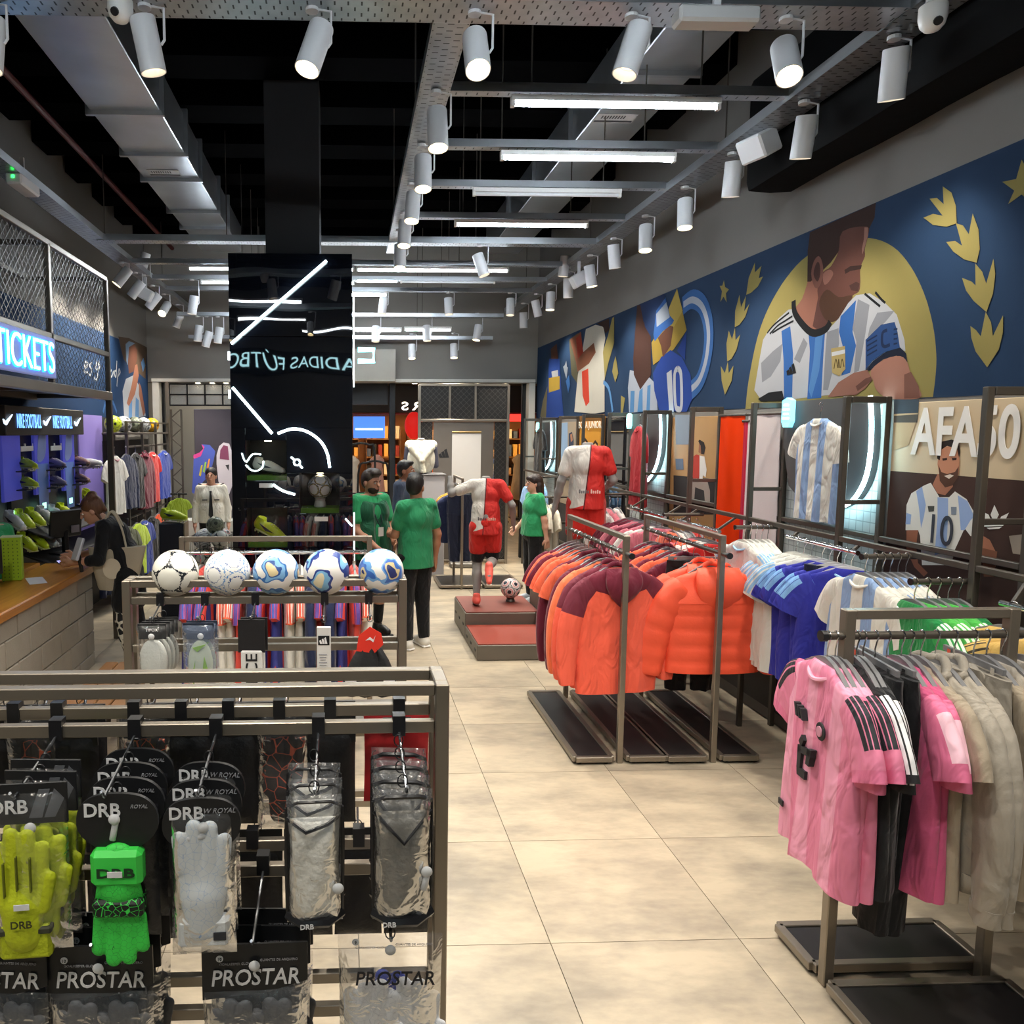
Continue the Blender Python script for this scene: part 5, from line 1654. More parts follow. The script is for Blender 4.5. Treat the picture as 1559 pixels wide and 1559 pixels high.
def sdf(prims, h=.01, k=.02, cuts=(), pad=.03, subs=()):
    """prims: ('c',a,b,ra,rb[,k]) round cone, ('e',centre,radii[,k[,rot]]) ellipsoid; cuts: (point, normal) keeps the side behind the normal"""
    lo = np.array([1e9]*3); hi = -lo
    bb = []
    for p in prims:
        if p[0] == 'c':
            a, b = np.array(p[1], float), np.array(p[2], float); r = max(p[3], p[4])
            l, u = np.minimum(a, b)-r, np.maximum(a, b)+r
        else:
            c = np.array(p[1], float); r = np.array(p[2], float)
            if len(p) > 4:
                r = np.array([max(r)]*3)
            l, u = c-r, c+r
        bb.append((l, u)); lo = np.minimum(lo, l); hi = np.maximum(hi, u)
    lo -= pad; hi += pad
    n = np.ceil((hi-lo)/h).astype(int)+1
    f = np.full(tuple(n), .3)
    ax = [lo[i]+h*np.arange(n[i]) for i in range(3)]
    def ev(p, l, u):
        i0 = np.maximum(((l-lo)/h).astype(int), 0); i1 = np.minimum(((u-lo)/h).astype(int)+2, n)
        sl = tuple(slice(a, b) for a, b in zip(i0, i1))
        X, Y, Z = np.meshgrid(ax[0][sl[0]], ax[1][sl[1]], ax[2][sl[2]], indexing='ij')
        if p[0] == 'c':
            a, b = np.array(p[1], float), np.array(p[2], float)
            ab = b-a; L2 = max(ab@ab, 1e-9)
            t = np.clip(((X-a[0])*ab[0]+(Y-a[1])*ab[1]+(Z-a[2])*ab[2])/L2, 0, 1)
            d = np.sqrt((X-a[0]-t*ab[0])**2+(Y-a[1]-t*ab[1])**2+(Z-a[2]-t*ab[2])**2)-(p[3]+t*(p[4]-p[3]))
        else:
            c, r = p[1], p[2]
            x, y, z = X-c[0], Y-c[1], Z-c[2]
            if len(p) > 4:
                m = np.array(p[4]).T
                x, y, z = m[0][0]*x+m[0][1]*y+m[0][2]*z, m[1][0]*x+m[1][1]*y+m[1][2]*z, m[2][0]*x+m[2][1]*y+m[2][2]*z
            k0 = np.sqrt((x/r[0])**2+(y/r[1])**2+(z/r[2])**2)
            k1 = np.sqrt((x/r[0]**2)**2+(y/r[1]**2)**2+(z/r[2]**2)**2)+1e-6
            d = k0*(k0-1)/k1
        return sl, d
    for p, (l, u) in zip(prims, bb):
        kk = k
        if p[0] == 'c' and len(p) > 5: kk = p[5]
        if p[0] == 'e' and len(p) > 3 and p[3] is not None: kk = p[3]
        sl, d = ev(p, l-pad-kk, u+pad+kk)
        g = f[sl]
        if kk > 0:
            hh = np.maximum(kk-np.abs(g-d), 0)/kk
            f[sl] = np.minimum(g, d)-hh*hh*kk*.25
        else:
            f[sl] = np.minimum(g, d)
    for p in subs:
        if p[0] == 'c':
            a, b = np.array(p[1], float), np.array(p[2], float); r = max(p[3], p[4])
            l, u = np.minimum(a, b)-r, np.maximum(a, b)+r
        else:
            c = np.array(p[1], float); r = np.array([max(p[2])]*3); l, u = c-r, c+r
        sl, d = ev(p, l-.02, u+.02)
        f[sl] = np.maximum(f[sl], -d)
    if cuts:
        X, Y, Z = np.meshgrid(*ax, indexing='ij')
        for c, nn in cuts:
            f = np.maximum(f, (X-c[0])*nn[0]+(Y-c[1])*nn[1]+(Z-c[2])*nn[2])
    f[0], f[-1], f[:, 0], f[:, -1], f[:, :, 0], f[:, :, -1] = .1, .1, .1, .1, .1, .1
    return nets(f, lo, h)

def sdf_mesh(name, mats, *a, **kw):
    V, Q = sdf(*a, **kw)
    me = bpy.data.meshes.new(name)
    me.from_pydata(V.tolist(), [], Q.tolist())
    for m in (mats if isinstance(mats, (list, tuple)) else [mats]):
        me.materials.append(m)
    me.polygons.foreach_set('use_smooth', [True]*len(me.polygons))
    me.update()
    return me

# ================================================================== gondola racks in the middle aisle
def gondola(label, x0, x1, yf, yb, zt, zr, low=()):
    t = thing('gondola_rack', label, 'display rack', (x0, yf, 0), 0, 'steel gondola racks')
    Wd, D = x1-x0, yb-yf
    for x in (0.02, Wd-.02):
        for y in (0, D):
            MB().bar((x, y, 0), (x, y, zt), .038).build('post', M_STEEL, t)
        MB().bar((x, 0.019, zt-.019), (x, D-.019, zt-.019), .038).build('end_bar', M_STEEL, t)
        MB().bar((x, -.16, .02), (x, D+.16, .02), .04).build('foot_bar', M_STEEL, t)
    for y in (0, D):
        MB().bar((.04, y, zt-.016), (Wd-.04, y, zt-.016), .032).build('top_rail', M_STEEL, t)
        for z in (zr, *low):
            MB().bar((.04, y, z), (Wd-.04, y, z), .024, .034).build('hook_rail', M_STEEL, t)
    return t
gA = gondola('steel gondola rack of goalkeeper gloves nearest the viewer', -1.08, .28, 2.02, 2.15, 1.445, 1.325, (.92, .5))
gB = gondola('steel gondola rack with five footballs on top', -1.03, .285, 3.52, 3.62, 1.44, 1.345, (1.12, .7, .35))
M_HOOKM = mat('#8b8f95', .25, .9, .05, name='hook_wire')
def peg(rack, x, y, z, L=.26, sgn=-1):
    """single prong hook on rack, rod reaching towards the viewer"""
    lx, ly = x-rack.location.x, y-rack.location.y
    MB().box((lx, ly+sgn*.002, z+.006), (.034, .036, .056)).build('peg_clip', M_BLACKPL, rack)
    MB().tube([(lx, ly+sgn*.015, z-.012), (lx, ly+sgn*(L*.55), z-.035), (lx, ly+sgn*(L-.02), z-.052), (lx, ly+sgn*L, z-.03)], .004, 6).build('peg_rod', M_HOOKM, rack, True)

# ---- goalkeeper gloves
def glove_prims(s=1.0, up=True, thumb=True):
    """flat hand in XZ, 0 at the wrist, fingers to +z"""
    P = [('e', (0, 0, .085), (.052, .020, .062)), ('c', (0, 0, -.01), (0, 0, .05), .040, .043, .02)]
    for x, z0, x1, z1, r in ((-.040, .12, -.047, .188, .0165), (-.0135, .125, -.016, .212, .0175), (.0145, .125, .017, .208, .0175), (.041, .115, .047, .182, .0160)):
        P.append(('c', (x, 0, z0), (x1, -.004, z1), r, r*.95, .004))
    if thumb:
        P.append(('c', (.042, -.012, .05), (.060, -.022, .118), .017, .0145, .006))
    sg = 1 if up else -1
    Q = []
    for p in P:
        if p[0] == 'c':
            Q.append(('c', *(tuple(np.array(v)*s*np.array((1, .6, sg))) for v in p[1:3]), p[3]*s, p[4]*s, (p[5] if len(p) > 5 else .012)))
        else:
            Q.append(('e', tuple(np.array(p[1])*s*np.array((1, .75, sg))), tuple(np.array(p[2])*s), .012))
    return Q
def noisy(c1, c2, scale=25, th=.5, rough=.6, seam=True):
    key = ('noisy', c1, c2, scale, th)
    if key in MATS:
        return MATS[key]
    m, nt, p = nodes_of('printed_latex')
    tc = nt.nodes.new('ShaderNodeTexCoord')
    v = nd(nt, 'ShaderNodeTexVoronoi', i_Scale=scale, feature='DISTANCE_TO_EDGE')
    nt.links.new(tc.outputs['Object'], v.inputs['Vector'])
    e = math_n(nt, 'LESS_THAN', v.outputs['Distance'], th)
    nt.links.new(mixc(nt, e, srgb(c1), srgb(c2)), p.inputs['Base Color'])
    p.inputs['Roughness'].default_value = rough
    MATS[key] = m
    return m
def cutmesh(name, m, s, up, h=.0055, thumb=True):
    return sdf_mesh(name, m, glove_prims(s, up, thumb), h, .012)
GLV = {
    'yellow': cutmesh('glove', mat('#c3cf1e', .6, 0, .12, 20, .3, 90, name='yellow_latex'), 1.12, True),
    'green': cutmesh('glove', noisy('#3fdc50', '#1c7a2c', 75, .012), 1.12, False, thumb=False),
    'white': cutmesh('glove', noisy('#d7dce0', '#8fb0d8', 60, .012), 1.15, True, thumb=False),
    'grey': cutmesh('glove', mat('#57585c', .6, 0, .2, 20, .3, 90), 1.12, True),
    'pale': cutmesh('glove', noisy('#d3d1ca', '#a5a49e', 70, .012), 1.05, True),
    'blue': cutmesh('glove', noisy('#d9dade', '#9aa0ad', 70, .012), 1.18, True),
    'blueback': cutmesh('glove', mat('#3c4aa0', .6, 0, .1, 20), 1.18, True),
    'orange': cutmesh('glove', noisy('#2a211f', '#c5583a', 26, .03), 1.1, True),
}
FILM = clear('#ffffff', .03, .12, 'clear_film', .16, 16)
FILM2 = clear('#d5d8de', .06, .16, 'smoky_film', .25, 18)
M_CARD = mat('#17181b', .45, 0, .1, name='black_card')
M_CARDG = mat('#5d5f64', .45, 0, .1, name='grey_card')
M_INK = mat('#e4e4e6', .55, 0, .03, name='white_ink')
M_INKG = mat('#9a9ba0', .55, 0, .03, name='grey_ink')
def pillow(w, h, th, n=10, m=16, sq=3.5):
    """closed flat bag from z=0 down to -h"""
    mb = MB()
    def f(sg):
        def g(u, v):
            a, b = 2*u-1, 2*v-1
            k = max(0, 1-abs(a)**sq)*max(0, 1-abs(b)**(sq*1.6))
            return Vector((a*w/2*(1-.03*math.sin(PI*v)), sg*th*k**.5*(1+.15*math.sin(9*u+5*v)), -h*v))
        return g
    mb.grid(f(-1), n, m)
    mb.grid(lambda u, v: f(1)(1-u, v), n, m)
    return mb
PACKS = {}
def pack_parts(kind):
    """(part, mesh) list; origin at the hang hole, hanging down -z, front towards -y"""
    if kind in PACKS:
        return PACKS[kind]
    out = []
    def lettering(txt, size, x, z, y=-.006, m=M_INK, nm='lettering', **kw):
        me = text_mesh(txt, size, .0012, **kw)
        me.materials.append(m)
        me.transform(Matrix.Translation((x, y, z)))
        out.append((nm, me))
    def card(w, h, z, m=M_CARD, y=0, th=.006, curve=0):
        if curve:
            pts = [(-w/2, z+h*.2), (-w*.36, z+h*.42), (-w*.15, z+h*.5), (w*.15, z+h*.5), (w*.36, z+h*.42), (w/2, z+h*.2), (w/2, z-h*.15), (w*.3, z-h*.42), (0, z-h*.52), (-w*.3, z-h*.42), (-w/2, z-h*.15)]
            pts = smooth_closed(pts, 3)
            me = MB().slab([(a, y-th/2, b) for a, b in pts][::-1], (0, th, 0)).mesh('header_card', m)
        else:
            me = MB().cbox((0, y, z), (w, th, h), .001).mesh('header_card', m)
        out.append(('header_card', me))
    def put(nm, me, z, x=0, y=0, rot=0):
        me = me.copy()
        me.transform(Matrix.Translation((x, y, z)) @ Matrix.Rotation(rot, 4, 'Y') @ Matrix.Diagonal((1, .48, 1, 1)))
        out.append((nm, me))
    def tagp(x, z, col='#d9dadc', w=.014, h=.05, y=-.012, rot=.2):
        mb = MB().lathe([(.001, 0), (w*.9, 0), (w, .003), (w*.6, .008)], (x, y, z), 14, axis=(0, -1, 0))
        mb.cbox((x-.01*rot, y+.001, z-h/2), (w*1.1, .008, h), .003, 0, Matrix.Rotation(rot, 3, 'Y'))
        out.append(('security_tag', mb.mesh('security_tag', mat(col, .4, name='tag_plastic'), True)))
    if kind == 'drb_yellow':
        card(.178, .1, -.03)
        lettering('DRB', .032, -.045, -.035, bold=.03)
        for k, P in enumerate(([(.0, -.065), (.025, .005), (.05, .005), (.03, -.065)], [(.035, -.065), (.06, .005), (.082, -.02), (.06, -.065)])):
            out.append(('print', MB().slab([(a, -.0045, b) for a, b in P][::-1], (0, .001, 0)).mesh('print', M_CARDG)))
        put('glove', GLV['yellow'], -.335, -.02, -.018)
        put('glove', GLV['yellow'], -.335, .012, .008)
        mb = MB()
        for x, z in ((-.056, -.20), (-.027, -.185), (.004, -.19)):
            mb.cbox((x+.003, -.034, z), (.004, .01, .085), .001)
        out.append(('finger_seam', mb.mesh('finger_seam', mat('#6d7416', .7))))
        out.append(('cuff', MB().cbox((-.015, -.012, -.365), (.12, .03, .085), .008).mesh('cuff', mat('#b9c41c', .7, 0, .1, 40, .4, 120))))
        out.append(('cuff_band', MB().cbox((-.015, -.013, -.335), (.124, .034, .018), .004).mesh('cuff_band', mat('#3b3c2a', .7))))
        lettering('DRB', .018, -.015, -.305, -.046, mat('#3b3d1c', .6), 'glove_print', bold=.02)
        out.append(('price_label', MB().box((-.012, -.046, -.262), (.035, .002, .014)).mesh('price_label', M_INK)))
        out.append(('bag', pillow(.178, .40, .03).mesh('bag', FILM, True)))
        tagp(.005, -.085, h=.02)
    elif kind == 'drb_green':
        card(.185, .14, -.06, M_CARD, -.004, .01, 1)
        lettering('DRB', .032, -.035, -.028, -.011, bold=.03)
        lettering('ROYAL', .009, .052, -.02, -.011, M_INKG, shear=.3)
        out.append(('pouch', pillow(.17, .34, .022).mesh('pouch', mat('#1a1a1f', .3, 0, .2, 30, .3, 60, name='black_mesh_pouch'), True)))
        out[-1][1].transform(Matrix.Translation((0, .042, -.04)))
        put('glove', GLV['green'], -.165, 0, -.012)
        out.append(('knuckle_print', MB().cbox((0, -.012, -.265), (.12, .046, .045), .008).mesh('knuckle_print', noisy('#101a12', '#3fdc50', 60, .03))))
        out.append(('cuff', MB().cbox((0, -.012, -.165), (.122, .05, .09), .012).mesh('cuff', mat('#3fdc50', .5, 0, .1))))
        lettering('DRB', .022, .0, -.17, -.0385, mat('#0e3a17', .6), 'glove_print', bold=.04, squeeze=1.5)
        out.append(('price_label', MB().box((0, -.041, -.172), (.035, .002, .014)).mesh('price_label', M_INK)))
        tagp(-.005, -.05, h=.055, y=-.012)
    elif kind == 'drb_white':
        card(.178, .135, -.06, M_CARD, -.004, .01, 1)
        lettering('DRB', .030, -.036, -.026, -.011, bold=.03)
        lettering('W ROYAL', .012, .042, -.022, -.011, M_INKG, shear=.3)
        put('glove', GLV['white'], -.305, 0, -.008)
        out.append(('cuff', MB().cbox((.0, -.006, -.325), (.125, .038, .075), .01).mesh('cuff', mat('#d3d6d8', .7, 0, .06, 30, .3, 90))))
        out.append(('cuff_print', MB().box((.04, -.026, -.33), (.03, .002, .02)).mesh('cuff_print', mat('#2c2f36', .6))))
        out.append(('bag', pillow(.155, .37, .03).mesh('bag', FILM, True)))
        out[-1][1].transform(Matrix.Translation((0, 0, -.02)))
        tagp(.005, -.06, h=.05, y=-.014, rot=1.4)
    elif kind == 'pouch_white':
        out.append(('lining', pillow(.12, .26, .03).mesh('lining', mat('#e6e3da', .6, 0, .2, 26, 1.0, 30, name='crumpled_white'), True)))
        out[-1][1].transform(Matrix.Translation((0, 0, -.055)))
        out.append(('bag', pillow(.135, .32, .04).mesh('bag', FILM2, True)))
        mb = MB()
        for s in (-1, 1):
            mb.tube([(s*.066, 0, -.03), (s*.068, -.008, -.16), (s*.066, 0, -.3)], .005, 6)
        mb.tube([(-.066, -.01, -.05), (-.02, -.035, -.075), (.03, -.03, -.06), (.066, 0, -.05)], .005, 6)
        mb.tube([(-.066, 0, -.3), (-.03, -.03, -.306), (.03, -.03, -.306), (.066, 0, -.3)], .012, 6)
        mb.tube([(-.066, 0, -.03), (-.04, -.02, -.008), (.04, -.02, -.008), (.066, 0, -.03)], .004, 6)
        out.append(('black_trim', mb.mesh('black_trim', M_BLACKPL, True)))
        lettering('DRB', .012, -.02, -.305, -.045, bold=.03)
        tagp(.055, -.22, h=.012, y=-.03)
    elif kind == 'pouch_dark':
        out.append(('lining', pillow(.13, .27, .032).mesh('lining', mat('#77736b', .4, 0, .6, 30, 1.0, 32, name='crumpled_silver'), True)))
        out[-1][1].transform(Matrix.Translation((0, 0, -.055)))
        out.append(('bag', pillow(.145, .33, .042).mesh('bag', FILM2, True)))
        mb = MB()
        mb.tube([(-.07, -.01, -.05), (0, -.045, -.115), (.07, -.01, -.05)], .005, 6)
        mb.tube([(-.07, 0, -.31), (-.03, -.03, -.318), (.03, -.03, -.318), (.07, 0, -.31)], .014, 6)
        for s in (-1, 1):
            mb.tube([(s*.071, 0, -.03), (s*.072, -.008, -.16), (s*.07, 0, -.31)], .004, 6)
        mb.tube([(-.07, 0, -.03), (-.04, -.025, -.008), (.04, -.025, -.008), (.07, 0, -.03)], .006, 6)
        out.append(('black_trim', mb.mesh('black_trim', M_BLACKPL, True)))
        lettering('DRB', .012, -.035, -.315, -.047, bold=.03)
        tagp(.055, -.19, h=.05, y=-.035)
    elif kind in ('prostar_dark', 'prostar_clear'):
        dark = kind == 'prostar_dark'
        wv = .262
        if dark:
            pts = [(-wv/2, .015), (wv/2, .015), (wv/2, -.085), (wv*.1, -.115), (-wv/2, -.13)]
            out.append(('header_card', MB().slab([(a, -.003, b+.02) for a, b in pts][::-1], (0, .006, 0)).mesh('header_card', M_CARD)))
        lettering('PROSTAR', .042 if dark else .036, .0 if dark else .01, -.05 if dark else -.075, -.006 if dark else -.034, M_INK if dark else mat('#15161c', .6), bold=.015, shear=.15, squeeze=.86 if dark else .9)
        lettering('GOALKEEPER GLOVES', .006, -.045, -.014, -.006, M_INKG)
        lettering('GUANTES DE ARQUERO', .006, .06, -.006, -.006, M_INKG)
        out.append(('size_badge', MB().lathe([(.001, 0), (.009, 0), (.009, .001)], (-wv*.33, -.0045, .0), 16, axis=(0, -1, 0)).mesh('size_badge', M_INK)))
        lettering('10' if dark else '9', .008, -wv*.33, .0, -.007, mat('#111216', .6), 'badge_number')
        put('glove', GLV['grey' if dark else 'blue'], -.36, -.058, -.006, .06)
        put('glove', GLV['grey' if dark else 'blue'], -.365, .058, .0, -.02)
        if not dark:
            put('glove', GLV['blueback'], -.355, .0, .014)
        out.append(('bag', pillow(wv, .36 if dark else .46, .03).mesh('bag', FILM2, True)))
        out[-1][1].transform(Matrix.Translation((0, 0, -.085 if dark else .02)))
        tagp(.0, -.015, h=.01, y=-.012)
    elif kind == 'shin_clear':
        card(.125, .07, -.03)
        lettering('TIPOX', .013, 0, -.022, bold=.02)
        for x in (-.008, .012):
            out.append(('shin_guard', MB().ball((x, .005+x*.3, -.165), .1, 18, 12, 0, (.52, .17, .95)).mesh('shin_guard', mat('#c9ccc8', .3, 0, .05, 40, .2, 90, name='shin_shell'), True)))
        out.append(('bag', pillow(.14, .25, .024).mesh('bag', FILM, True)))
        tagp(0, -.05, h=.01)
    elif kind == 'shin_volt':
        card(.135, .075, -.03, mat('#222b3d', .5))
        out.append(('shin_guard', MB().ball((.005, 0, -.18), .11, 18, 12, 0, (.5, .17, 1)).mesh('shin_guard', mat('#c8d2be', .3, 0, .05, name='shin_shell_pale'), True)))
        mb = MB()
        for P in ([(-.03, -.10), (.03, -.085), (-.01, -.12)], [(.02, -.14), (.035, -.2), (.005, -.26)], [(-.02, -.16), (-.035, -.22), (-.03, -.27)]):
            mb.slab([(a+.005, -.021, b) for a, b in P][::-1], (0, .004, 0))
        out.append(('print', mb.mesh('print', mat('#8fbf2f', .5))))
        out.append(('bag', pillow(.145, .28, .024).mesh('bag', clear('#9fb0cf', .2, .1, 'blue_film', .4, 22), True)))
        tagp(.01, -.05, h=.01)
    elif kind == 'sleeve_ece':
        card(.12, .15, -.055, mat('#1d1c1f', .5, 0, .3, 40))
        out.append(('leg_sleeve', MB().cbox((0, -.002, -.20), (.095, .02, .16), .006).mesh('leg_sleeve', mat('#dcdbd8', .8))))
        lettering('ECE', .052, 0, -.20, -.014, mat('#17171a', .7), 'sleeve_print', bold=.01, squeeze=1.1)
        me = out[-1][1]
        me.transform(Matrix.Translation((0, 0, -.20)) @ Matrix.Rotation(-PI/2, 4, 'Y') @ Matrix.Translation((0, 0, .20)))
    elif kind == 'sock_box':
        out.append(('box_sleeve', MB().cbox((0, 0, -.15), (.062, .02, .27), .003).mesh('box_sleeve', mat('#d9d7d4', .5))))
        out.append(('logo_patch', MB().box((0, -.011, -.075), (.05, .002, .042)).mesh('logo_patch', M_CARD)))
        mb = MB()
        for j in range(3):
            mb.slab([(-.016+j*.011, -.0135, -.09), (-.02+j*.011, -.0135, -.076+.006*j), (-.013+j*.011, -.0135, -.072+.006*j), (-.006+j*.011, -.0135, -.09)], (0, .001, 0))
        out.append(('logo_bars', mb.mesh('logo_bars', M_INK)))
        mb = MB()
        for j in range(7):
            mb.box((-.004, -.0115, -.14-.012*j), (.036-.006*(j % 3), .001, .004))
        out.append(('small_print', mb.mesh('small_print', M_INKG)))
    elif kind == 'bag_black':
        me = MB()
        rings = [ring_ell((0, 0, z), hw, ht, 26, .008, z*20, 6) for z, hw, ht in ((-.09, .025, .02), (-.12, .055, .03), (-.17, .085, .04), (-.24, .115, .045), (-.31, .125, .04), (-.33, .12, .03))]
        me.loft(rings)
        out.append(('bag_body', me.mesh('bag_body', mat('#15161a', .75, 0, .1, 30, .3, 60), True)))
        pts = [(-.05, -.02), (.0, .02), (.05, -.01), (.06, -.06), (.02, -.10), (-.06, -.09)]
        out.append(('swing_tag', MB().slab([(a, -.03, b-.03) for a, b in pts][::-1], (0, .003, 0)).mesh('swing_tag', mat('#e0392c', .4))))
        out.append(('swing_tag_mark', MB().slab([(a*.5, -.033, b*.4-.06) for a, b in ((-.04, -.03), (0, .01), (.03, -.02), (.05, .03), (.03, -.05), (0, -.02))][::-1], (0, .002, 0)).mesh('swing_tag_mark', M_INK)))
        mb = MB()
        for s in (-1, 1):
            for j in range(4):
                mb.box((s*.085, -.048, -.25-.02*j), (.05, .004, .006))
        out.append(('white_bars', mb.mesh('white_bars', M_INK)))
    elif kind == 'red_bag':
        out.append(('bag_body', pillow(.2, .28, .012).mesh('bag_body', mat('#b01f26', .5, 0, .08), True)))
        out.append(('patch', MB().box((.0, -.014, -.03), (.085, .003, .04)).mesh('patch', M_CARD)))
    elif kind == 'card_black':
        card(.15, .1, -.04)
        lettering('DRB', .02, -.035, -.035, bold=.03)
        out.append(('product', pillow(.15, .3, .02).mesh('product', mat('#1c1c20', .5, 0, .3, 30, .3, 60), True)))
        out[-1][1].transform(Matrix.Translation((0, .01, -.05)))
    elif kind == 'glove_orange':
        card(.15, .08, -.03)
        put('glove', GLV['orange'], -.30, 0, -.008)
        out.append(('bag', pillow(.16, .36, .024).mesh('bag', FILM2, True)))
    PACKS[kind] = out
    return out
def pack(kind, name, label, cat, loc, rz=0, group=None, sc=1):
    t = thing(name, label, cat, loc, rz, group)
    t.scale = (sc, sc, sc)
    for nme, me in pack_parts(kind):
        link(nme, me, t)
    # small wire loop over the peg
    MB().tube([Vector((.012*math.cos(a), 0, .02+.016*math.sin(a))) for a in np.linspace(0, 2*PI, 10, False)], .0018, 5, closed=True).build('hang_loop', M_BLACKPL, t)
    return t
yp = 2.02
rows = [  # x px of the peg on the rail, kind, stack, words, front z shift
    (88, 'drb_yellow', 3, 'yellow goalkeeper gloves in a clear bag', 'glove_pack'),
    (207, 'drb_green', 4, 'bright green goalkeeper gloves in a black pouch', 'glove_pack'),
    (330, 'drb_white', 3, 'white and blue goalkeeper gloves in a clear bag', 'glove_pack'),
    (485, 'pouch_white', 3, 'pale gloves in a clear pouch with black edging', 'glove_pack'),
    (607, 'pouch_dark', 4, 'crumpled silver gloves in a smoky pouch', 'glove_pack')]
frontpx = [(42, 1187), (180, 1215), (303, 1235), (475, 1218), (616, 1195)]
for (px, kd, n, words_, nm), (fx, fy) in zip(rows, frontpx):
    q = at(px, 1108, Y=yp)
    peg(gA, q.x, yp, 1.325, .30)
    f = at(fx, fy, Y=1.76)
    for k in range(n):
        y = 1.765+.062*k
        tpos = k/max(1, n-1)
        pack(kd, nm, '%s, %s in its stack, top row' % (words_, 'front' if k == 0 else ORD[k]), 'gloves', (f.x+(q.x-f.x)*.25*k/n+(random.uniform(-.006, .006)), y, 1.262+.01*k+(f.z-1.262)*.35*(1-tpos)), random.uniform(-.1, .1), '%s stack' % words_)
lowpx = [(-8, 1460, 'prostar_dark'), (152, 1460, 'prostar_dark'), (388, 1456, 'prostar_dark'), (594, 1432, 'prostar_clear')]
for j, (px, py, kd) in enumerate(lowpx):
    q = at(px, py, Y=1.80)
    peg(gA, q.x, yp, .935, .28)
    for k in range(3 if kd == 'prostar_dark' else 1):
        pack(kd, 'glove_pack', '%s, %s in its stack, %s lower stack' % ('grey gloves under a black printed header' if kd == 'prostar_dark' else 'white and blue gloves in a clear printed bag', 'front' if k == 0 else ORD[k], ORD[j]), 'gloves',
             (q.x+.004*k, 1.80+.07*k, q.z-.0), random.uniform(-.08, .08), 'lower row glove stack %s' % ORD[j])
# packs on the far side of the glove rack
for j, (px, py, kd, nm, words_, cat) in enumerate(((20, 1112, 'card_black', 'accessory_pack', 'black carded accessory pack', 'accessory pack'), (70, 1116, 'glove_orange', 'glove_pack', 'black and orange gloves', 'gloves'), (130, 1120, 'card_black', 'accessory_pack', 'black carded accessory pack', 'accessory pack'), (235, 1110, 'glove_orange', 'glove_pack', 'black and orange gloves', 'gloves'),
                                                   (300, 1114, 'card_black', 'accessory_pack', 'black carded accessory pack', 'accessory pack'), (365, 1116, 'card_black', 'accessory_pack', 'black carded accessory pack', 'accessory pack'), (435, 1112, 'glove_orange', 'glove_pack', 'black and orange gloves', 'gloves'), (505, 1112, 'card_black', 'accessory_pack', 'black carded accessory pack', 'accessory pack'), (600, 1120, 'red_bag', 'drawstring_bag', 'flat red drawstring bag', 'bag'))):
    q = at(px, py, Y=2.36)
    peg(gA, q.x, 2.15, 1.325, .24, 1)
    for k in range(2 if kd != 'red_bag' else 1):
        pack(kd, nm, '%s on the far side of the glove rack, %s hook%s' % (words_, ORD[j], ', nearer one' if k == 0 else ', farther one'), cat, (q.x, 2.25+.08*k, 1.275), PI if kd == 'glove_orange' else 0, 'packs on the far side of the glove rack')
for j, px in enumerate((20, 95, 170, 245, 320, 395, 470, 545, 620)):
    q = at(px, 1330, Y=2.3)
    peg(gA, q.x, 2.15, .935, .24, 1)
    pack('card_black', 'accessory_pack', 'black carded pack low on the far side of the glove rack, %s hook' % ORD[j], 'accessory pack', (q.x, 2.28, .885), 0, 'packs low on the far side of the glove rack')
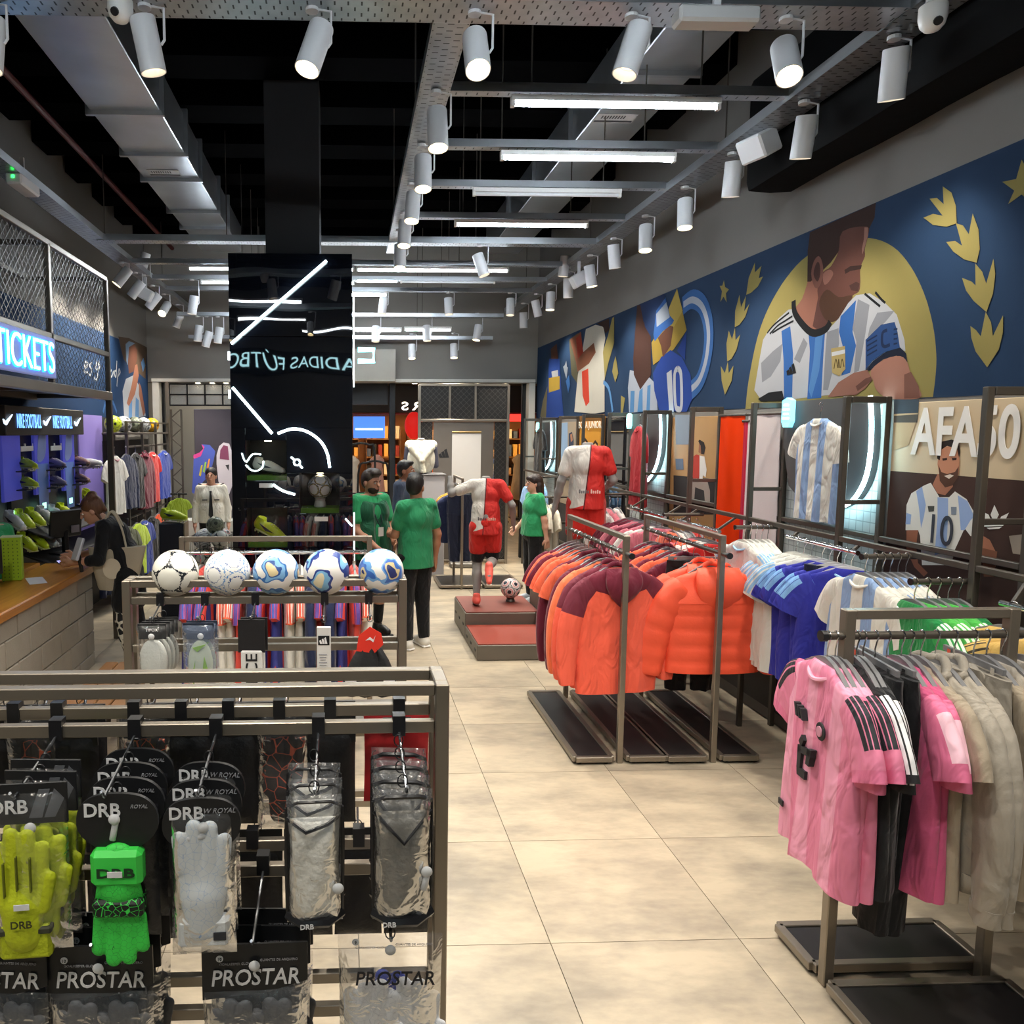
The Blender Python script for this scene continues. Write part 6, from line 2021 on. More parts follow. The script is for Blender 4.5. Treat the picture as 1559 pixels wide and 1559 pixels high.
# ---- footballs on the second rack
def ball_mat(kind):
    m, nt, p = nodes_of('football_' + kind)
    p.inputs['Roughness'].default_value = .28
    tc = nt.nodes.new('ShaderNodeTexCoord')
    vec = tc.outputs['Object']
    g = (1+5**.5)/2
    dirs = []
    oct_ = kind in ('swirl', 'swirl2', 'penta')
    for a in (-1, 1):
        for b in (-1, 1):
            dirs += [(0, a, b*g), (a, b*g, 0), (a*g, 0, b)]
    if oct_:
        dirs = [(1, 0, 0), (-1, 0, 0), (0, 1, 0), (0, -1, 0), (0, 0, 1), (0, 0, -1)]
    nrm = nd(nt, 'ShaderNodeVectorMath', operation='NORMALIZE')
    nt.links.new(vec, nrm.inputs[0])
    best = None
    for d in dirs:
        L = math.sqrt(sum(q*q for q in d))
        dp = nd(nt, 'ShaderNodeVectorMath', operation='DOT_PRODUCT')
        dp.inputs[1].default_value = tuple(q/L for q in d)
        nt.links.new(nrm.outputs[0], dp.inputs[0])
        best = dp.outputs['Value'] if best is None else math_n(nt, 'MAXIMUM', best, dp.outputs['Value'])
    ang = math_n(nt, 'ARCCOSINE', best)
    if oct_:
        ang = math_n(nt, 'MULTIPLY', ang, .72)
    wv = nd(nt, 'ShaderNodeTexNoise', i_Scale=2.2 if oct_ else 14.0, i_Detail=.5)
    nt.links.new(vec, wv.inputs['Vector'])
    a2 = math_n(nt, 'MULTIPLY_ADD', math_n(nt, 'SUBTRACT', wv.outputs[0], .5), .75 if oct_ else .2 if kind == 'blue' else .16, ang)
    cr = nt.nodes.new('ShaderNodeValToRGB')
    cr.color_ramp.interpolation = 'CONSTANT'
    st = {'classic': [(0, '#eceadf'), (.535, '#20252a'), (.64, '#eceadf')],
          'blue': [(0, '#e9e8e4'), (.33, '#274f8f'), (.36, '#e9e8e4'), (.52, '#5d8fc7'), (.56, '#e9e8e4')],
          'swirl': [(0, '#d9c79b'), (.12, '#2d4f8f'), (.2, '#7fb0dc'), (.34, '#3b6fb0'), (.42, '#e9e6e2')],
          'swirl2': [(0, '#e6d9b8'), (.14, '#7fb6dc'), (.28, '#2c3f86'), (.40, '#e9e6e2')],
          'penta': [(0, '#2c3566'), (.1, '#cdbb8e'), (.2, '#3c66b4'), (.33, '#6fa3d8'), (.42, '#e9e6e2')],
          'pink': [(0, '#1d2433'), (.2, '#e8e2dd'), (.29, '#f08a86'), (.36, '#e8e2dd'), (.50, '#1d2433'), (.56, '#e8e2dd')],
          'goldball': [(0, '#dcdcd8'), (.42, '#8d7a2c'), (.49, '#22252b'), (.54, '#dcdcd8')],
          'grey': [(0, '#5d6166'), (.2, '#c9cbcc'), (.4, '#7d8187'), (.48, '#d4d5d5')],
          'volt': [(0, '#2b3026'), (.16, '#c9d934'), (.5, '#2b3026'), (.54, '#c9d934')],
          'olive': [(0, '#3d4236'), (.2, '#8f957f'), (.5, '#3d4236'), (.54, '#a5aa92')],
          'yellow': [(0, '#7d5a10'), (.16, '#e0a41c'), (.5, '#7d5a10'), (.54, '#e0a41c')]}[kind]
    e = cr.color_ramp.elements
    while len(e) < len(st):
        e.new(.5)
    for el, (pos, col) in zip(e, st):
        el.position = pos
        el.color = (*srgb(col), 1)
    nt.links.new(a2, cr.inputs[0])
    nt.links.new(cr.outputs[0], p.inputs['Base Color'])
    b = nd(nt, 'ShaderNodeBump', i_Strength=.25, i_Distance=.01)
    seam = math_n(nt, 'LESS_THAN', math_n(nt, 'ABSOLUTE', math_n(nt, 'SUBTRACT', ang, .62)), .012)
    nt.links.new(math_n(nt, 'SUBTRACT', 1, seam), b.inputs['Height'])
    nt.links.new(b.outputs[0], p.inputs['Normal'])
    return m
BALLM = {}
def football(label, c, kind, rot=(0, 0, 0), r=.11, group=None):
    if kind not in BALLM:
        BALLM[kind] = MB().ball((0, 0, 0), 1, 32, 20).mesh('football', ball_mat(kind), True)
    o = link('football', BALLM[kind], None, c)
    o.scale = (r, r, r)
    o.rotation_euler = rot
    return tag(o, label, 'football', group)
for k, (px, py, kd, rot, words_) in enumerate(((267, 866, 'classic', (.3, .2, .5), 'white football with black triads'), (346, 866, 'blue', (.2, .4, .1), 'white football with fine blue lines'), (420, 868, 'swirl', (-.35, .0, .0), 'white football with gold and blue swirls at its centre'),
                                               (497, 866, 'swirl2', (.5, .9, .2), 'white football with pale blue swirls and gold patches'), (580, 866, 'penta', (-.2, .1, .55), 'white football with a blue pentagon emblem'))):
    q = at(px, py, Y=3.57)
    football('%s on the ball rack, %s along' % (words_, ORD[k]), (q.x, 3.57, 1.345+.017+.103), kd, rot, .108, 'footballs on top of the ball rack')
# ---- small packs on the ball rack
for j, (px, kd, nm, words_, cat, n) in enumerate(((232, 'shin_clear', 'shin_guard_pack', 'clear shin guards under a black header card', 'shin guards', 4), (303, 'shin_volt', 'shin_guard_pack', 'pale green shin guards in a bluish bag', 'shin guards', 2), (383, 'sleeve_ece', 'leg_sleeve_pack', 'black and white printed leg sleeve', 'leg sleeve', 2),
                                                  (493, 'sock_box', 'boxed_pump', 'slim white carton with a black square logo', 'carton', 1), (563, 'bag_black', 'drawstring_bag', 'black drawstring bag with red swing tag', 'bag', 1))):
    q = at(px, 935, Y=3.36)
    peg(gB, q.x, 3.52, 1.345, .2)
    for k in range(n):
        pack(kd, nm, '%s, %s on its peg below the footballs' % (words_, 'front' if k == 0 else ORD[k]), cat, (q.x+.008*k, 3.345+.04*k, 1.275), random.uniform(-.06, .06), '%s packs' % words_)
# boots and packs on the lower shelf of the ball rack
shelf = MB().cbox((0, 0, 0), (1.24, .3, .02), .003).build('shelf_board', M_STEEL_D, gB)
shelf.location = (.655, .05, .78)
# ================================================================== people and mannequins
def vadd(a, b):
    return tuple(np.array(a, float)+np.array(b, float))
def lerp(a, b, t):
    return tuple(np.array(a, float)*(1-t)+np.array(b, float)*t)
BASEJ = dict(pelvis=(0, 0, .94), waist=(0, .0, 1.08), chest=(0, .01, 1.27), neck=(0, .015, 1.43), head=(0, -.005, 1.575),
             sL=(.165, .015, 1.385), sR=(-.165, .015, 1.385), eL=(.215, .03, 1.11), eR=(-.215, .03, 1.11), wL=(.225, -.03, .87), wR=(-.225, -.03, .87),
             hL=(.085, 0, .90), hR=(-.085, 0, .90), kL=(.095, -.015, .49), kR=(-.095, -.015, .49), aL=(.095, .02, .085), aR=(-.095, .02, .085), fL=(.115, -.13, .03), fR=(-.115, -.13, .03))
def hand_prims(w, e, side, curl=.5, s=1.0):
    """palm, four fingers and thumb continuing the forearm e->w"""
    w, e = np.array(w, float), np.array(e, float)
    d = (w-e)/np.linalg.norm(w-e)
    fwd = np.array((0, -1., 0)) if abs(d[1]) < .8 else np.array((0, 0, 1.))
    acr = fwd-d*(fwd@d); acr /= np.linalg.norm(acr)      # thumb side
    nrm = np.cross(d, acr)*side
    P = [('c', tuple(w), tuple(w+d*.03), .026*s, .03*s, .015), ('c', tuple(w+d*.04+acr*.018), tuple(w+d*.075+acr*.02), .019*s, .017*s, .012), ('c', tuple(w+d*.04-acr*.018), tuple(w+d*.075-acr*.02), .019*s, .016*s, .012)]
    for i, L in enumerate((.066, .075, .07, .055)):
        b = w+d*(.085)+acr*(.031-.0205*i)*s
        m = b+(d*.75+nrm*-.25*curl)*L*.5
        t = m+(d*(1-.55*curl)-nrm*.85*curl)*L*.5
        P += [('c', tuple(b), tuple(m), .0098*s, .009*s, .004), ('c', tuple(m), tuple(t), .009*s, .0078*s, .004)]
    b = w+d*.03+acr*.03*s
    m = b+(d*.6+acr*.65)*.035
    t = m+(d*.9+acr*.15-nrm*.3)*.03
    P += [('c', tuple(b), tuple(m), .0125*s, .0105*s, .008), ('c', tuple(m), tuple(t), .0105*s, .009*s, .004)]
    return P
def limb_prims(J, female=False, bare=False):
    P = []
    for s in 'LR':
        P += [('c', J['s'+s], lerp(J['s'+s], J['e'+s], .5), .052, .045), ('c', lerp(J['s'+s], J['e'+s], .5), J['e'+s], .045, .038), ('c', J['e'+s], lerp(J['e'+s], J['w'+s], .4), .040, .038), ('c', lerp(J['e'+s], J['w'+s], .4), J['w'+s], .038, .025),
              ('c', J['h'+s], lerp(J['h'+s], J['k'+s], .5), .092, .075), ('c', lerp(J['h'+s], J['k'+s], .5), J['k'+s], .075, .055), ('c', J['k'+s], lerp(J['k'+s], J['a'+s], .35), .054, .056), ('c', lerp(J['k'+s], J['a'+s], .35), J['a'+s], .056, .036),
              ('c', vadd(J['a'+s], (0, .02, -.045)), J['f'+s], .036, .028), ('e', lerp(J['a'+s], J['f'+s], .55), (.036, .05, .03), .02)]
    return P
def torso_prims(J, k=1.0, sh=1.0):
    p, w, c, n = J['pelvis'], J['waist'], J['chest'], J['neck']
    return [('e', p, (.155*k, .115*k, .11)), ('e', w, (.135*k, .1*k, .12)), ('e', c, (.16*k, .115*k, .15)), ('c', lerp(J['sL'], n, .25), lerp(J['sR'], n, .25), .062, .062), ('c', lerp(c, n, .6), n, .085, .06),
            ('c', lerp(w, c, .3), lerp(w, p, .4), .115*k, .12*k)]
def rotz_pts(a):
    c, s = math.cos(a), math.sin(a)
    return np.array([[c, -s, 0], [s, c, 0], [0, 0, 1]])
def head_prims(h, turn=0., female=False, nod=0.):
    m = rotz_pts(turn) @ np.array([[1, 0, 0], [0, math.cos(nod), -math.sin(nod)], [0, math.sin(nod), math.cos(nod)]])
    g = lambda v: tuple(np.array(h)+m @ np.array(v, float))
    q = .93 if female else 1.0
    return [('e', g((0, .012, .03)), (.076*q, .094*q, .088*q), .02, m), ('e', g((0, -.02, -.035)), (.062*q, .072*q, .08*q), .03, m), ('e', g((0, -.055, -.085)), (.030*q, .028, .026), .02, m),
            ('c', g((0, -.088, .015)), g((0, -.108, -.022)), .009, .013, .01), ('e', g((0, -.085, -.055)), (.025, .012, .012), .008, m),
            ('e', g((-.078*q, .01, -.012)), (.012, .022, .032), .006, m), ('e', g((.078*q, .01, -.012)), (.012, .022, .032), .006, m),
            ('e', g((-.03, -.082, .018)), (.02, .012, .01), .01, m), ('e', g((.03, -.082, .018)), (.02, .012, .01), .01, m)], g, m
def face_parts(t, g, m, q=1.0, brow='#2a1e18', lip='#9a5a50'):
    for s in (-1, 1):
        e = g((s*.031*q, -.083*q, .004))
        o = MB().ball((0, 0, 0), .0105, 12, 8).build('eye', mat('#e8e4de', .25, name='eye_white'), t, True)
        o.location = e
        o2 = MB().ball((0, 0, 0), .0055, 10, 6).build('iris', mat('#2b1c14', .2, name='iris'), o, True)
        o2.location = tuple(m @ np.array((0, -.0075, 0)))
        MB().tube([g((s*.014*q, -.094*q, .025)), g((s*.033*q, -.095*q, .031)), g((s*.052*q, -.078*q, .024))], [.003, .0042, .002], 6).build('eyebrow', mat(brow, .8), t, True)
    MB().tube([g((-.024, -.088*q, -.053)), g((0, -.098*q, -.052)), g((.024, -.088*q, -.053))], [.002, .005, .002], 6).build('mouth', mat(lip, .5, name='lips'), t, True)
def hair_mesh(h, g, m, style, col):
    P = [('e', g((0, .022, .045)), (.086, .096, .088), .02, m)]
    cuts, subs = [], [('e', g((0, -.11, -.035)), (.075, .075, .105), 0, m)]
    if style == 'short':
        P += [('e', g((0, .05, .0)), (.079, .06, .085), .02, m), ('e', g((0, -.05, .095)), (.055, .045, .03), .02, m)]
    elif style == 'quiff':
        P += [('e', g((0, .05, .0)), (.078, .06, .08), .02, m), ('e', g((.0, -.055, .10)), (.06, .05, .038), .02, m), ('e', g((.02, -.01, .115)), (.06, .07, .03), .02, m)]
    elif style == 'long':
        P += [('e', g((0, .05, .0)), (.085, .065, .1), .03, m), ('c', g((-.06, .045, -.03)), g((-.085, .05, -.26)), .045, .035), ('c', g((.06, .045, -.03)), g((.085, .05, -.26)), .045, .035), ('c', g((0, .07, -.02)), g((0, .085, -.29)), .065, .05), ('e', g((0, -.066, .07)), (.06, .03, .035), .015, m)]
    elif style == 'bun':
        P += [('e', g((0, .05, .01)), (.078, .06, .08), .02, m), ('e', g((0, .06, .115)), (.05, .05, .042), .015, m), ('c', g((.02, .09, .06)), g((.03, .11, -.05)), .03, .018), ('c', g((-.05, .06, -.02)), g((-.055, .075, -.16)), .022, .010), ('c', g((.055, .03, .0)), g((.06, .05, -.15)), .02, .010)]
    elif style == 'tied':
        P += [('e', g((0, .05, .0)), (.077, .06, .08), .02, m), ('e', g((0, .115, -.01)), (.035, .03, .035), .015, m)]
    return sdf_mesh('hair', mat(col, .5, 0, .35, 40, .5, 90, name='hair', stretch=(1, 1, .25)), P, .0075, .02, cuts, .03, subs)
def person(name, label, cat, loc, rz, J=None, H=1.72, skin='#c58f73', female=False, turn=0., nod=0., hair=None, face=True, head=True, parts=None, curl=(.5, .5), extra=None, k=1.0, skinmat=None, feet=True):
    J2 = dict(BASEJ)
    J2.update(J or {})
    s = H/1.72
    t = thing(name, label, cat, loc, rz)
    t.scale = (s, s, s)
    P = torso_prims(J2, k)+limb_prims(J2)
    for i, sd in enumerate('LR'):
        P += hand_prims(J2['w'+sd], J2['e'+sd], -1 if sd == 'L' else 1, curl[i])
    g = m = None
    if head:
        hp, g, m = head_prims(J2['head'], turn, female, nod)
        P += [('c', J2['neck'], lerp(J2['neck'], J2['head'], .75), .056, .05)]+hp
    else:
        P += [('c', lerp(J2['chest'], J2['neck'], .8), vadd(J2['neck'], (0, 0, .045)), .062, .052)]
    sm = skinmat or mat(skin, .55, 0, .05, 20, .06, 150, .4, name='skin')
    if extra:
        P += extra(J2)
    cuts = [(vadd(J2['neck'], (0, 0, .07)), (0, 0, 1))] if not head else []
    body = sdf_mesh('body', sm, P, .0085, .022, cuts)
    link('body', body, t)
    if head and face:
        face_parts(t, g, m, .94 if female else 1)
    if head and hair:
        link('hair', hair_mesh(J2['head'], g, m, *hair), t)
    return t, J2, g, m
def shirt(t, J, col, sleeve='short', hem=.86, k=1.0, grow=.02, neck=True, name='shirt', m=None, h=.011, drop=0):
    P = []
    p, w, c, n = J['pelvis'], J['waist'], J['chest'], J['neck']
    P += [('e', c, (.175*k, .135*k, .16)), ('e', w, (.158*k, .122*k, .15)), ('c', lerp(J['sL'], n, .2), lerp(J['sR'], n, .2), .076, .076), ('c', lerp(c, n, .5), lerp(c, n, .9), .105, .085),
          ('c', vadd(lerp(w, c, .2), (.045, 0, 0)), vadd(p, (.048, 0, -.12-drop)), .122*k, .140*k), ('c', vadd(lerp(w, c, .2), (-.045, 0, 0)), vadd(p, (-.048, 0, -.12-drop)), .122*k, .140*k)]
    f = {'short': .62, 'long': 1.0, 'three': 1.0, 'half': .8}[sleeve]
    cuts = [((0, 0, hem), (0, 0, -1)), (vadd(n, (0, 0, .03)), (0, -.35, 1))]
    for s in 'LR':
        a, e, w2 = J['s'+s], J['e'+s], J['w'+s]
        if sleeve == 'short':
            P.append(('c', a, lerp(a, e, f), .068, .064, .03))
        else:
            P += [('c', a, e, .066, .052, .03), ('c', e, lerp(e, w2, .93 if sleeve == 'long' else .35), .052, .042 if sleeve == 'long' else .05, .02)]
    me = sdf_mesh(name, m or cloth(col), P, h, .03, cuts)
    link(name, me, t)
    return me
def trousers(t, J, col, to=.93, name='trousers', k=1.0, m=None, grow=.014, loose=0, h=.011, top=None):
    P = [('e', J['pelvis'], (.160*k, .122*k, .115)), ('c', J['pelvis'], lerp(J['pelvis'], J['waist'], .5), .128*k, .118*k)]
    cuts = [(lerp(J['pelvis'], J['waist'], .55), (0, 0, 1))]
    for s in 'LR':
        hp, kn, an = J['h'+s], J['k'+s], J['a'+s]
        if to < .5:
            P.append(('c', hp, lerp(hp, kn, to*2), .105+loose, .098+loose, .02))
        else:
            P += [('c', hp, kn, .1+loose*.6, .066+loose, .02), ('c', kn, lerp(kn, an, (to-.5)*2), .066+loose, .05+loose, .02)]
    me = sdf_mesh(name, m or cloth(col), P, h, .02, cuts)
    link(name, me, t)
def shoes(t, J, col, sole='#e6e4e0', name='shoe'):
    for s in 'LR':
        a, f = J['a'+s], J['f'+s]
        P = [('c', vadd(a, (0, .025, -.035)), lerp(a, f, .55), .045, .042), ('c', lerp(a, f, .5), vadd(f, (0, -.0, .012)), .044, .036), ('c', vadd(a, (0, .005, .03)), vadd(a, (0, 0, -.03)), .046, .05)]
        cuts = [(vadd(a, (0, 0, .035)), (0, 0, 1))]
        o = link(name, sdf_mesh(name, mat(col, .5, 0, .08, 20, name='shoe_upper'), P, .009, .02, cuts+([((0, 0, .012), (0, 0, -1))] if a[2] < .2 else [])), t)
        if a[2] < .2:
            lo = lerp(a, f, .48)
            d = np.array(f, float)-np.array(a, float)
            an = math.atan2(d[0], -d[1])
            MB().cbox((0, 0, 0), (.088, .275, .022), .01, 0, Matrix.Rotation(an, 3, 'Z')).build('sole', mat(sole, .6, name='shoe_sole'), o).location = (lo[0], lo[1]+.004, .012)
# --- man in green t-shirt, seen from behind
J = dict(eL=(.20, -.06, 1.12), wL=(.12, -.27, 1.10), eR=(-.225, .05, 1.11), wR=(-.235, .0, .86), aL=(.11, .03, .085), fL=(.14, -.12, .03))
p0 = at(630, 985, Z=0)
t, J, g, m = person('person', 'person with short dark hair, green t-shirt and black trousers seen from behind', 'person', (.68, 7.38, 0), R(-150), J, 1.73, '#b98364', False, R(-52), .1, ('quiff', '#1c1715'), curl=(.6, .35))
shirt(t, J, '#2e9160', 'short', .80, 1.02, drop=.04)
trousers(t, J, '#17181b', .96, loose=.008)
shoes(t, J, '#dcd8cf')
# --- colleague with vest facing the viewer
J = dict(eL=(.2, -.05, 1.11), wL=(.10, -.26, 1.0), eR=(-.205, -.04, 1.10), wR=(-.08, -.25, .93))
q = at(565, 730, Y=7.85)
t, J, g, m = person('person', 'bearded person in green t-shirt and dark green vest beside the black pillar', 'person', (q.x, 7.85, 0), R(32), J, 1.75, '#c08a70', False, R(12), .12, ('quiff', '#3a3029'), curl=(.6, .6))
shirt(t, J, '#2f9962', 'short', .80, 1.0)
# open vest: two front strips and back
Pv = [('e', J['chest'], (.205, .172, .18)), ('e', J['waist'], (.20, .17, .2)), ('c', vadd(J['waist'], (.05, 0, 0)), vadd(J['pelvis'], (.05, 0, -.05)), .155, .172), ('c', vadd(J['waist'], (-.05, 0, 0)), vadd(J['pelvis'], (-.05, 0, -.05)), .155, .172), ('c', lerp(J['sL'], J['neck'], .35), lerp(J['sR'], J['neck'], .35), .082, .082)]
link('vest', sdf_mesh('vest', cloth('#1f5a40'), Pv, .011, .03, [((0, 0, .84), (0, 0, -1)), ((.175, 0, 0), (1, 0, 0)), ((-.175, 0, 0), (-1, 0, 0)), (vadd(J['neck'], (0, 0, .0)), (0, -.5, 1))], .03, [('c', (0, -.2, .7), (0, -.19, 1.5), .06, .09)]), t)
link('beard', sdf_mesh('beard', mat('#33261f', .8, 0, .2, 60, name='beard'), [('e', g((0, -.028, -.062)), (.062, .066, .062), .02, m)], .0075, .02, [(g((0, 0, -.032)), (0, -.2, 1))]), t)
MB().tube([g((-.05, -.02, -.15)), (-.03, -.155, 1.2), (0, -.16, 1.14), (.03, -.155, 1.2), g((.05, -.02, -.15))], .006, 6).build('lanyard', mat('#1c2230', .7), t)
MB().box((0, -.175, 1.09), (.06, .006, .09)).build('badge', mat('#e2ded6', .5), t)
trousers(t, J, '#1a1b1e', .92)
shoes(t, J, '#1c1c1e', '#2a2a2c')
# --- man behind in blue-grey sweater
q = at(618, 716, Y=9.55)
t, J, g, m = person('person', 'person with dark hair in a blue-grey sweater standing behind the green-shirted pair', 'person', (q.x, 9.6, 0), R(62), dict(wR=(-.15, -.12, .92), eR=(-.23, .02, 1.1)), 1.78, '#a9765a', False, R(10), 0, ('short', '#1d1816'))
shirt(t, J, '#4a5468', 'long', .82)
trousers(t, J, '#20222a', .95)
shoes(t, J, '#17171a', '#222225')
# --- woman in green t-shirt, profile
q = at(812, 800, Y=9.3)
t, J, g, m = person('person', 'person with long dark hair, green t-shirt and black leggings by the mannequin step', 'person', (q.x, 9.3, 0), R(-82), dict(sL=(.15, .015, 1.385), sR=(-.15, .015, 1.385), eR=(-.19, .0, 1.12), wR=(-.17, -.16, .98), eL=(.19, .07, 1.12), wL=(.2, .10, .88)), 1.62, '#d8a58c', True, R(0), .05, ('long', '#2a1d1b'), k=1.08)
shirt(t, J, '#2f9b62', 'short', .90, 1.1)
trousers(t, J, '#131316', .95, k=1.08, loose=.006)
shoes(t, J, '#a7afb8', '#d9dade')
# --- guard in white shirt and tie
q = at(321, 716, Y=10.7)
t, J, g, m = person('person', 'person in white uniform shirt and black tie standing by the boot picture', 'person', (q.x, 10.7, 0), R(6), dict(eL=(.235, .03, 1.1), wL=(.24, -.04, .88), eR=(-.235, .03, 1.1), wR=(-.24, -.04, .88)), 1.64, '#c4917a', True, R(-6), -.05, ('tied', '#1f1917'), k=1.05)
shirt(t, J, '#dcd8cc', 'long', .90, 1.08)
trousers(t, J, '#17171a', .93, k=1.12)
shoes(t, J, '#151517', '#151517')
MB().slab([(-.018, -.158, 1.37), (.018, -.158, 1.37), (.014, -.168, 1.33), (.034, -.178, 1.02), (0, -.175, .97), (-.034, -.178, 1.02), (-.014, -.168, 1.33)], (0, .012, 0)).build('necktie', mat('#15161a', .6), t)
for s in (-1, 1):
    MB().cbox((s*.15, .01, 1.455), (.075, .06, .012), .004, 0, Matrix.Rotation(-s*.35, 3, 'Y')).build('epaulette', mat('#1a1b20', .6), t)
    MB().box((s*.085, -.152, 1.24), (.075, .014, .016)).build('pocket_flap', mat('#3a3a3c', .6), t)
# --- woman leaning at the counter
J = dict(pelvis=(0, .05, .93), waist=(0, .02, 1.07), chest=(0, -.06, 1.23), neck=(0, -.15, 1.37), head=(0, -.25, 1.475), sL=(.15, -.12, 1.33), sR=(-.15, -.12, 1.33), eL=(.21, -.16, 1.06), wL=(.12, -.40, 1.03), eR=(-.19, -.2, 1.08), wR=(-.08, -.42, 1.06),
         hL=(.085, .05, .90), hR=(-.085, .05, .90), kL=(.10, .0, .50), kR=(-.085, .10, .49), aL=(.10, .08, .085), aR=(-.095, .18, .085), fL=(.115, -.06, .03), fR=(-.11, .04, .03))
q = at(160, 900, Y=6.72)
t, J, g, m = person('person', 'person in black top and shorts leaning on the counter with a tote bag', 'person', (q.x+.16, 6.72, 0), R(-84), J, 1.68, '#d3a085', True, R(4), .45, ('bun', '#6a4630'), curl=(.5, .6))
shirt(t, J, '#15161a', 'three', .84, 1.02)
trousers(t, J, '#131417', .3, 'shorts', 1.02, loose=.015)
for s, col in (('L', None), ('R', '#17171a')):
    hp, kn, an = J['h'+s], J['k'+s], J['a'+s]
    legm = cloth(col) if col else noisy('#17171a', '#d6d2c4', 16, .14, .8)
    link('legging', sdf_mesh('legging', legm, [('c', lerp(hp, kn, .72), kn, .068, .062), ('c', kn, lerp(kn, an, .35), .062, .064), ('c', lerp(kn, an, .35), lerp(kn, an, .86), .064, .044)], .009, .015), t)
    link('tights', sdf_mesh('tights', mat('#4a3530', .7, 0, .1, name='sheer_tights'), [('c', lerp(hp, kn, .5), lerp(hp, kn, .75), .082, .07)], .009, .01), t)
shoes(t, J, '#d8d2b8', '#e6e0cc', 'slip_on_shoe')
MB().tube([g((-.07, -.05, .075)), g((-.03, -.085, .095)), g((.03, -.085, .095)), g((.07, -.05, .075))], [.008, .014, .014, .008], 8).build('sunglasses', mat('#2b1f1c', .2), t, True)
# tote bag on her shoulder
q = at(185, 840, Y=6.42)
tb = thing('tote_bag', 'large beige canvas tote bag with pale round patch on the leaning person', 'bag', (q.x-.10, 6.62, .76), R(6))
tb.scale = (1, 1, 1.2)
mb = MB()
rings = []
for z, hw, ht in ((0, .15, .05), (.02, .165, .055), (.15, .20, .07), (.28, .235, .06), (.31, .24, .055)):
    rings.append(ring_ell((.02*z, 0, z), hw, ht, 28, .006, z*9, 3, 3.2))
mb.loft(rings)
mb.build('bag_body', mat('#b3a893', .85, 0, .08, 12, .15, 120, name='canvas'), tb, 40)
MB().lathe([(.001, 0), (.075, 0), (.075, .004)], (-.03, -.072, .16), 24, axis=(0, -1, 0)).build('round_patch', mat('#d8ccb4', .8), tb)
for y in (-.04, .04):
    MB().tube(smooth_open([(-.12, y, .30), (-.10, y, .46), (-.03, y*.7, .565), (.05, y, .46), (.09, y, .30)], 5), .009, 6).build('strap', mat('#c4baa4', .85), tb, True)
# --- cashier at the edge of the view, behind the counter
q = at(1, 782, Y=6.35)
t, J, g, m = person('person', 'person with dark hair behind the counter at the edge of the view', 'person', (q.x-.1, 6.35, 0), R(55), None, 1.60, '#cf9c82', True, R(10), .15, ('tied', '#37241c'))
shirt(t, J, '#2f9b62', 'short', .86, 1.0)
trousers(t, J, '#17181b', .93)
shoes(t, J, '#1c1c1e', '#222225')

# ---- mannequins
M_MANN = mat('#8f8b88', .55, 0, .04, name='mannequin_grey')
def split_mat(cl, cr, edge='#5c1218', x0=0., slant=0.06, zbot=None):
    m, nt, p = nodes_of('halved_shirt')
    tc = nt.nodes.new('ShaderNodeTexCoord')
    sx = nt.nodes.new('ShaderNodeSeparateXYZ')
    nt.links.new(tc.outputs['Object'], sx.inputs[0])
    a = math_n(nt, 'ADD', math_n(nt, 'SUBTRACT', sx.outputs[0], x0), math_n(nt, 'MULTIPLY', math_n(nt, 'SUBTRACT', sx.outputs[2], 1.2), slant))
    s = math_n(nt, 'GREATER_THAN', a, 0)
    e = math_n(nt, 'LESS_THAN', math_n(nt, 'ABSOLUTE', a), .006)
    c = mixc(nt, s, srgb(cl), srgb(cr))
    if zbot:
        c = mixc(nt, math_n(nt, 'LESS_THAN', math_n(nt, 'ADD', sx.outputs[2], math_n(nt, 'MULTIPLY', sx.outputs[0], .35)), zbot), c, srgb(cl))
    nt.links.new(mixc(nt, e, c, srgb(edge)), p.inputs['Base Color'])
    p.inputs['Roughness'].default_value = .75
    add_wrinkle(nt)
    return m
def boots(t, J, col='#ff6f62'):
    for s in 'LR':
        a, f = np.array(J['a'+s], float), np.array(J['f'+s], float)
        P = [('c', tuple(a+(0, .02, -.03)), tuple(a*.45+f*.55), .043, .04), ('c', tuple(a*.5+f*.5), tuple(f), .042, .033), ('c', tuple(a+(0, 0, .03)), tuple(a+(0, 0, -.02)), .043, .048)]
        o = link('boot', sdf_mesh('boot', mat(col, .35, 0, .1, name='boot_upper'), P, .009, .02), t)
        d = (f-a)/np.linalg.norm(f-a)
        n = np.array((0, 0, -1.)) if a[2] < .2 else np.cross(d, (1, 0, 0))
        n = n/np.linalg.norm(n)
        if a[2] >= .2 and n[1] > 0: n = -n
        mb = MB()
        for u in (.1, .75, .95, 1.15):
            for w in (-.022, .022):
                b = a*(1-u)+f*u+np.array((w, 0, 0))+n*.028
                mb.cyl(tuple(b), tuple(b+n*.024), .009, .006, 8)
        mb.build('stud', mat('#e8e2dc', .4), o)
def wordmark(t, x, y, z, col):
    """small sponsor print, too small to read"""
    mb = MB()
    for j, h2 in enumerate((.04, .028, .028, .036, .028)):
        mb.cbox((x+.04-.02*j, y, z+h2/2-.014), (.013, .012, h2), .003)
    mb.build('sponsor_print', mat(col, .6), t)
# mannequin kicking a ball
STEP1 = .29
J = dict(pelvis=(0, 0, .97), waist=(0, -.02, 1.10), chest=(0, -.06, 1.28), neck=(0, -.09, 1.44), sL=(.17, -.06, 1.40), sR=(-.17, -.06, 1.40), eR=(-.30, .02, 1.18), wR=(-.33, -.14, .97), eL=(.40, .0, 1.31), wL=(.42, -.12, 1.52),
         hL=(.085, 0, .92), hR=(-.085, 0, .92), kL=(.09, -.06, .50), aL=(.095, .06, .09), fL=(.11, -.06, .03), kR=(-.09, -.04, .53), aR=(-.03, .34, .50), fR=(-.03, .42, .36))
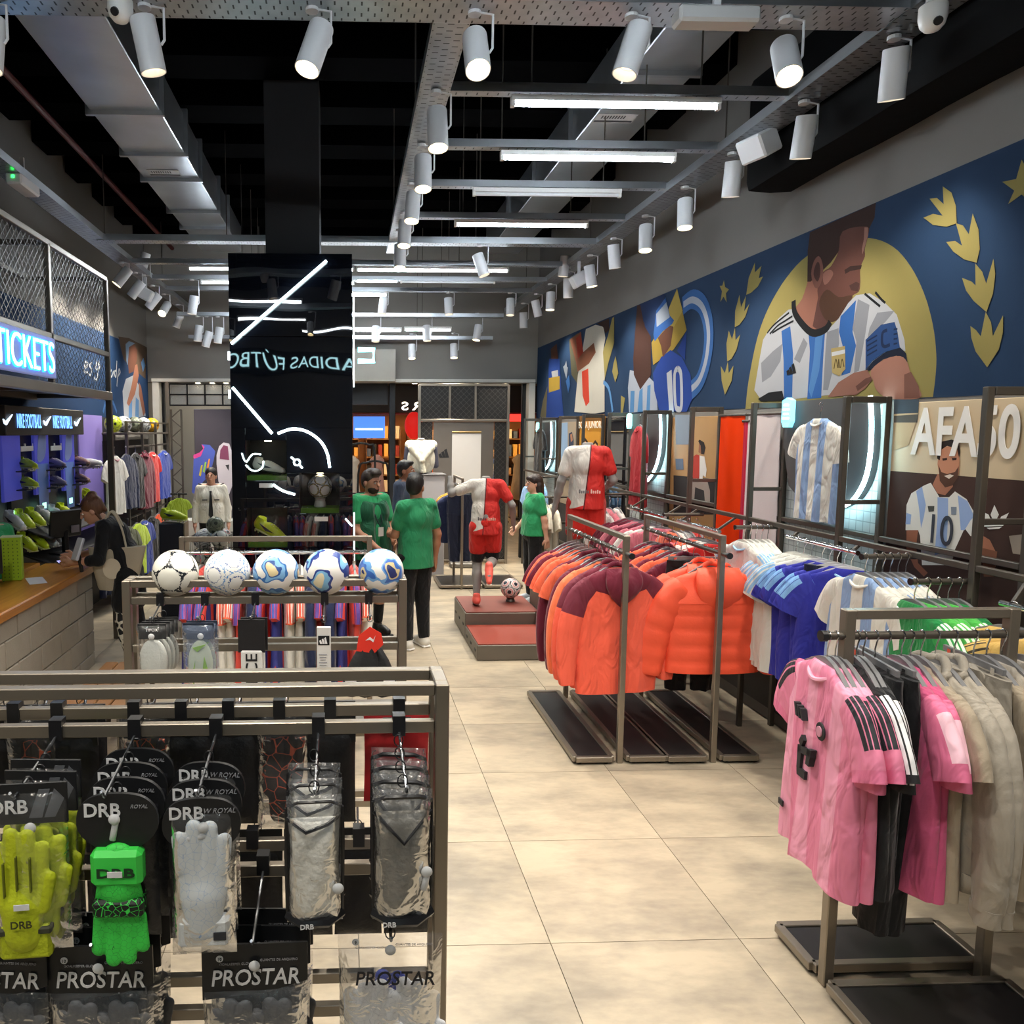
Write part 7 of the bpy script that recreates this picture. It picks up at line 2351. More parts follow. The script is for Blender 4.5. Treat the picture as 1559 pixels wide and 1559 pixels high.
# seen from behind: she faces +y, so the whole figure is turned by 180 degrees
q = at(742, 925, Z=STEP1)
t, J, g, m = person('mannequin', 'headless grey mannequin kicking in a red and white shirt on the low step', 'mannequin', (1.47, 7.95, STEP1), R(172), J, 1.55, head=False, skinmat=M_MANN, curl=(.35, .2))
shirt(t, J, '', 'short', .84, .95, m=split_mat('#cf2a24', '#d9d3cb', x0=.015, zbot=.93))
trousers(t, J, '', .30, 'shorts', .96, m=cloth('#cc2a22'), loose=.004)
trousers(t, J, '', .42, 'under_shorts', .9, m=cloth('#17171a'), loose=-.012)
boots(t, J)
wordmark(t, .05, .168, 1.03, '#4a4a50')
wordmark(t, -.06, .166, 1.03, '#e0b8a8')
# second mannequin standing higher behind
STEP2 = .55
J = dict(eL=(.27, .06, 1.15), wL=(.33, -.10, .98), eR=(-.25, .05, 1.12), wR=(-.22, -.16, 1.0), kL=(.11, -.03, .49), fL=(.14, -.11, .03))
J = dict(neck=(0, 0, 1.43), eR=(-.25, .03, 1.13), wR=(-.21, -.17, 1.05), eL=(.25, .04, 1.11), wL=(.30, -.02, .86))
t, J, g, m = person('mannequin', 'headless grey mannequin in red and white shirt with red shorts behind the racks', 'mannequin', (2.34, 7.35, STEP2), R(168), J, 1.68, head=False, skinmat=M_MANN, curl=(.3, .4))
shirt(t, J, '', 'short', .84, 1.0, m=split_mat('#cf2a24', '#d9d3cb', x0=.0, slant=.1, zbot=.90))
trousers(t, J, '', .34, 'shorts', 1.0, m=cloth('#cf2a22'), loose=.004)
boots(t, J)
wordmark(t, .04, .166, 1.02, '#6a6a6c')
wordmark(t, -.07, .164, 1.02, '#f0c8bc')
# bust with cream sweater over the shoulders
q = at(641, 668, Y=11.3)
t = thing('mannequin', 'grey half mannequin with a cream sweater knotted over its shoulders', 'mannequin', (q.x, 11.3, 1.5), 0)
link('torso', sdf_mesh('torso', mat('#4a4a58', .7), [('e', (0, 0, .25), (.17, .11, .2)), ('e', (0, 0, .08), (.14, .1, .1)), ('c', (-.15, 0, .38), (.15, 0, .38), .07, .07), ('c', (-.19, 0, .36), (-.22, .0, .12), .055, .045), ('c', (.19, 0, .36), (.22, .0, .12), .055, .045)], .012, .03), t)
link('neck', sdf_mesh('neck', M_MANN, [('c', (0, 0, .4), (0, 0, .53), .06, .05)], .01, .01, [((0, 0, .52), (0, 0, 1))]), t)
link('draped_sweater', sdf_mesh('draped_sweater', cloth('#ddd8c4'), [('c', (-.17, 0, .42), (.17, 0, .42), .07, .07), ('e', (0, -.01, .22), (.215, .125, .27)), ('c', (-.15, -.08, .38), (-.01, -.15, .2), .05, .04, .006), ('c', (.15, -.08, .38), (.01, -.155, .2), .05, .04, .006), ('e', (0, -.165, .19), (.05, .035, .04), .006), ('c', (.0, -.15, .17), (.03, -.15, .0), .035, .045, .006)], .011, .03, [((0, 0, .015), (0, 0, -1))]), t)
# ---- stepped platform
def plinth(label, x0, x1, y0, y1, h, top, holes=True, group='mannequin steps'):
    t = thing('display_step', label, 'platform', (x0, y0, 0), 0, group)
    Wd, D = x1-x0, y1-y0
    MB().cbox((Wd/2, D/2, h/2), (Wd, D, h-.004), .006).build('body', mat('#6b645b', .5, .2, .08, 6, name='step_side'), t)
    MB().cbox((Wd/2, D/2, h+.004), (Wd-.02, D-.02, .012), .002).build('top_sheet', top, t)
    for k in range(3):
        MB().box((-.002, D*(k+.5)/3, h*.5), (.006, .06, .022)).build('grip_hole', M_BLACK, t)
    return t
def dotted():
    m, nt, p = nodes_of('red_printed_step')
    tc = nt.nodes.new('ShaderNodeTexCoord')
    v = nd(nt, 'ShaderNodeTexVoronoi', i_Scale=11.0, i_Randomness=.0)
    nt.links.new(tc.outputs['Object'], v.inputs['Vector'])
    e = math_n(nt, 'LESS_THAN', v.outputs['Distance'], .14)
    nt.links.new(mixc(nt, e, srgb('#8f3d2f'), srgb('#c79a86')), p.inputs['Base Color'])
    p.inputs['Roughness'].default_value = .45
    return m
MD = dotted()
plinth('lower step of the mannequin platform with red dotted top', 1.215, 1.985, 6.90, 7.62, .15, MD)
plinth('higher step of the mannequin platform under the kicking mannequin', 1.215, 1.985, 7.63, 8.40, STEP1-.012, mat('#7d3f35', .45, 0, .15, 6, name='step_top'))
plinth('tall box step beside the kicking mannequin', 1.99, 2.62, 6.98, 8.1, STEP2-.012, mat('#7d3a30', .45, 0, .15, 6, name='step_top2'))
q = at(779, 905, Z=STEP1)
st = MB().lathe([(.045, 0), (.05, .005), (.04, .03), (.045, .045)], n=20).build('ball_stand', M_STEEL_D)
st.location = (1.78, 8.1, STEP1)
tag(st, 'small round stand holding the pink-lined football on the step', 'stand')
football('white football with pink and black lines beside the kicking mannequin', (1.78, 8.1, STEP1+.045+.10), 'pink', (.4, .2, .3), .108)
# ================================================================== counter of concrete blocks
CXF = -2.30
t = thing('service_counter', 'service counter faced with pale concrete blocks', 'counter', (CXF, 6.95, 0))
M_BLOCK = mat('#a0978a', .9, 0, .12, 8, .35, 120, .3, .06, name='concrete_block')
bm_ = MB().cbox((0, 0, 0), (.14, .388, .188), .006).mesh('block', M_BLOCK)
hm_ = MB().cbox((0, 0, 0), (.14, .188, .188), .006).mesh('block', M_BLOCK)
MB().box((-.075, -1.86, .44), (.12, 3.7, .88)).build('mortar_core', mat('#8d867b', .95, name='mortar'), t)
for r_ in range(5):
    z = .09+.1975*r_ - .075
    y = 0
    first = True
    while y < 3.7:
        L = .2 if (r_ % 2 and first) else .4
        if z+.094 < .885:
            link('block', hm_ if L == .2 else bm_, t, (-.07, -(y+L/2), z))
        else:
            link('block', MB().cbox((0, 0, 0), (.14, L-.012, max(.03, .885-z+.094)), .005).mesh('block', M_BLOCK), t, (-.07, -(y+L/2), (z-.094+.885)/2))
        first = False
        y += L
for k, y in enumerate((-.05,)):
    for r_ in range(4):
        link('block', MB().cbox((0, 0, 0), (.38, .14, .188), .006).mesh('block', M_BLOCK), t, (-.33, -.07, .09+.1975*r_-.0))
wt = thing('worktop', 'orange-brown wooden counter worktop above the concrete blocks', 'worktop', (CXF-.2, 5.2, .885))
def wood(c1, c2):
    m, nt, p = nodes_of('wood')
    tc = nt.nodes.new('ShaderNodeTexCoord')
    mp = nd(nt, 'ShaderNodeMapping')
    mp.inputs['Scale'].default_value = (9, .8, 9)
    nt.links.new(tc.outputs['Object'], mp.inputs[0])
    n = nd(nt, 'ShaderNodeTexNoise', i_Scale=3.0, i_Detail=6.0, i_Distortion=.6)
    nt.links.new(mp.outputs[0], n.inputs['Vector'])
    nt.links.new(mixc(nt, n.outputs[0], srgb(c1), srgb(c2)), p.inputs['Base Color'])
    p.inputs['Roughness'].default_value = .32
    return m
M_WOOD = wood('#a8621a', '#d99a3a')
MB().cbox((0, 0, .022), (.46, 3.56, .044), .006).build('board', M_WOOD, wt)
MB().cbox((.225, 0, .008), (.02, 3.56, .06), .004).build('edge_strip', wood('#8a4d14', '#c07f2c'), wt)
ZC = .93
q = at(94, 857, Z=ZC)
t = thing('mobile_phone', 'phone with bright lilac screen under the leaning hands', 'phone', (q.x, q.y, ZC), .5)
MB().cbox((0, 0, .006), (.075, .15, .01), .003).build('phone_body', M_BLACKPL, t)
MB().box((0, 0, .012), (.066, .138, .001)).build('screen', emit('#b9b4ff', .9), t)
q = at(55, 884, Z=ZC)
o = MB().cbox((0, 0, .001), (.13, .30, .0016), .0004).build('paper_sheet', mat('#dcd9e2', .7))
o.location, o.rotation_euler = (q.x, q.y, ZC), (0, 0, .5)
tag(o, 'sheet of white paper lying on the wooden counter', 'paper')
a, b = at(6, 885, Z=ZC), at(34, 880, Z=ZC)
t = thing('lime_box', 'lime green perforated carton standing on the counter', 'carton', ((a.x+b.x)/2, (a.y+b.y)/2, ZC), .25)
MB().cbox((0, 0, .175), (.15, .11, .35), .006).build('carton_body', mat('#9cc11f', .5, 0, .06, 5, name='lime_card'), t)
mb = MB()
for i in range(4):
    for j in range(11):
        mb.box((-.05+.033*i, -.056, .03+.029*j), (.008, .002, .010))
mb.build('perforation', mat('#5d7a14', .6), t)
MB().cbox((0, 0, .352), (.156, .116, .008), .002).build('lid', mat('#cfdcae', .5), t)
q = at(-10, 905, Z=ZC)
t = thing('monitor', 'black screen back at the near end of the counter', 'monitor', (q.x-.09, q.y, ZC), .9)
MB().cbox((0, 0, .26), (.34, .02, .26), .006).build('screen_shell', M_BLACKPL, t)
MB().bar((0, .03, 0), (0, .03, .2), .04).build('stand', M_BLACKPL, t)
MB().cbox((0, .03, .008), (.2, .14, .016), .004).build('base', M_BLACKPL, t)
# till on the back counter
bc = thing('back_counter', 'grey low counter behind the service counter', 'counter', (-2.98, 5.6, 0))
MB().cbox((0, 0, .44), (.3, 2.9, .88), .006).build('cabinet', mat('#5d5a57', .6, name='grey_cabinet'), bc)
MB().cbox((.0, 0, .90), (.34, 2.94, .04), .005).build('top', M_WOOD, bc)
q = at(106, 800, X=-2.72)
t = thing('till_screen', 'black till screen on a stand behind the counter', 'till', (q.x, q.y-.1, ZC), 1.0)
MB().cbox((0, 0, .30), (.36, .03, .27), .008, 0, Matrix.Rotation(.15, 3, 'X')).build('screen_shell', M_BLACKPL, t)
MB().bar((0, .02, 0), (0, .02, .28), .05).build('stand', M_BLACKPL, t)
MB().cbox((0, .02, .01), (.24, .2, .02), .005).build('base', M_BLACKPL, t)
MB().box((.09, -.02, .24), (.09, .012, .07)).build('sticker', mat('#9a8f98', .4), t)
t = thing('card_terminal', 'pale card terminal tilted on a stalk by the till', 'card terminal', (at(118, 818, Y=6.5).x, 6.5, ZC), -.6)
MB().cbox((0, 0, .2), (.08, .03, .2), .008, 0, Matrix.Rotation(-.4, 3, 'X')).build('housing', mat('#c9c9d2', .4), t)
MB().bar((0, .03, 0), (0, .0, .18), .025).build('stalk', M_BLACKPL, t)
# ---- ticket cage
t = thing('ticket_cage', 'steel and chain-link cage above the counter carrying a lit sign', 'cage', (-2.36, 3.4, 0))
ZB, ZM, ZTc = 2.47, at(80, 513, X=-2.36).z, 3.61
LY = 4.42
for z, w_ in ((ZB, .08), (ZM, .045), (ZTc, .045)):
    MB().bar((0, 0, z), (0, LY, z), w_).build('beam', M_STEEL, t)
    MB().bar((-.74, 0, z), (-.74, LY, z), w_).build('beam', M_STEEL_D, t)
for z in (ZB, ZTc):
    for y in (0, 1.4, 2.93, LY):
        MB().bar((-.04, y, z), (-.70, y, z), .04).build('cross_beam', M_STEEL_D, t)
for y in (0, 1.4, 2.93, LY):
    MB().bar((0, y, ZB+.02), (0, y, ZTc), .045).build('upright', M_STEEL, t)
MB().bar((.0, LY, 0), (.0, LY, ZB), .055).build('post', M_STEEL_D, t)
MB().bar((.0, 0, 0), (.0, 0, ZB), .055).build('post', M_STEEL_D, t)
MB().cbox((-.37, LY/2, ZB+.03), (.66, LY, .02), .003).build('soffit', mat('#56514c', .5, .3, .1, 3), t)
def netting(y0, y1, z0, z1, c=.075):
    mb = MB()
    H = z1-z0
    n = int((y1-y0+H)/c)+1
    for k in range(n):
        for sg in (1, -1):
            a = y0-H+k*c if sg > 0 else y0+k*c
            b = a+sg*H if sg > 0 else a-H
            p, q2 = (a, z0), (b, z1)
            if sg < 0:
                p, q2 = (a, z0), (a-H, z1)
            # clip to the panel
            (ya, za), (yb, zb_) = p, q2
            if ya > yb:
                ya, za, yb, zb_ = yb, zb_, ya, za
            if yb <= y0 or ya >= y1:
                continue
            s = (zb_-za)/(yb-ya)
            if ya < y0: za += s*(y0-ya); ya = y0
            if yb > y1: zb_ += s*(y1-yb); yb = y1
            mb.tube([(.004*sg, ya, za), (.004*sg, yb, zb_)], .0022, 3, cap=False)
    return mb
M_WIRE = mat('#6d6a66', .4, .8, .05, name='net_wire')
o = netting(0, LY, ZM, ZTc).build('wire_mesh', M_WIRE, t); o['kind'] = 'stuff'
o = netting(2.93, LY, ZB+.05, ZM).build('wire_mesh', M_WIRE, t); o['kind'] = 'stuff'
nm_ = netting(0, .74, ZB+.05, ZTc)
o = nm_.build('wire_mesh', M_WIRE, t); o['kind'] = 'stuff'
o.rotation_euler = (0, 0, PI/2); o.location = (0, LY, 0)
# lit sign inside the cage front
s = thing('lit_sign', 'lit ticket sign with glowing blue letters on the cage', 'sign', (-2.32, 5.53, (ZB+ZM)/2+.02))
MB().cbox((0, 0, 0), (.05, 1.46, ZM-ZB-.1), .006).build('box', emit('#8f9ad8', .35, 'sign_panel'), s)
text('lettering', 'TICKETS', .24, emit('#2fa8f0', 2.0, 'sign_letters'), s, (.034, .14, 0), (0, 0, PI/2), depth=.012, bold=.02, squeeze=.8)
text('lettering_core', 'TICKETS', .24, emit('#c9f4ff', 2.4, 'sign_core'), s, (.042, .14, 0), (0, 0, PI/2), depth=.012, bold=-.02, squeeze=.8)
# ---- boot wall
WX = -3.10
bw = thing('boot_wall', 'black boot display wall with purple panels and lit header', 'boot display', (WX, 7.2, 0))
MB().box((-.02, 1.65, 1.15), (.04, 3.3, 2.3)).build('back_panel', mat('#222124', .5, 0, .15, 4, name='boot_wall_black'), bw)
a, b = at(3, 640, X=WX+.1), at(123, 640, X=WX+.1)
MB().cbox((.07, (a.y+b.y)/2-7.2, (at(60, 628, X=WX+.1).z+at(60, 655, X=WX+.1).z)/2), (.12, b.y-a.y, .27), .006).build('header', mat('#37332f', .5, name='header_dark'), bw)
zh = (at(60, 628, X=WX+.1).z+at(60, 655, X=WX+.1).z)/2
GLW = emit('#6fa8ff', 2.2, 'header_letters')
for k, (x0, x1) in enumerate(((25, 62), (80, 109))):
    a, b = at(x0, 640, X=WX+.13), at(x1, 640, X=WX+.13)
    o = text('lettering', 'NIKE FOOTBALL', .13, GLW, bw, (.135, (a.y+b.y)/2-7.2, zh), (0, 0, PI/2), bold=.01)
    o.scale.x = (b.y-a.y)/max(.01, o.dimensions.x)
for x0 in (12, 72, 118):
    p = at(x0, 640, X=WX+.14)
    L = .19
    P = [(-.5, .05), (-.38, -.16), (-.2, -.22), (.5, .28), (-.15, -.02), (-.33, -.06)]
    MB().slab([(.135, p.y-7.2+u*L, zh+v*L) for u, v in P], (.012, 0, 0)).build('swoosh_mark', emit('#cfe6ff', 2.2), bw)
def pvl(c1, c2):
    m, nt, p = nodes_of('purple_print')
    tc = nt.nodes.new('ShaderNodeTexCoord')
    n = nd(nt, 'ShaderNodeTexNoise', i_Scale=1.4, i_Detail=1.0)
    nt.links.new(tc.outputs['Object'], n.inputs['Vector'])
    nt.links.new(mixc(nt, n.outputs[0], srgb(c1), srgb(c2)), p.inputs['Base Color'])
    p.inputs['Roughness'].default_value = .4
    p.inputs['Emission Strength'].default_value = .25
    nt.links.new(mixc(nt, n.outputs[0], srgb(c1), srgb(c2)), p.inputs['Emission Color'])
    return m
PVL = pvl('#3a3aa8', '#5a63d8')
for k, (x0, x1, y0, y1) in enumerate(((2, 30, 660, 763), (51, 73, 660, 752), (94, 112, 661, 746))):
    a, b = at(x0, (y0+y1)/2, X=WX+.05), at(x1, (y0+y1)/2, X=WX+.05)
    z1, z0 = at(x0, y0, X=WX+.05).z, at((x0+x1)/2, y1, X=WX+.05).z
    MB().cbox((.05, (a.y+b.y)/2-7.2, (z0+z1)/2), (.03, b.y-a.y, z1-z0), .004).build('lit_panel', PVL, bw)
    if k:
        zc = (z0+z1)/2
        yc, hw = (a.y+b.y)/2-7.2, (b.y-a.y)/2
        P = smooth_closed([(yc-hw*.7, zc+.05), (yc-.1*hw, zc+.44), (yc+.4*hw, zc+.50), (yc+.6*hw, zc+.2), (yc+.2*hw, zc+.05)], 4)
        MB().slab([(.066, u, v) for u, v in P], (.002, 0, 0)).build('boot_print', mat('#8fa3dd', .4), bw)
        MB().slab([(.066, u, v) for u, v in ((yc-hw*.8, zc), (yc+hw*.8, zc), (yc+hw*.6, zc-.5), (yc-hw*.6, zc-.5))], (.002, 0, 0)).build('boot_print', mat('#6f8fd6', .4), bw)
    MB().box((.06, (a.y+b.y)/2-7.2, z0-.12), (.02, .1, .06)).build('price_lamp', emit('#b8ffe0', 1.2), bw)
for (x, y) in ((40, 683), (84, 682)):
    p = at(x, y, X=WX+.03)
    MB().cbox((.05, p.y-7.2, p.z), (.012, .36, .05), .004).cbox((.05, p.y-7.28, p.z+.035), (.012, .03, .03), .003).cbox((.05, p.y-7.08, p.z+.035), (.012, .03, .03), .003).build('white_caption', mat('#e6e6e6', .5), bw)
for zc, tilt in ((at(60, 798, X=-2.9).z, .3), (at(60, 838, X=-2.9).z, .3)):
    MB().cbox((.16, 1.7, zc-.09), (.30, 3.2, .02), .004, 0, Matrix.Rotation(.35, 3, 'Y')).build('slanted_shelf', mat('#2a292c', .5), bw)
# boots
def boot_mesh(col, sole):
    P = [('c', (0, .11, .05), (0, -.02, .045), .042, .04), ('c', (0, -.0, .045), (0, -.13, .032), .042, .03), ('c', (0, .115, .06), (0, .105, .115), .040, .036), ('c', (0, .02, .07), (0, -.08, .05), .032, .026)]
    up = sdf_mesh('upper', mat(col, .4, 0, .1, 12, name='boot_upper'), P, .009, .02, [((0, 0, .115), (0, 0, 1)), ((0, 0, .016), (0, 0, -1))], .03, [('e', (0, .10, .13), (.026, .045, .05))])
    mb = MB().cbox((0, -.01, .012), (.074, .27, .012), .005)
    for y in (-.10, -.07, .09, .12):
        for x in (-.024, .024):
            mb.cyl((x, y, .008), (x, y, -.008), .009, .006, 8)
    so = mb.mesh('sole', mat(sole, .4))
    sw = MB().slab([(.044, -.06, .05), (.0445, .02, .038), (.044, .09, .075), (.0445, .02, .055)], (.004, 0, 0)).slab([(-.044, -.06, .05), (-.0445, .09, .075), (-.0445, .02, .04)], (-.004, 0, 0)).mesh('side_mark', mat('#2f3038', .5))
    lc = MB()
    for k in range(4):
        lc.tube([(-.022, .0-.02*k, .096-.006*k), (.022, -.006-.02*k, .096-.006*k)], .003, 5)
    return [('upper', up), ('sole', so), ('side_mark', sw), ('laces', lc.mesh('laces', mat('#e9e9e4', .7)))]
BM = {k: boot_mesh(*v) for k, v in dict(volt=('#c8dc2a', '#dfe8a0'), white=('#d9dadb', '#c8c8c8'), lilac=('#77708f', '#3a3844'), rose=('#8d6a66', '#40302f'), ivory=('#d8d4c6', '#2a2d25'), dk=('#2a2b30', '#1a1a1c')).items()}
def boot(kind, label, c, rz, group=None, rx=0, ry=0, sc=1.0, name='football_boot'):
    t = thing(name, label, 'boot', c, rz, group)
    t.rotation_euler = (rx, ry, rz)
    t.scale = (sc, sc, sc)
    for nme, me in BM[kind]:
        link(nme, me, t)
    return t
NB = [('volt', 40, 706), ('volt', 41, 734), ('lilac', 84, 705), ('lilac', 85, 732), ('rose', 122, 702), ('rose', 122, 728)]
WRD = dict(volt='lime yellow', lilac='dusky lilac', rose='dusky pink', white='white', ivory='ivory')
for k, (kd, x, y) in enumerate(NB):
    p = at(x, y, X=-2.98)
    boot(kd, '%s football boot on the %s peg shelf of the boot wall' % (WRD[kd], ('upper', 'lower')[k % 2]), (p.x, p.y, p.z-.05), R(55), 'boots on peg shelves', 0, 0, 1.0)
    MB().cbox((.07, p.y-7.2, p.z-.07), (.18, .22, .012), .003).build('peg_shelf', mat('#36363a', .4), bw)
for j, (y0, lst) in enumerate(((792, [('white', 22), ('volt', 36), ('volt', 53), ('white', 69), ('white', 85), ('volt', 99)]), (828, [('volt', 40), ('volt', 58), ('white', 73), ('white', 82)]))):
    for k, (kd, x) in enumerate(lst):
        p = at(x, y0-(x-20)*.18, X=-2.94)
        boot(kd, '%s football boot, %s along the %s slanted shelf' % (WRD[kd], ORD[k], ('upper', 'lower')[j]), (p.x, p.y, p.z-.06), R(50), 'boots on the slanted shelves', .2, 0, 1.05)
# large boots standing out from the lavender panel
a, b = at(122, 700, X=WX+.02), at(158, 700, X=WX+.02)
z1, z0 = at(140, 632, X=WX+.02).z, .6
o = thing('lavender_panel', 'tall lavender panel with two oversized boots beside the boot wall', 'panel', (WX, (a.y+b.y)/2, 0))
MB().box((.0, 0, (z0+z1)/2), (.03, b.y-a.y, z1-z0)).build('board', pvl('#5c4f8f', '#9a8ad0'), o)
for k, (x, y, kd) in enumerate(((143, 701, 'white'), (143, 757, 'volt'))):
    p = at(x, y, X=-2.95)
    for nme, me in BM[kd]:
        q2 = link(nme, me, o)
        q2.scale = (1.25, 1.25, 1.25)
        q2.location = (.1, p.y-(a.y+b.y)/2, p.z-.1)
        q2.rotation_euler = (R(-10 if k == 0 else 30), 0, R(62))
# ================================================================== clothes unit beyond the cage
t = thing('wall_clothes_unit', 'dark steel wall unit with balls on top and two tiers of clothes', 'display unit', (-3.1, 9.9, 0))
zs_ = at(200, 660, X=-2.85).z
for y in (0, .75, 1.5, 2.25):
    MB().bar((.32, y, 0), (.32, y, zs_+.16), .035).build('post', M_STEEL_D, t)
    MB().bar((0, y, zs_), (.32, y, zs_), .03).build('bracket', M_STEEL_D, t)
MB().cbox((.17, 1.12, zs_), (.34, 2.3, .025), .004).build('ball_shelf', M_STEEL_D, t)
MB().bar((.32, 0, zs_+.15), (.32, 2.25, zs_+.15), .02).build('guard_rail', M_STEEL_D, t)
for z in (1.92, 1.0):
    MB().cyl((.30, .0, z), (.30, 2.25, z), .014, n=10).build('hang_bar', M_STEEL_D, t, True)
MB().box((-.0, 1.12, 1.0), (.03, 2.3, 2.0)).build('back_board', mat('#232226', .6), t)
for k, (x, kd, wd_) in enumerate(((172, 'volt', 'lime'), (188, 'grey', 'grey'), (205, 'olive', 'olive'), (218, 'grey', 'pale grey'), (231, 'yellow', 'orange-yellow'))):
    p = at(x, 646, X=-2.9)
    football('%s football on top of the wall clothes unit' % wd_, (-2.9, p.y, zs_+.013+.108), kd, (k, k*.7, 0), .108, 'footballs on the wall clothes unit')
up_ = [('white_tee', 'white football shirt with red mark', 174, 705, 1.05), ('navy_jacket', 'navy tracksuit top', 192, 705, .9), ('black_tee', 'black training top', 206, 700, .8), ('maroon_long', 'dark maroon hooded top', 219, 700, .9), ('red_jersey', 'bright red football shirt', 231, 700, .7), ('royal_jersey', 'royal blue football shirt', 249, 700, .7)]
for k, (kd, wd_, x, y, rz) in enumerate(up_):
    p = at(x, 690, X=-2.78)
    garment(kd, (-2.78, min(p.y, 12.1), 1.92), PI/2-.1, '%s on upper tier, wall clothes unit' % wd_, 'upper tier clothes by the boot wall', 0, 0, 'the upper tier of the wall clothes unit')
for k, (kd, wd_, x) in enumerate((('navy_jacket', 'navy top', 172), ('olive_tee', 'olive t-shirt', 184), ('olive_tee', 'olive t-shirt', 194), ('volt_tee', 'lime t-shirt', 208), ('royal_jersey', 'royal blue shirt', 218), ('black_tee', 'black t-shirt', 230), ('orange_tee', 'orange t-shirt', 241), ('navy_jacket', 'navy top', 250))):
    p = at(x, 770, X=-2.76)
    garment(kd, (-2.76, min(p.y, 12.15), 1.0), PI/2-.15, '%s, %s along lower tier, wall clothes unit' % (wd_, ORD[k]), 'lower tier clothes by the boot wall', 0, 0, 'the lower tier of the wall clothes unit')
# cube with folded lime garment, ball basket, bench
p = at(262, 838, Y=8.6)
t = thing('display_cube', 'dark navy display cube beside the ball basket', 'display cube', (p.x, 8.7, 0), .05)
MB().cbox((0, 0, .55), (.27, .3, 1.1), .012).build('cube_body', mat('#1d2130', .5, name='navy_board'), t)
MB().box((.14, 0, .55), (.012, .3, 1.1)).build('edge_strip', M_STEEL, t)
boot('volt', 'lime yellow boot laid on the dark navy cube', (p.x+.02, 8.65, 1.12), R(60), None, 0, 0, 1.2)
garment('volt_tee', (at(270, 770, Y=9.3).x, 9.4, 1.36), R(50), 'lime t-shirt hanging behind the dark navy cube', None, 0, 0, 'the stand behind the navy cube', sc=.5)
t = thing('clothes_stand', 'slim black stand behind the navy cube', 'stand', (at(270, 770, Y=9.3).x, 9.4, 0))
MB().cyl((0, .02, 0), (0, .02, 1.36), .015, n=10).build('pole', M_BLACKPL, t)
MB().cyl((-.1, 0, 1.36), (.1, 0, 1.36), .012, n=10).build('bar', M_BLACKPL, t)
MB().cbox((0, .02, .01), (.3, .3, .02), .005).build('base', M_BLACKPL, t)
p = at(324, 835, Y=8.2)
t = thing('wire_basket', 'wire ball basket in front of the uniformed person', 'basket', (p.x, 8.2, 0))
mb = MB()
for z in (.35, .6, .85, 1.02):
    mb.tube([(sx*.2, sy*.2, z) for sx, sy in ((-1, -1), (1, -1), (1, 1), (-1, 1))], .005, 5, closed=True)
for k in range(5):
    for sy in (-1, 1):
        mb.tube([(-.2+.1*k, sy*.2, .3), (-.2+.1*k, sy*.2, 1.02)], .004, 5)
        mb.tube([(sy*.2, -.2+.1*k, .3), (sy*.2, -.2+.1*k, 1.02)], .004, 5)
mb.build('wire_cage', M_STEEL_D, t)
MB().cbox((0, 0, .29), (.42, .42, .02), .003).build('floor_plate', M_STEEL_D, t)
for sx in (-1, 1):
    for sy in (-1, 1):
        MB().bar((sx*.19, sy*.19, 0), (sx*.19, sy*.19, .3), .02).build('leg', M_STEEL_D, t)
k = 0
for z, n_ in ((.41, 2), (.60, 2), (.79, 2), (.98, 2), (1.12, 1)):
    for i in range(2 if n_ == 2 else 1):
        for j in range(2 if n_ == 2 and z < 1.1 else 1):
            kd = ('grey', 'blue', 'classic', 'pink', 'olive', 'swirl')[k % 6]
            football('football in the wire basket, %s from the bottom' % ORD[min(k, 25)], (p.x+(-.097+.194*i if n_ == 2 else .03), 8.2+(-.097+.194*j if n_ == 2 else 0), z), kd, (k, k*.6, k*.3), .096, 'footballs in the wire basket')
            k += 1
t = thing('bench', 'wooden slatted bench beyond the ball rack', 'bench', (-1.55, 5.0, 0))
for k in range(4):
    MB().cbox((-.15+.1*k, 0, .44), (.09, 1.0, .03), .005).build('slat', wood('#6a4a2e', '#94693f'), t)
for y in (-.4, .4):
    MB().bar((-.18, y, .41), (.18, y, .41), .03).build('rail', M_STEEL_D, t)
    for x in (-.16, .16):
        MB().bar((x, y, 0), (x, y, .41), .03).build('leg', M_STEEL_D, t)
# ================================================================== third aisle rack with hanging shirts
t = thing('clothes_rack', 'steel rack of striped shirts between the ball rack and the pillar', 'clothes rack', (-1.09, 5.1, 0), 0, 'low steel clothes racks')
for x in (0, 1.25):
    MB().bar((x, 0, 0), (x, 0, 1.425), .036).build('post', M_STEEL, t)
    MB().bar((x, -.25, .02), (x, .25, .02), .04).build('foot_bar', M_STEEL, t)
MB().bar((.018, 0, 1.408), (1.232, 0, 1.408), .034).build('top_bar', M_STEEL, t)
MB().cyl((-.04, 0, 1.315), (1.29, 0, 1.315), .014, n=10).build('hang_bar', M_CHROME, t, True)
seq = ['redblue_jersey', 'coral_plain', 'redblue_jersey', 'whitered_jersey', 'whitered_jersey', 'coral_plain', 'navy_jacket', 'redblue_jersey', 'redblue_jersey', 'whitered_jersey', 'whitered_jersey', 'navy_jacket', 'coral_plain', 'navy_jacket', 'redblue_jersey', 'coral_plain', 'whitered_jersey']
wds = dict(redblue_jersey='red and blue striped football shirt', coral_plain='coral red football shirt', whitered_jersey='white football shirt with red trim', navy_jacket='navy tracksuit top')
for k, kd in enumerate(seq):
    garment(kd, (-1.04+.073*k, 5.1, 1.315), -PI/2+random.uniform(-.1, .1), '%s, %s along the rack behind the footballs' % (wds[kd], ORD[k]), 'shirts on the rack behind the footballs', k % 2, 0, 'the rack behind the footballs')
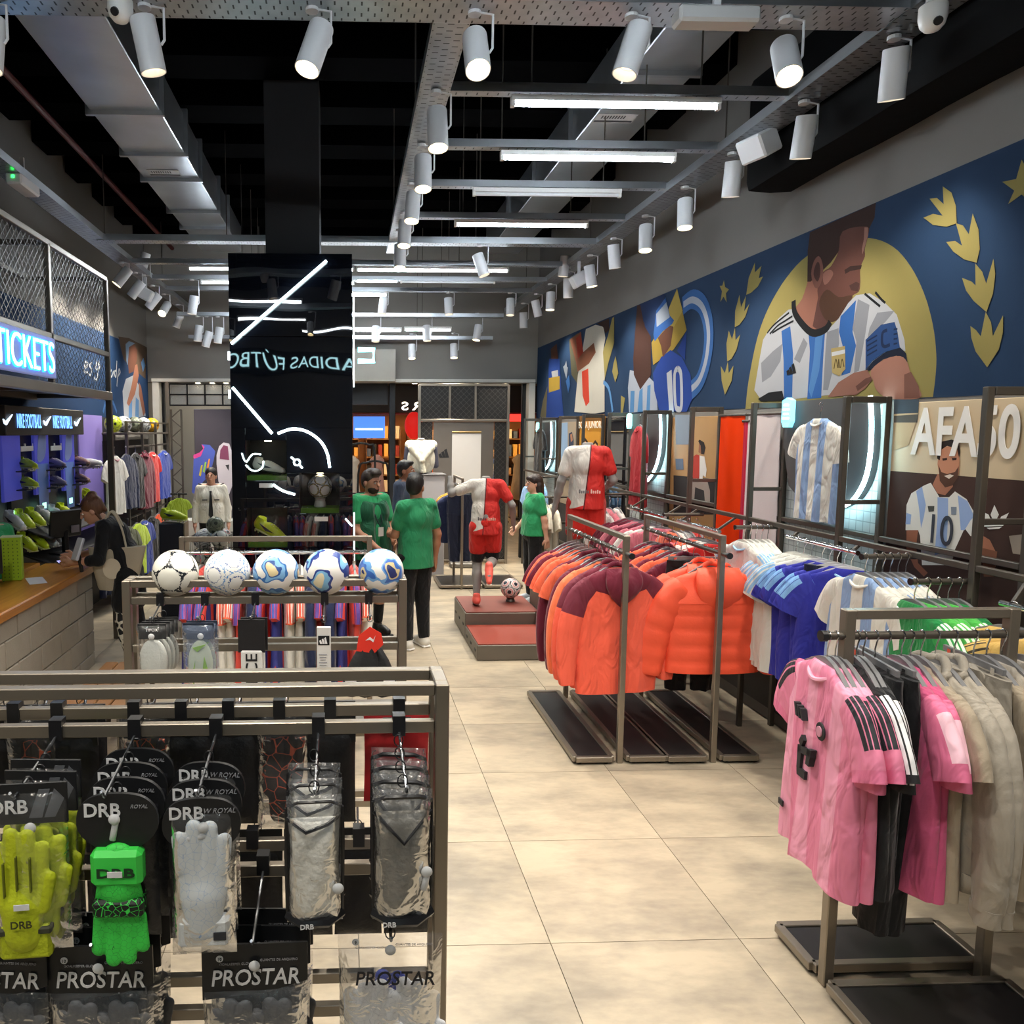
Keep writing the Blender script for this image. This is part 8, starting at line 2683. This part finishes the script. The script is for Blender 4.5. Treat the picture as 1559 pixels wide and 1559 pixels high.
# boots in the pillar niches
PN = Vector((-.455, PY, 0))
boot('ivory', 'ivory football boot with dark stripes in the upper pillar niche', PN+Vector((-.22, .16, 1.76)), R(62), None, .12, 0, 1.05)
boot('volt', 'bright yellow football boot in the lowest pillar niche', PN+Vector((-.22, .16, 1.20)), R(62), None, .35, 0, 1.15)
football('white football with gold lines on a stand in the pillar niche', PN+Vector((.23, .18, 1.635)), 'goldball', (.3, .1, 0), .108)
o = MB().lathe([(.05, 0), (.055, .01), (.045, .06), (.05, .075)], n=20).build('ball_stand', mat('#c9c5bb', .5))
o.location = PN+Vector((.23, .18, 1.455))
tag(o, 'small white stand under the football in the pillar niche', 'stand')
# ================================================================== navy rack, far partition and the mall beyond
p0 = at(672, 897, Z=0)
t = thing('clothes_rack', 'low steel rack of navy clothes behind the kicking mannequin', 'clothes rack', (1.33, 10.15, 0), 0, 'low steel clothes racks')
for (x, y) in ((.0, .0), (.35, -.0)):
    pass
for y in (0, .75):
    MB().bar((.23, y, 0), (.23, y, 1.5), .034).build('post', M_STEEL, t)
MB().bar((.23, .017, 1.485), (.23, .733, 1.485), .03).build('top_bar', M_STEEL, t)
MB().cyl((.23, -.06, 1.38), (.23, .8, 1.38), .014, n=10).build('hang_bar', M_CHROME, t, True)
base_panel(t, -.05, .5, 0, .75)
base_panel(t, .55, 1.05, 0, .75)
for k, (kd, wd_, y) in enumerate((('navy_pants', 'navy training trousers', 10.22), ('navy_pants', 'navy training trousers', 10.3), ('navy_jacket', 'navy tracksuit top', 10.4), ('navy_jacket', 'navy tracksuit top', 10.52), ('mustard_tee', 'mustard t-shirt', 10.64), ('mustard_tee', 'mustard t-shirt', 10.76))):
    garment(kd, (1.56, y, 1.38), random.uniform(-.1, .1)+.1, '%s, %s from viewer, navy rack' % (wd_, ORD[k]), 'clothes on the navy rack', k % 2, 0, 'the navy rack', 'c' if kd == 'navy_pants' else 'g')
# plinth under the half mannequin
p = at(650, 718, Y=11.3)
t = thing('display_plinth', 'pale plinth under the half mannequin', 'plinth', (p.x-.02, 11.3, 0))
MB().cbox((0, 0, .745), (.52, .4, 1.48), .01).build('plinth_body', mat('#bdbcc0', .6, name='pale_plinth'), t)
MB().cbox((0, 0, 1.492), (.56, .44, .014), .003).build('plinth_top', mat('#6b6a6c', .4), t)
# mesh partition
YP = 12.1
x0, x1 = at(638, 720, Y=YP).x, at(772, 720, Y=YP).x
zt_, zm_ = at(700, 586, Y=YP).z, at(700, 640, Y=YP).z
t = thing('mesh_partition', 'grey steel partition with black mesh panes beside the shopfront', 'partition', (x0, YP, 0))
Wp = x1-x0
for x in (0, Wp*.34, Wp*.63, Wp):
    MB().bar((x, 0, zm_ if 0 < x < Wp else 0), (x, 0, zt_), .045 if x in (0, Wp) else .035).build('mullion', M_STEEL, t)
for z in (zt_, zm_, .05):
    MB().bar((0, 0, z), (Wp, 0, z), .04).build('rail', M_STEEL, t)
for a, b in ((0, .34), (.34, .63), (.63, 1)):
    MB().box((Wp*(a+b)/2, .02, (zt_+zm_)/2), (Wp*(b-a)-.03, .012, zt_-zm_-.03)).build('pane', mat('#2b2927', .6), t)
    n_ = netting(0, Wp*(b-a), zm_, zt_, .09)
    o = n_.build('wire_mesh', M_WIRE, t); o['kind'] = 'stuff'
    o.rotation_euler = (0, 0, -PI/2); o.location = (Wp*a, -.002, 0)
for a, b in ((.0, .16), (.84, 1)):
    MB().box((Wp*(a+b)/2, .02, zm_/2), (Wp*(b-a)-.03, .012, zm_-.05)).build('pane', mat('#2b2927', .6), t)
    n_ = netting(0, Wp*(b-a), .08, zm_, .09)
    o = n_.build('wire_mesh', M_WIRE, t); o['kind'] = 'stuff'
    o.rotation_euler = (0, 0, -PI/2); o.location = (Wp*a, -.002, 0)
MB().box((Wp*.5, .01, zm_/2), (Wp*.68, .02, zm_-.05)).build('grey_board', mat('#6a635c', .6), t)
lg = at(677, 690, Y=YP)
mb = MB()
for j in range(3):
    mb.slab([(lg.x-x0-.08+j*.05, -.004, lg.z-.07), (lg.x-x0-.10+j*.045, -.004, lg.z-.02+.035*j), (lg.x-x0-.06+j*.045, -.004, lg.z-.0+.035*j), (lg.x-x0-.03+j*.05, -.004, lg.z-.07)], (0, .003, 0))
mb.build('three_bar_mark', mat('#1d1d20', .6), t)
# white roll-up banner
x0b, x1b = at(688, 700, Y=11.8).x, at(732, 700, Y=11.8).x
zb1 = at(710, 658, Y=11.8).z
t = thing('roll_up_banner', 'plain white roll-up banner in front of the mesh partition', 'banner', ((x0b+x1b)/2, 11.8, 0))
MB().box((0, 0, zb1/2+.02), (x1b-x0b, .004, zb1-.04)).build('banner_sheet', mat('#cfcac4', .6, 0, .03), t)
MB().cyl((-(x1b-x0b)/2, 0, zb1), ((x1b-x0b)/2, 0, zb1), .015, n=10).build('top_rod', mat('#8a7448', .4, .5), t)
MB().cbox((0, .0, .04), (x1b-x0b+.04, .2, .07), .01).build('base', mat('#77746f', .4, .4), t)
# dark boot picture and lattice column by the shopfront
a, b = at(297, 700, Y=12.08), at(420, 700, Y=12.08)
z1, z0 = at(320, 623, Y=12.08).z, .765
t = thing('boot_picture', 'dark purple-grey panel picturing two oversized boots by the shopfront', 'picture', ((a.x+b.x)/2, 12.08, 0))
MB().cbox((0, 0, (z0+z1)/2), (b.x-a.x, .04, z1-z0), .006).build('board', mat('#3a363f', .5, 0, .1, 2), t)
pw = thing
def pic(pts, col, k):
    P = [at(.1925*x+140, 560+.1925*y, Y=12.05) for x, y in pts]
    MB().slab([(q.x-(a.x+b.x)/2, -.022-.0012*k, q.z) for q in P], (0, .002, 0)).build('print', mat(col, .5), t)
pic([(790, 985), (800, 800), (805, 690), (850, 670), (890, 640), (870, 605), (930, 610), (975, 660), (960, 740), (930, 850), (880, 900), (830, 960), (810, 1000)], '#4a5bb0', 1)
pic([(800, 690), (850, 670), (880, 640), (865, 605), (890, 625), (860, 700), (805, 720)], '#d0468f', 2)
for k, x in enumerate((845, 875, 905)):
    pic([(x, 850-30*k), (x+18, 770-25*k), (x+30, 770-25*k), (x+16, 860-30*k)], ('#c7b23c', '#8fc04a', '#d8883c')[k], 3)
pic([(985, 760), (985, 690), (1005, 620), (1040, 590), (1085, 600), (1105, 660), (1115, 800), (1110, 930), (1085, 1000), (1050, 1000), (1000, 900)], '#c9c3cc', 1)
pic([(1010, 720), (1015, 650), (1040, 612), (1075, 620), (1085, 730)], '#7c3f5c', 2)
pic([(1055, 770), (1085, 765), (1080, 815)], '#2b2b30', 2)
t = thing('lattice_column', 'slim black lattice column beside the dark boot picture', 'column', (at(270, 700, Y=12.2).x, 12.2, 0))
for x in (-.08, .08):
    MB().bar((x, 0, 0), (x, 0, z1), .03).build('chord', M_STEEL_D, t)
n_ = 16
for k in range(n_):
    MB().bar((-.07 if k % 2 else .07, 0, z1*k/n_+.03), (.07 if k % 2 else -.07, 0, z1*(k+1)/n_), .016).build('lattice_bar', M_STEEL_D, t)
xw = at(318, 795, Y=11.9)
o = MB().cbox((0, 0, .38), (1.3, .35, .76), .01).build('low_plinth', mat('#b9bdb9', .6))
o.location = (xw.x, 11.95, 0)
tag(o, 'low pale plinth below the dark boot picture', 'plinth')
# glazing bars of the shopfront
def mull(label, x, y0, y1, w, Y=YF+.2, m=M_BLACK):
    o = MB().bar((0, 0, 0), (0, 0, 2.9), w).build('shopfront_post', m)
    o.location = (x, Y, 0)
    tag(o, label, 'post', 'shopfront posts')
mull('black shopfront post nearest the pillar', at(597, 650, Y=YF+.2).x, 0, 0, .1)
mull('steel shopfront post beside the lattice column', at(256, 650, Y=YF-.1).x, 0, 0, .05, YF-.1, M_STEEL)
mull('black shopfront post by the far corner niche', at(797, 650, Y=YF+.2).x, 0, 0, .08)
mull('black shopfront post beside the white reveal by the cage', at(247, 650, Y=YF+.2).x, 0, 0, .1)
o = MB().box((0, 0, 0), (.9, .3, .35)).build('door_closer', M_BLACK)
o.location = (at(548, 600, Y=YF+.4).x, YF+.35, 2.73)
tag(o, 'black roller box above the shop entrance', 'shutter box')
# security pedestals at the entrance
for k, (x, hgt) in enumerate(((548, 1.9), (570, 1.6))):
    p = at(x, 720, Y=12.3)
    t = thing('arched_clothes_stand', '%s black arched stand at the shop entrance' % ('taller' if k == 0 else 'shorter'), 'stand', (p.x, 12.6+.2*k, 0))
    MB().tube(smooth_open([(-.25, 0, 0), (-.25, 0, hgt-.2), (-.1, 0, hgt), (.15, 0, hgt), (.25, 0, hgt-.2), (.25, 0, 0)], 5), .018, 8).build('arch', M_BLACK, t, True)
    for z in (.5, 1.1):
        MB().bar((-.25, 0, z), (.25, 0, z), .02).build('shelf_bar', M_BLACK, t)
    MB().cbox((0, 0, .015), (.56, .3, .03), .005).build('base', M_BLACK, t)
# glazed transom left of the pillar
a, b = at(258, 600, Y=YF+.15), at(420, 600, Y=YF+.15)
t = thing('window_1', None, None, (a.x, YF+.15, 0))
struct(t, 'glazed transom with small pale panes above the dark boot picture')
zl, zh2 = at(300, 617, Y=YF+.15).z, 2.88
n_ = 6
for k in range(n_):
    for j in range(2):
        x = (b.x-a.x)*(k+.5)/n_
        z = zl+(zh2-zl)*(j+.5)/2
        MB().box((x, .02, z), ((b.x-a.x)/n_-.03, .006, (zh2-zl)/2-.03)).build('pane', clear('#dfe6ea', .25, .05, 'frosted_pane'), t)
for k in range(n_+1):
    MB().bar(((b.x-a.x)*k/n_, 0, zl), ((b.x-a.x)*k/n_, 0, zh2), .025).build('glazing_bar', M_BLACK, t)
for j in range(3):
    MB().bar((0, 0, zl+(zh2-zl)*j/2), (b.x-a.x, 0, zl+(zh2-zl)*j/2), .025).build('glazing_bar', M_BLACK, t)
struct(MB().box((-2.2, 15.2, 1.72), (3.6, .2, 3.44)).build('wall_mall_pale', mat('#bdbab2', .7, 0, .06, 2)), 'pale mall wall seen past the dark boot picture')
# ---- mall beyond
mc = MB().box((.3, 17, 3.55), (11, 8.6, .2)).build('ceiling_mall', mat('#b9b7b2', .8, name='mall_ceiling'))
struct(mc, 'pale ceiling of the mall concourse outside the shop')
for k, (x, y) in enumerate(((-2.5, 14), (0, 14), (2.5, 14), (-2.5, 16.5), (0, 16.5), (2.5, 16.5))):
    t = thing('ceiling_panel_light', 'square ceiling light in the mall, %s' % ORD[k], 'ceiling light', (x, y, 3.44), 0, 'mall ceiling lights')
    MB().cbox((0, 0, 0), (.62, .62, .03), .005).build('frame', M_WHITE, t)
    MB().box((0, 0, -.017), (.56, .56, .004)).build('diffuser', emit('#fff6e6', 14), t)
YS = 19.5
sh = thing('mall_shop', 'warmly lit shop across the mall with a dark lettered fascia', 'shop', (1.2, YS, 0))
MB().box((0, 2.4, 1.7), (9, .2, 3.4)).build('back_wall', mat('#8a5a34', .7, 0, .15, 2), sh)
MB().box((0, 0, 2.92), (9, .3, .66)).build('fascia', mat('#232022', .5), sh)
MB().box((0, .0, 2.55), (9, .32, .05)).build('fascia_trim', mat('#7a2a2c', .5), sh)
for x in (-4.4, -1.9, .9, 3.4):
    MB().box((x, 0, 1.28), (.16, .3, 2.56)).build('pier', mat('#6a3b25', .6), sh)
MB().box((0, 1.2, 2.6), (9, 2.4, .04)).build('soffit', mat('#c9a878', .7), sh)
for k in range(8):
    MB().cyl((-3.9+1.1*k, .8, 2.57), (-3.9+1.1*k, .8, 2.56), .09, n=12).build('downlight', emit('#ffd08a', 260), sh)
a, b = at(538, 650, Y=YS+.2), at(586, 650, Y=YS+.2)
z1, z0 = at(560, 634, Y=YS+.2).z, at(560, 667, Y=YS+.2).z
MB().cbox(((a.x+b.x)/2-1.2, .25, (z0+z1)/2), (b.x-a.x, .06, z1-z0), .01).build('blue_screen', emit('#4d86e8', 1.1), sh)
MB().box(((a.x+b.x)/2-1.2, .21, (z0+z1)/2-.05), (b.x-a.x-.1, .01, .05)).build('screen_band', emit('#dfe9ff', 1.2), sh)
o = text('lettering', 'RS', .2, emit('#fff2dc', 3), sh, (at(627, 618, Y=YS-.2).x-1.2, -.17, at(627, 618, Y=YS-.2).z), (0, 0, 0), bold=.02, spacing=1.5)
o.scale.x = -1.4
o = MB().box((at(786, 636, Y=YS-.2).x-1.2, -.18, at(786, 636, Y=YS-.2).z), (.45, .03, .18)).build('red_sign', emit('#ff3a30', 1.6), sh)
P = [(0, .28), (.16, .2), (.2, .02), (.1, -.22), (-.02, -.34), (-.14, -.15), (-.2, .05), (-.15, .22)]
q = at(630, 648, Y=YS-.6)
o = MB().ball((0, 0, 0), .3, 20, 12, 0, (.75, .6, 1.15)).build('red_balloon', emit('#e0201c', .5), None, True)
o.location = (q.x, YS-.6, q.z)
tag(o, 'red heart-like balloon hanging outside the shop across the mall', 'balloon')
t = o
rr = random.Random(4)
for k in range(7):
    x = -3.6+1.15*k
    u = thing('shelf_unit', 'shelf unit of goods in the shop across the mall, %s along' % ORD[k], 'shelf', (1.2+x, YS+1.9, 0), 0, 'shelf units across the mall')
    for z in (.4, .9, 1.4, 1.9):
        MB().box((0, 0, z), (.95, .35, .03)).build('shelf_board', mat('#8a6238', .6), u)
        for j in range(6):
            hh = rr.uniform(.15, .36)
            MB().cbox((-.4+.16*j, -.02, z+.015+hh/2), (.11, .2, hh), .01).build('goods', mat(rr.choice(['#d8cfc0', '#1f1c1e', '#c46a3a', '#e0b060', '#8a2f2a', '#efe6d6', '#4a5a7a', '#caa27a']), .6), u)
    for s in (-1, 1):
        MB().box((s*.47, 0, 1.1), (.03, .35, 2.2)).build('side', mat('#5a3a22', .6), u)
for k, (x, y, cc) in enumerate(((.15, 17.5, '#e8e2da'), (.75, 18.2, '#d9a8a0'), (3.6, 17.8, '#7f93c8'), (4.2, 18.4, '#d7b48a'), (-.5, 18.6, '#1f1f24'))):
    t = thing('clothes_stand', 'clothes stand outside the shop across the mall, %s' % ORD[k], 'clothes stand', (x, y, 0), 0, 'stands across the mall')
    MB().cyl((0, 0, 0), (0, 0, 1.5), .02, n=8).build('pole', M_BLACK, t)
    MB().cbox((0, 0, .015), (.4, .4, .03), .005).build('base', M_BLACK, t)
    link('dress', sdf_mesh('dress', cloth(cc), [('c', (0, 0, 1.45), (0, 0, 1.2), .12, .13), ('c', (0, 0, 1.2), (0, 0, .65), .13, .2), ('c', (-.12, 0, 1.42), (.12, 0, 1.42), .06, .06)], .03, .05), t)
struct(MB().box((-4.3, 16, 1.75), (.2, 7, 3.5)).build('wall_mall_left', mat('#8d8a86', .8)), 'mall side wall')
struct(MB().box((5.9, 16, 1.75), (.2, 7, 3.5)).build('wall_mall_right', mat('#8d8a86', .8)), 'mall side wall beyond the corner')
struct(MB().box((.8, 22.1, 1.75), (10.4, .2, 3.5)).build('wall_mall_far', mat('#7d5a3a', .8)), 'back wall of the shop across the mall')
# unseen tubes added over and behind the viewer as soft fill light
for k, (x, y) in enumerate(((-1.2, 1.9), (.9, 2.5), (-1.2, .2), (1.4, .4), (-.2, -1.5))):
    tube_light('%s unseen fluorescent tube added as fill light overhead behind the viewer' % ORD[k], (x, y, 3.98), 1.2)
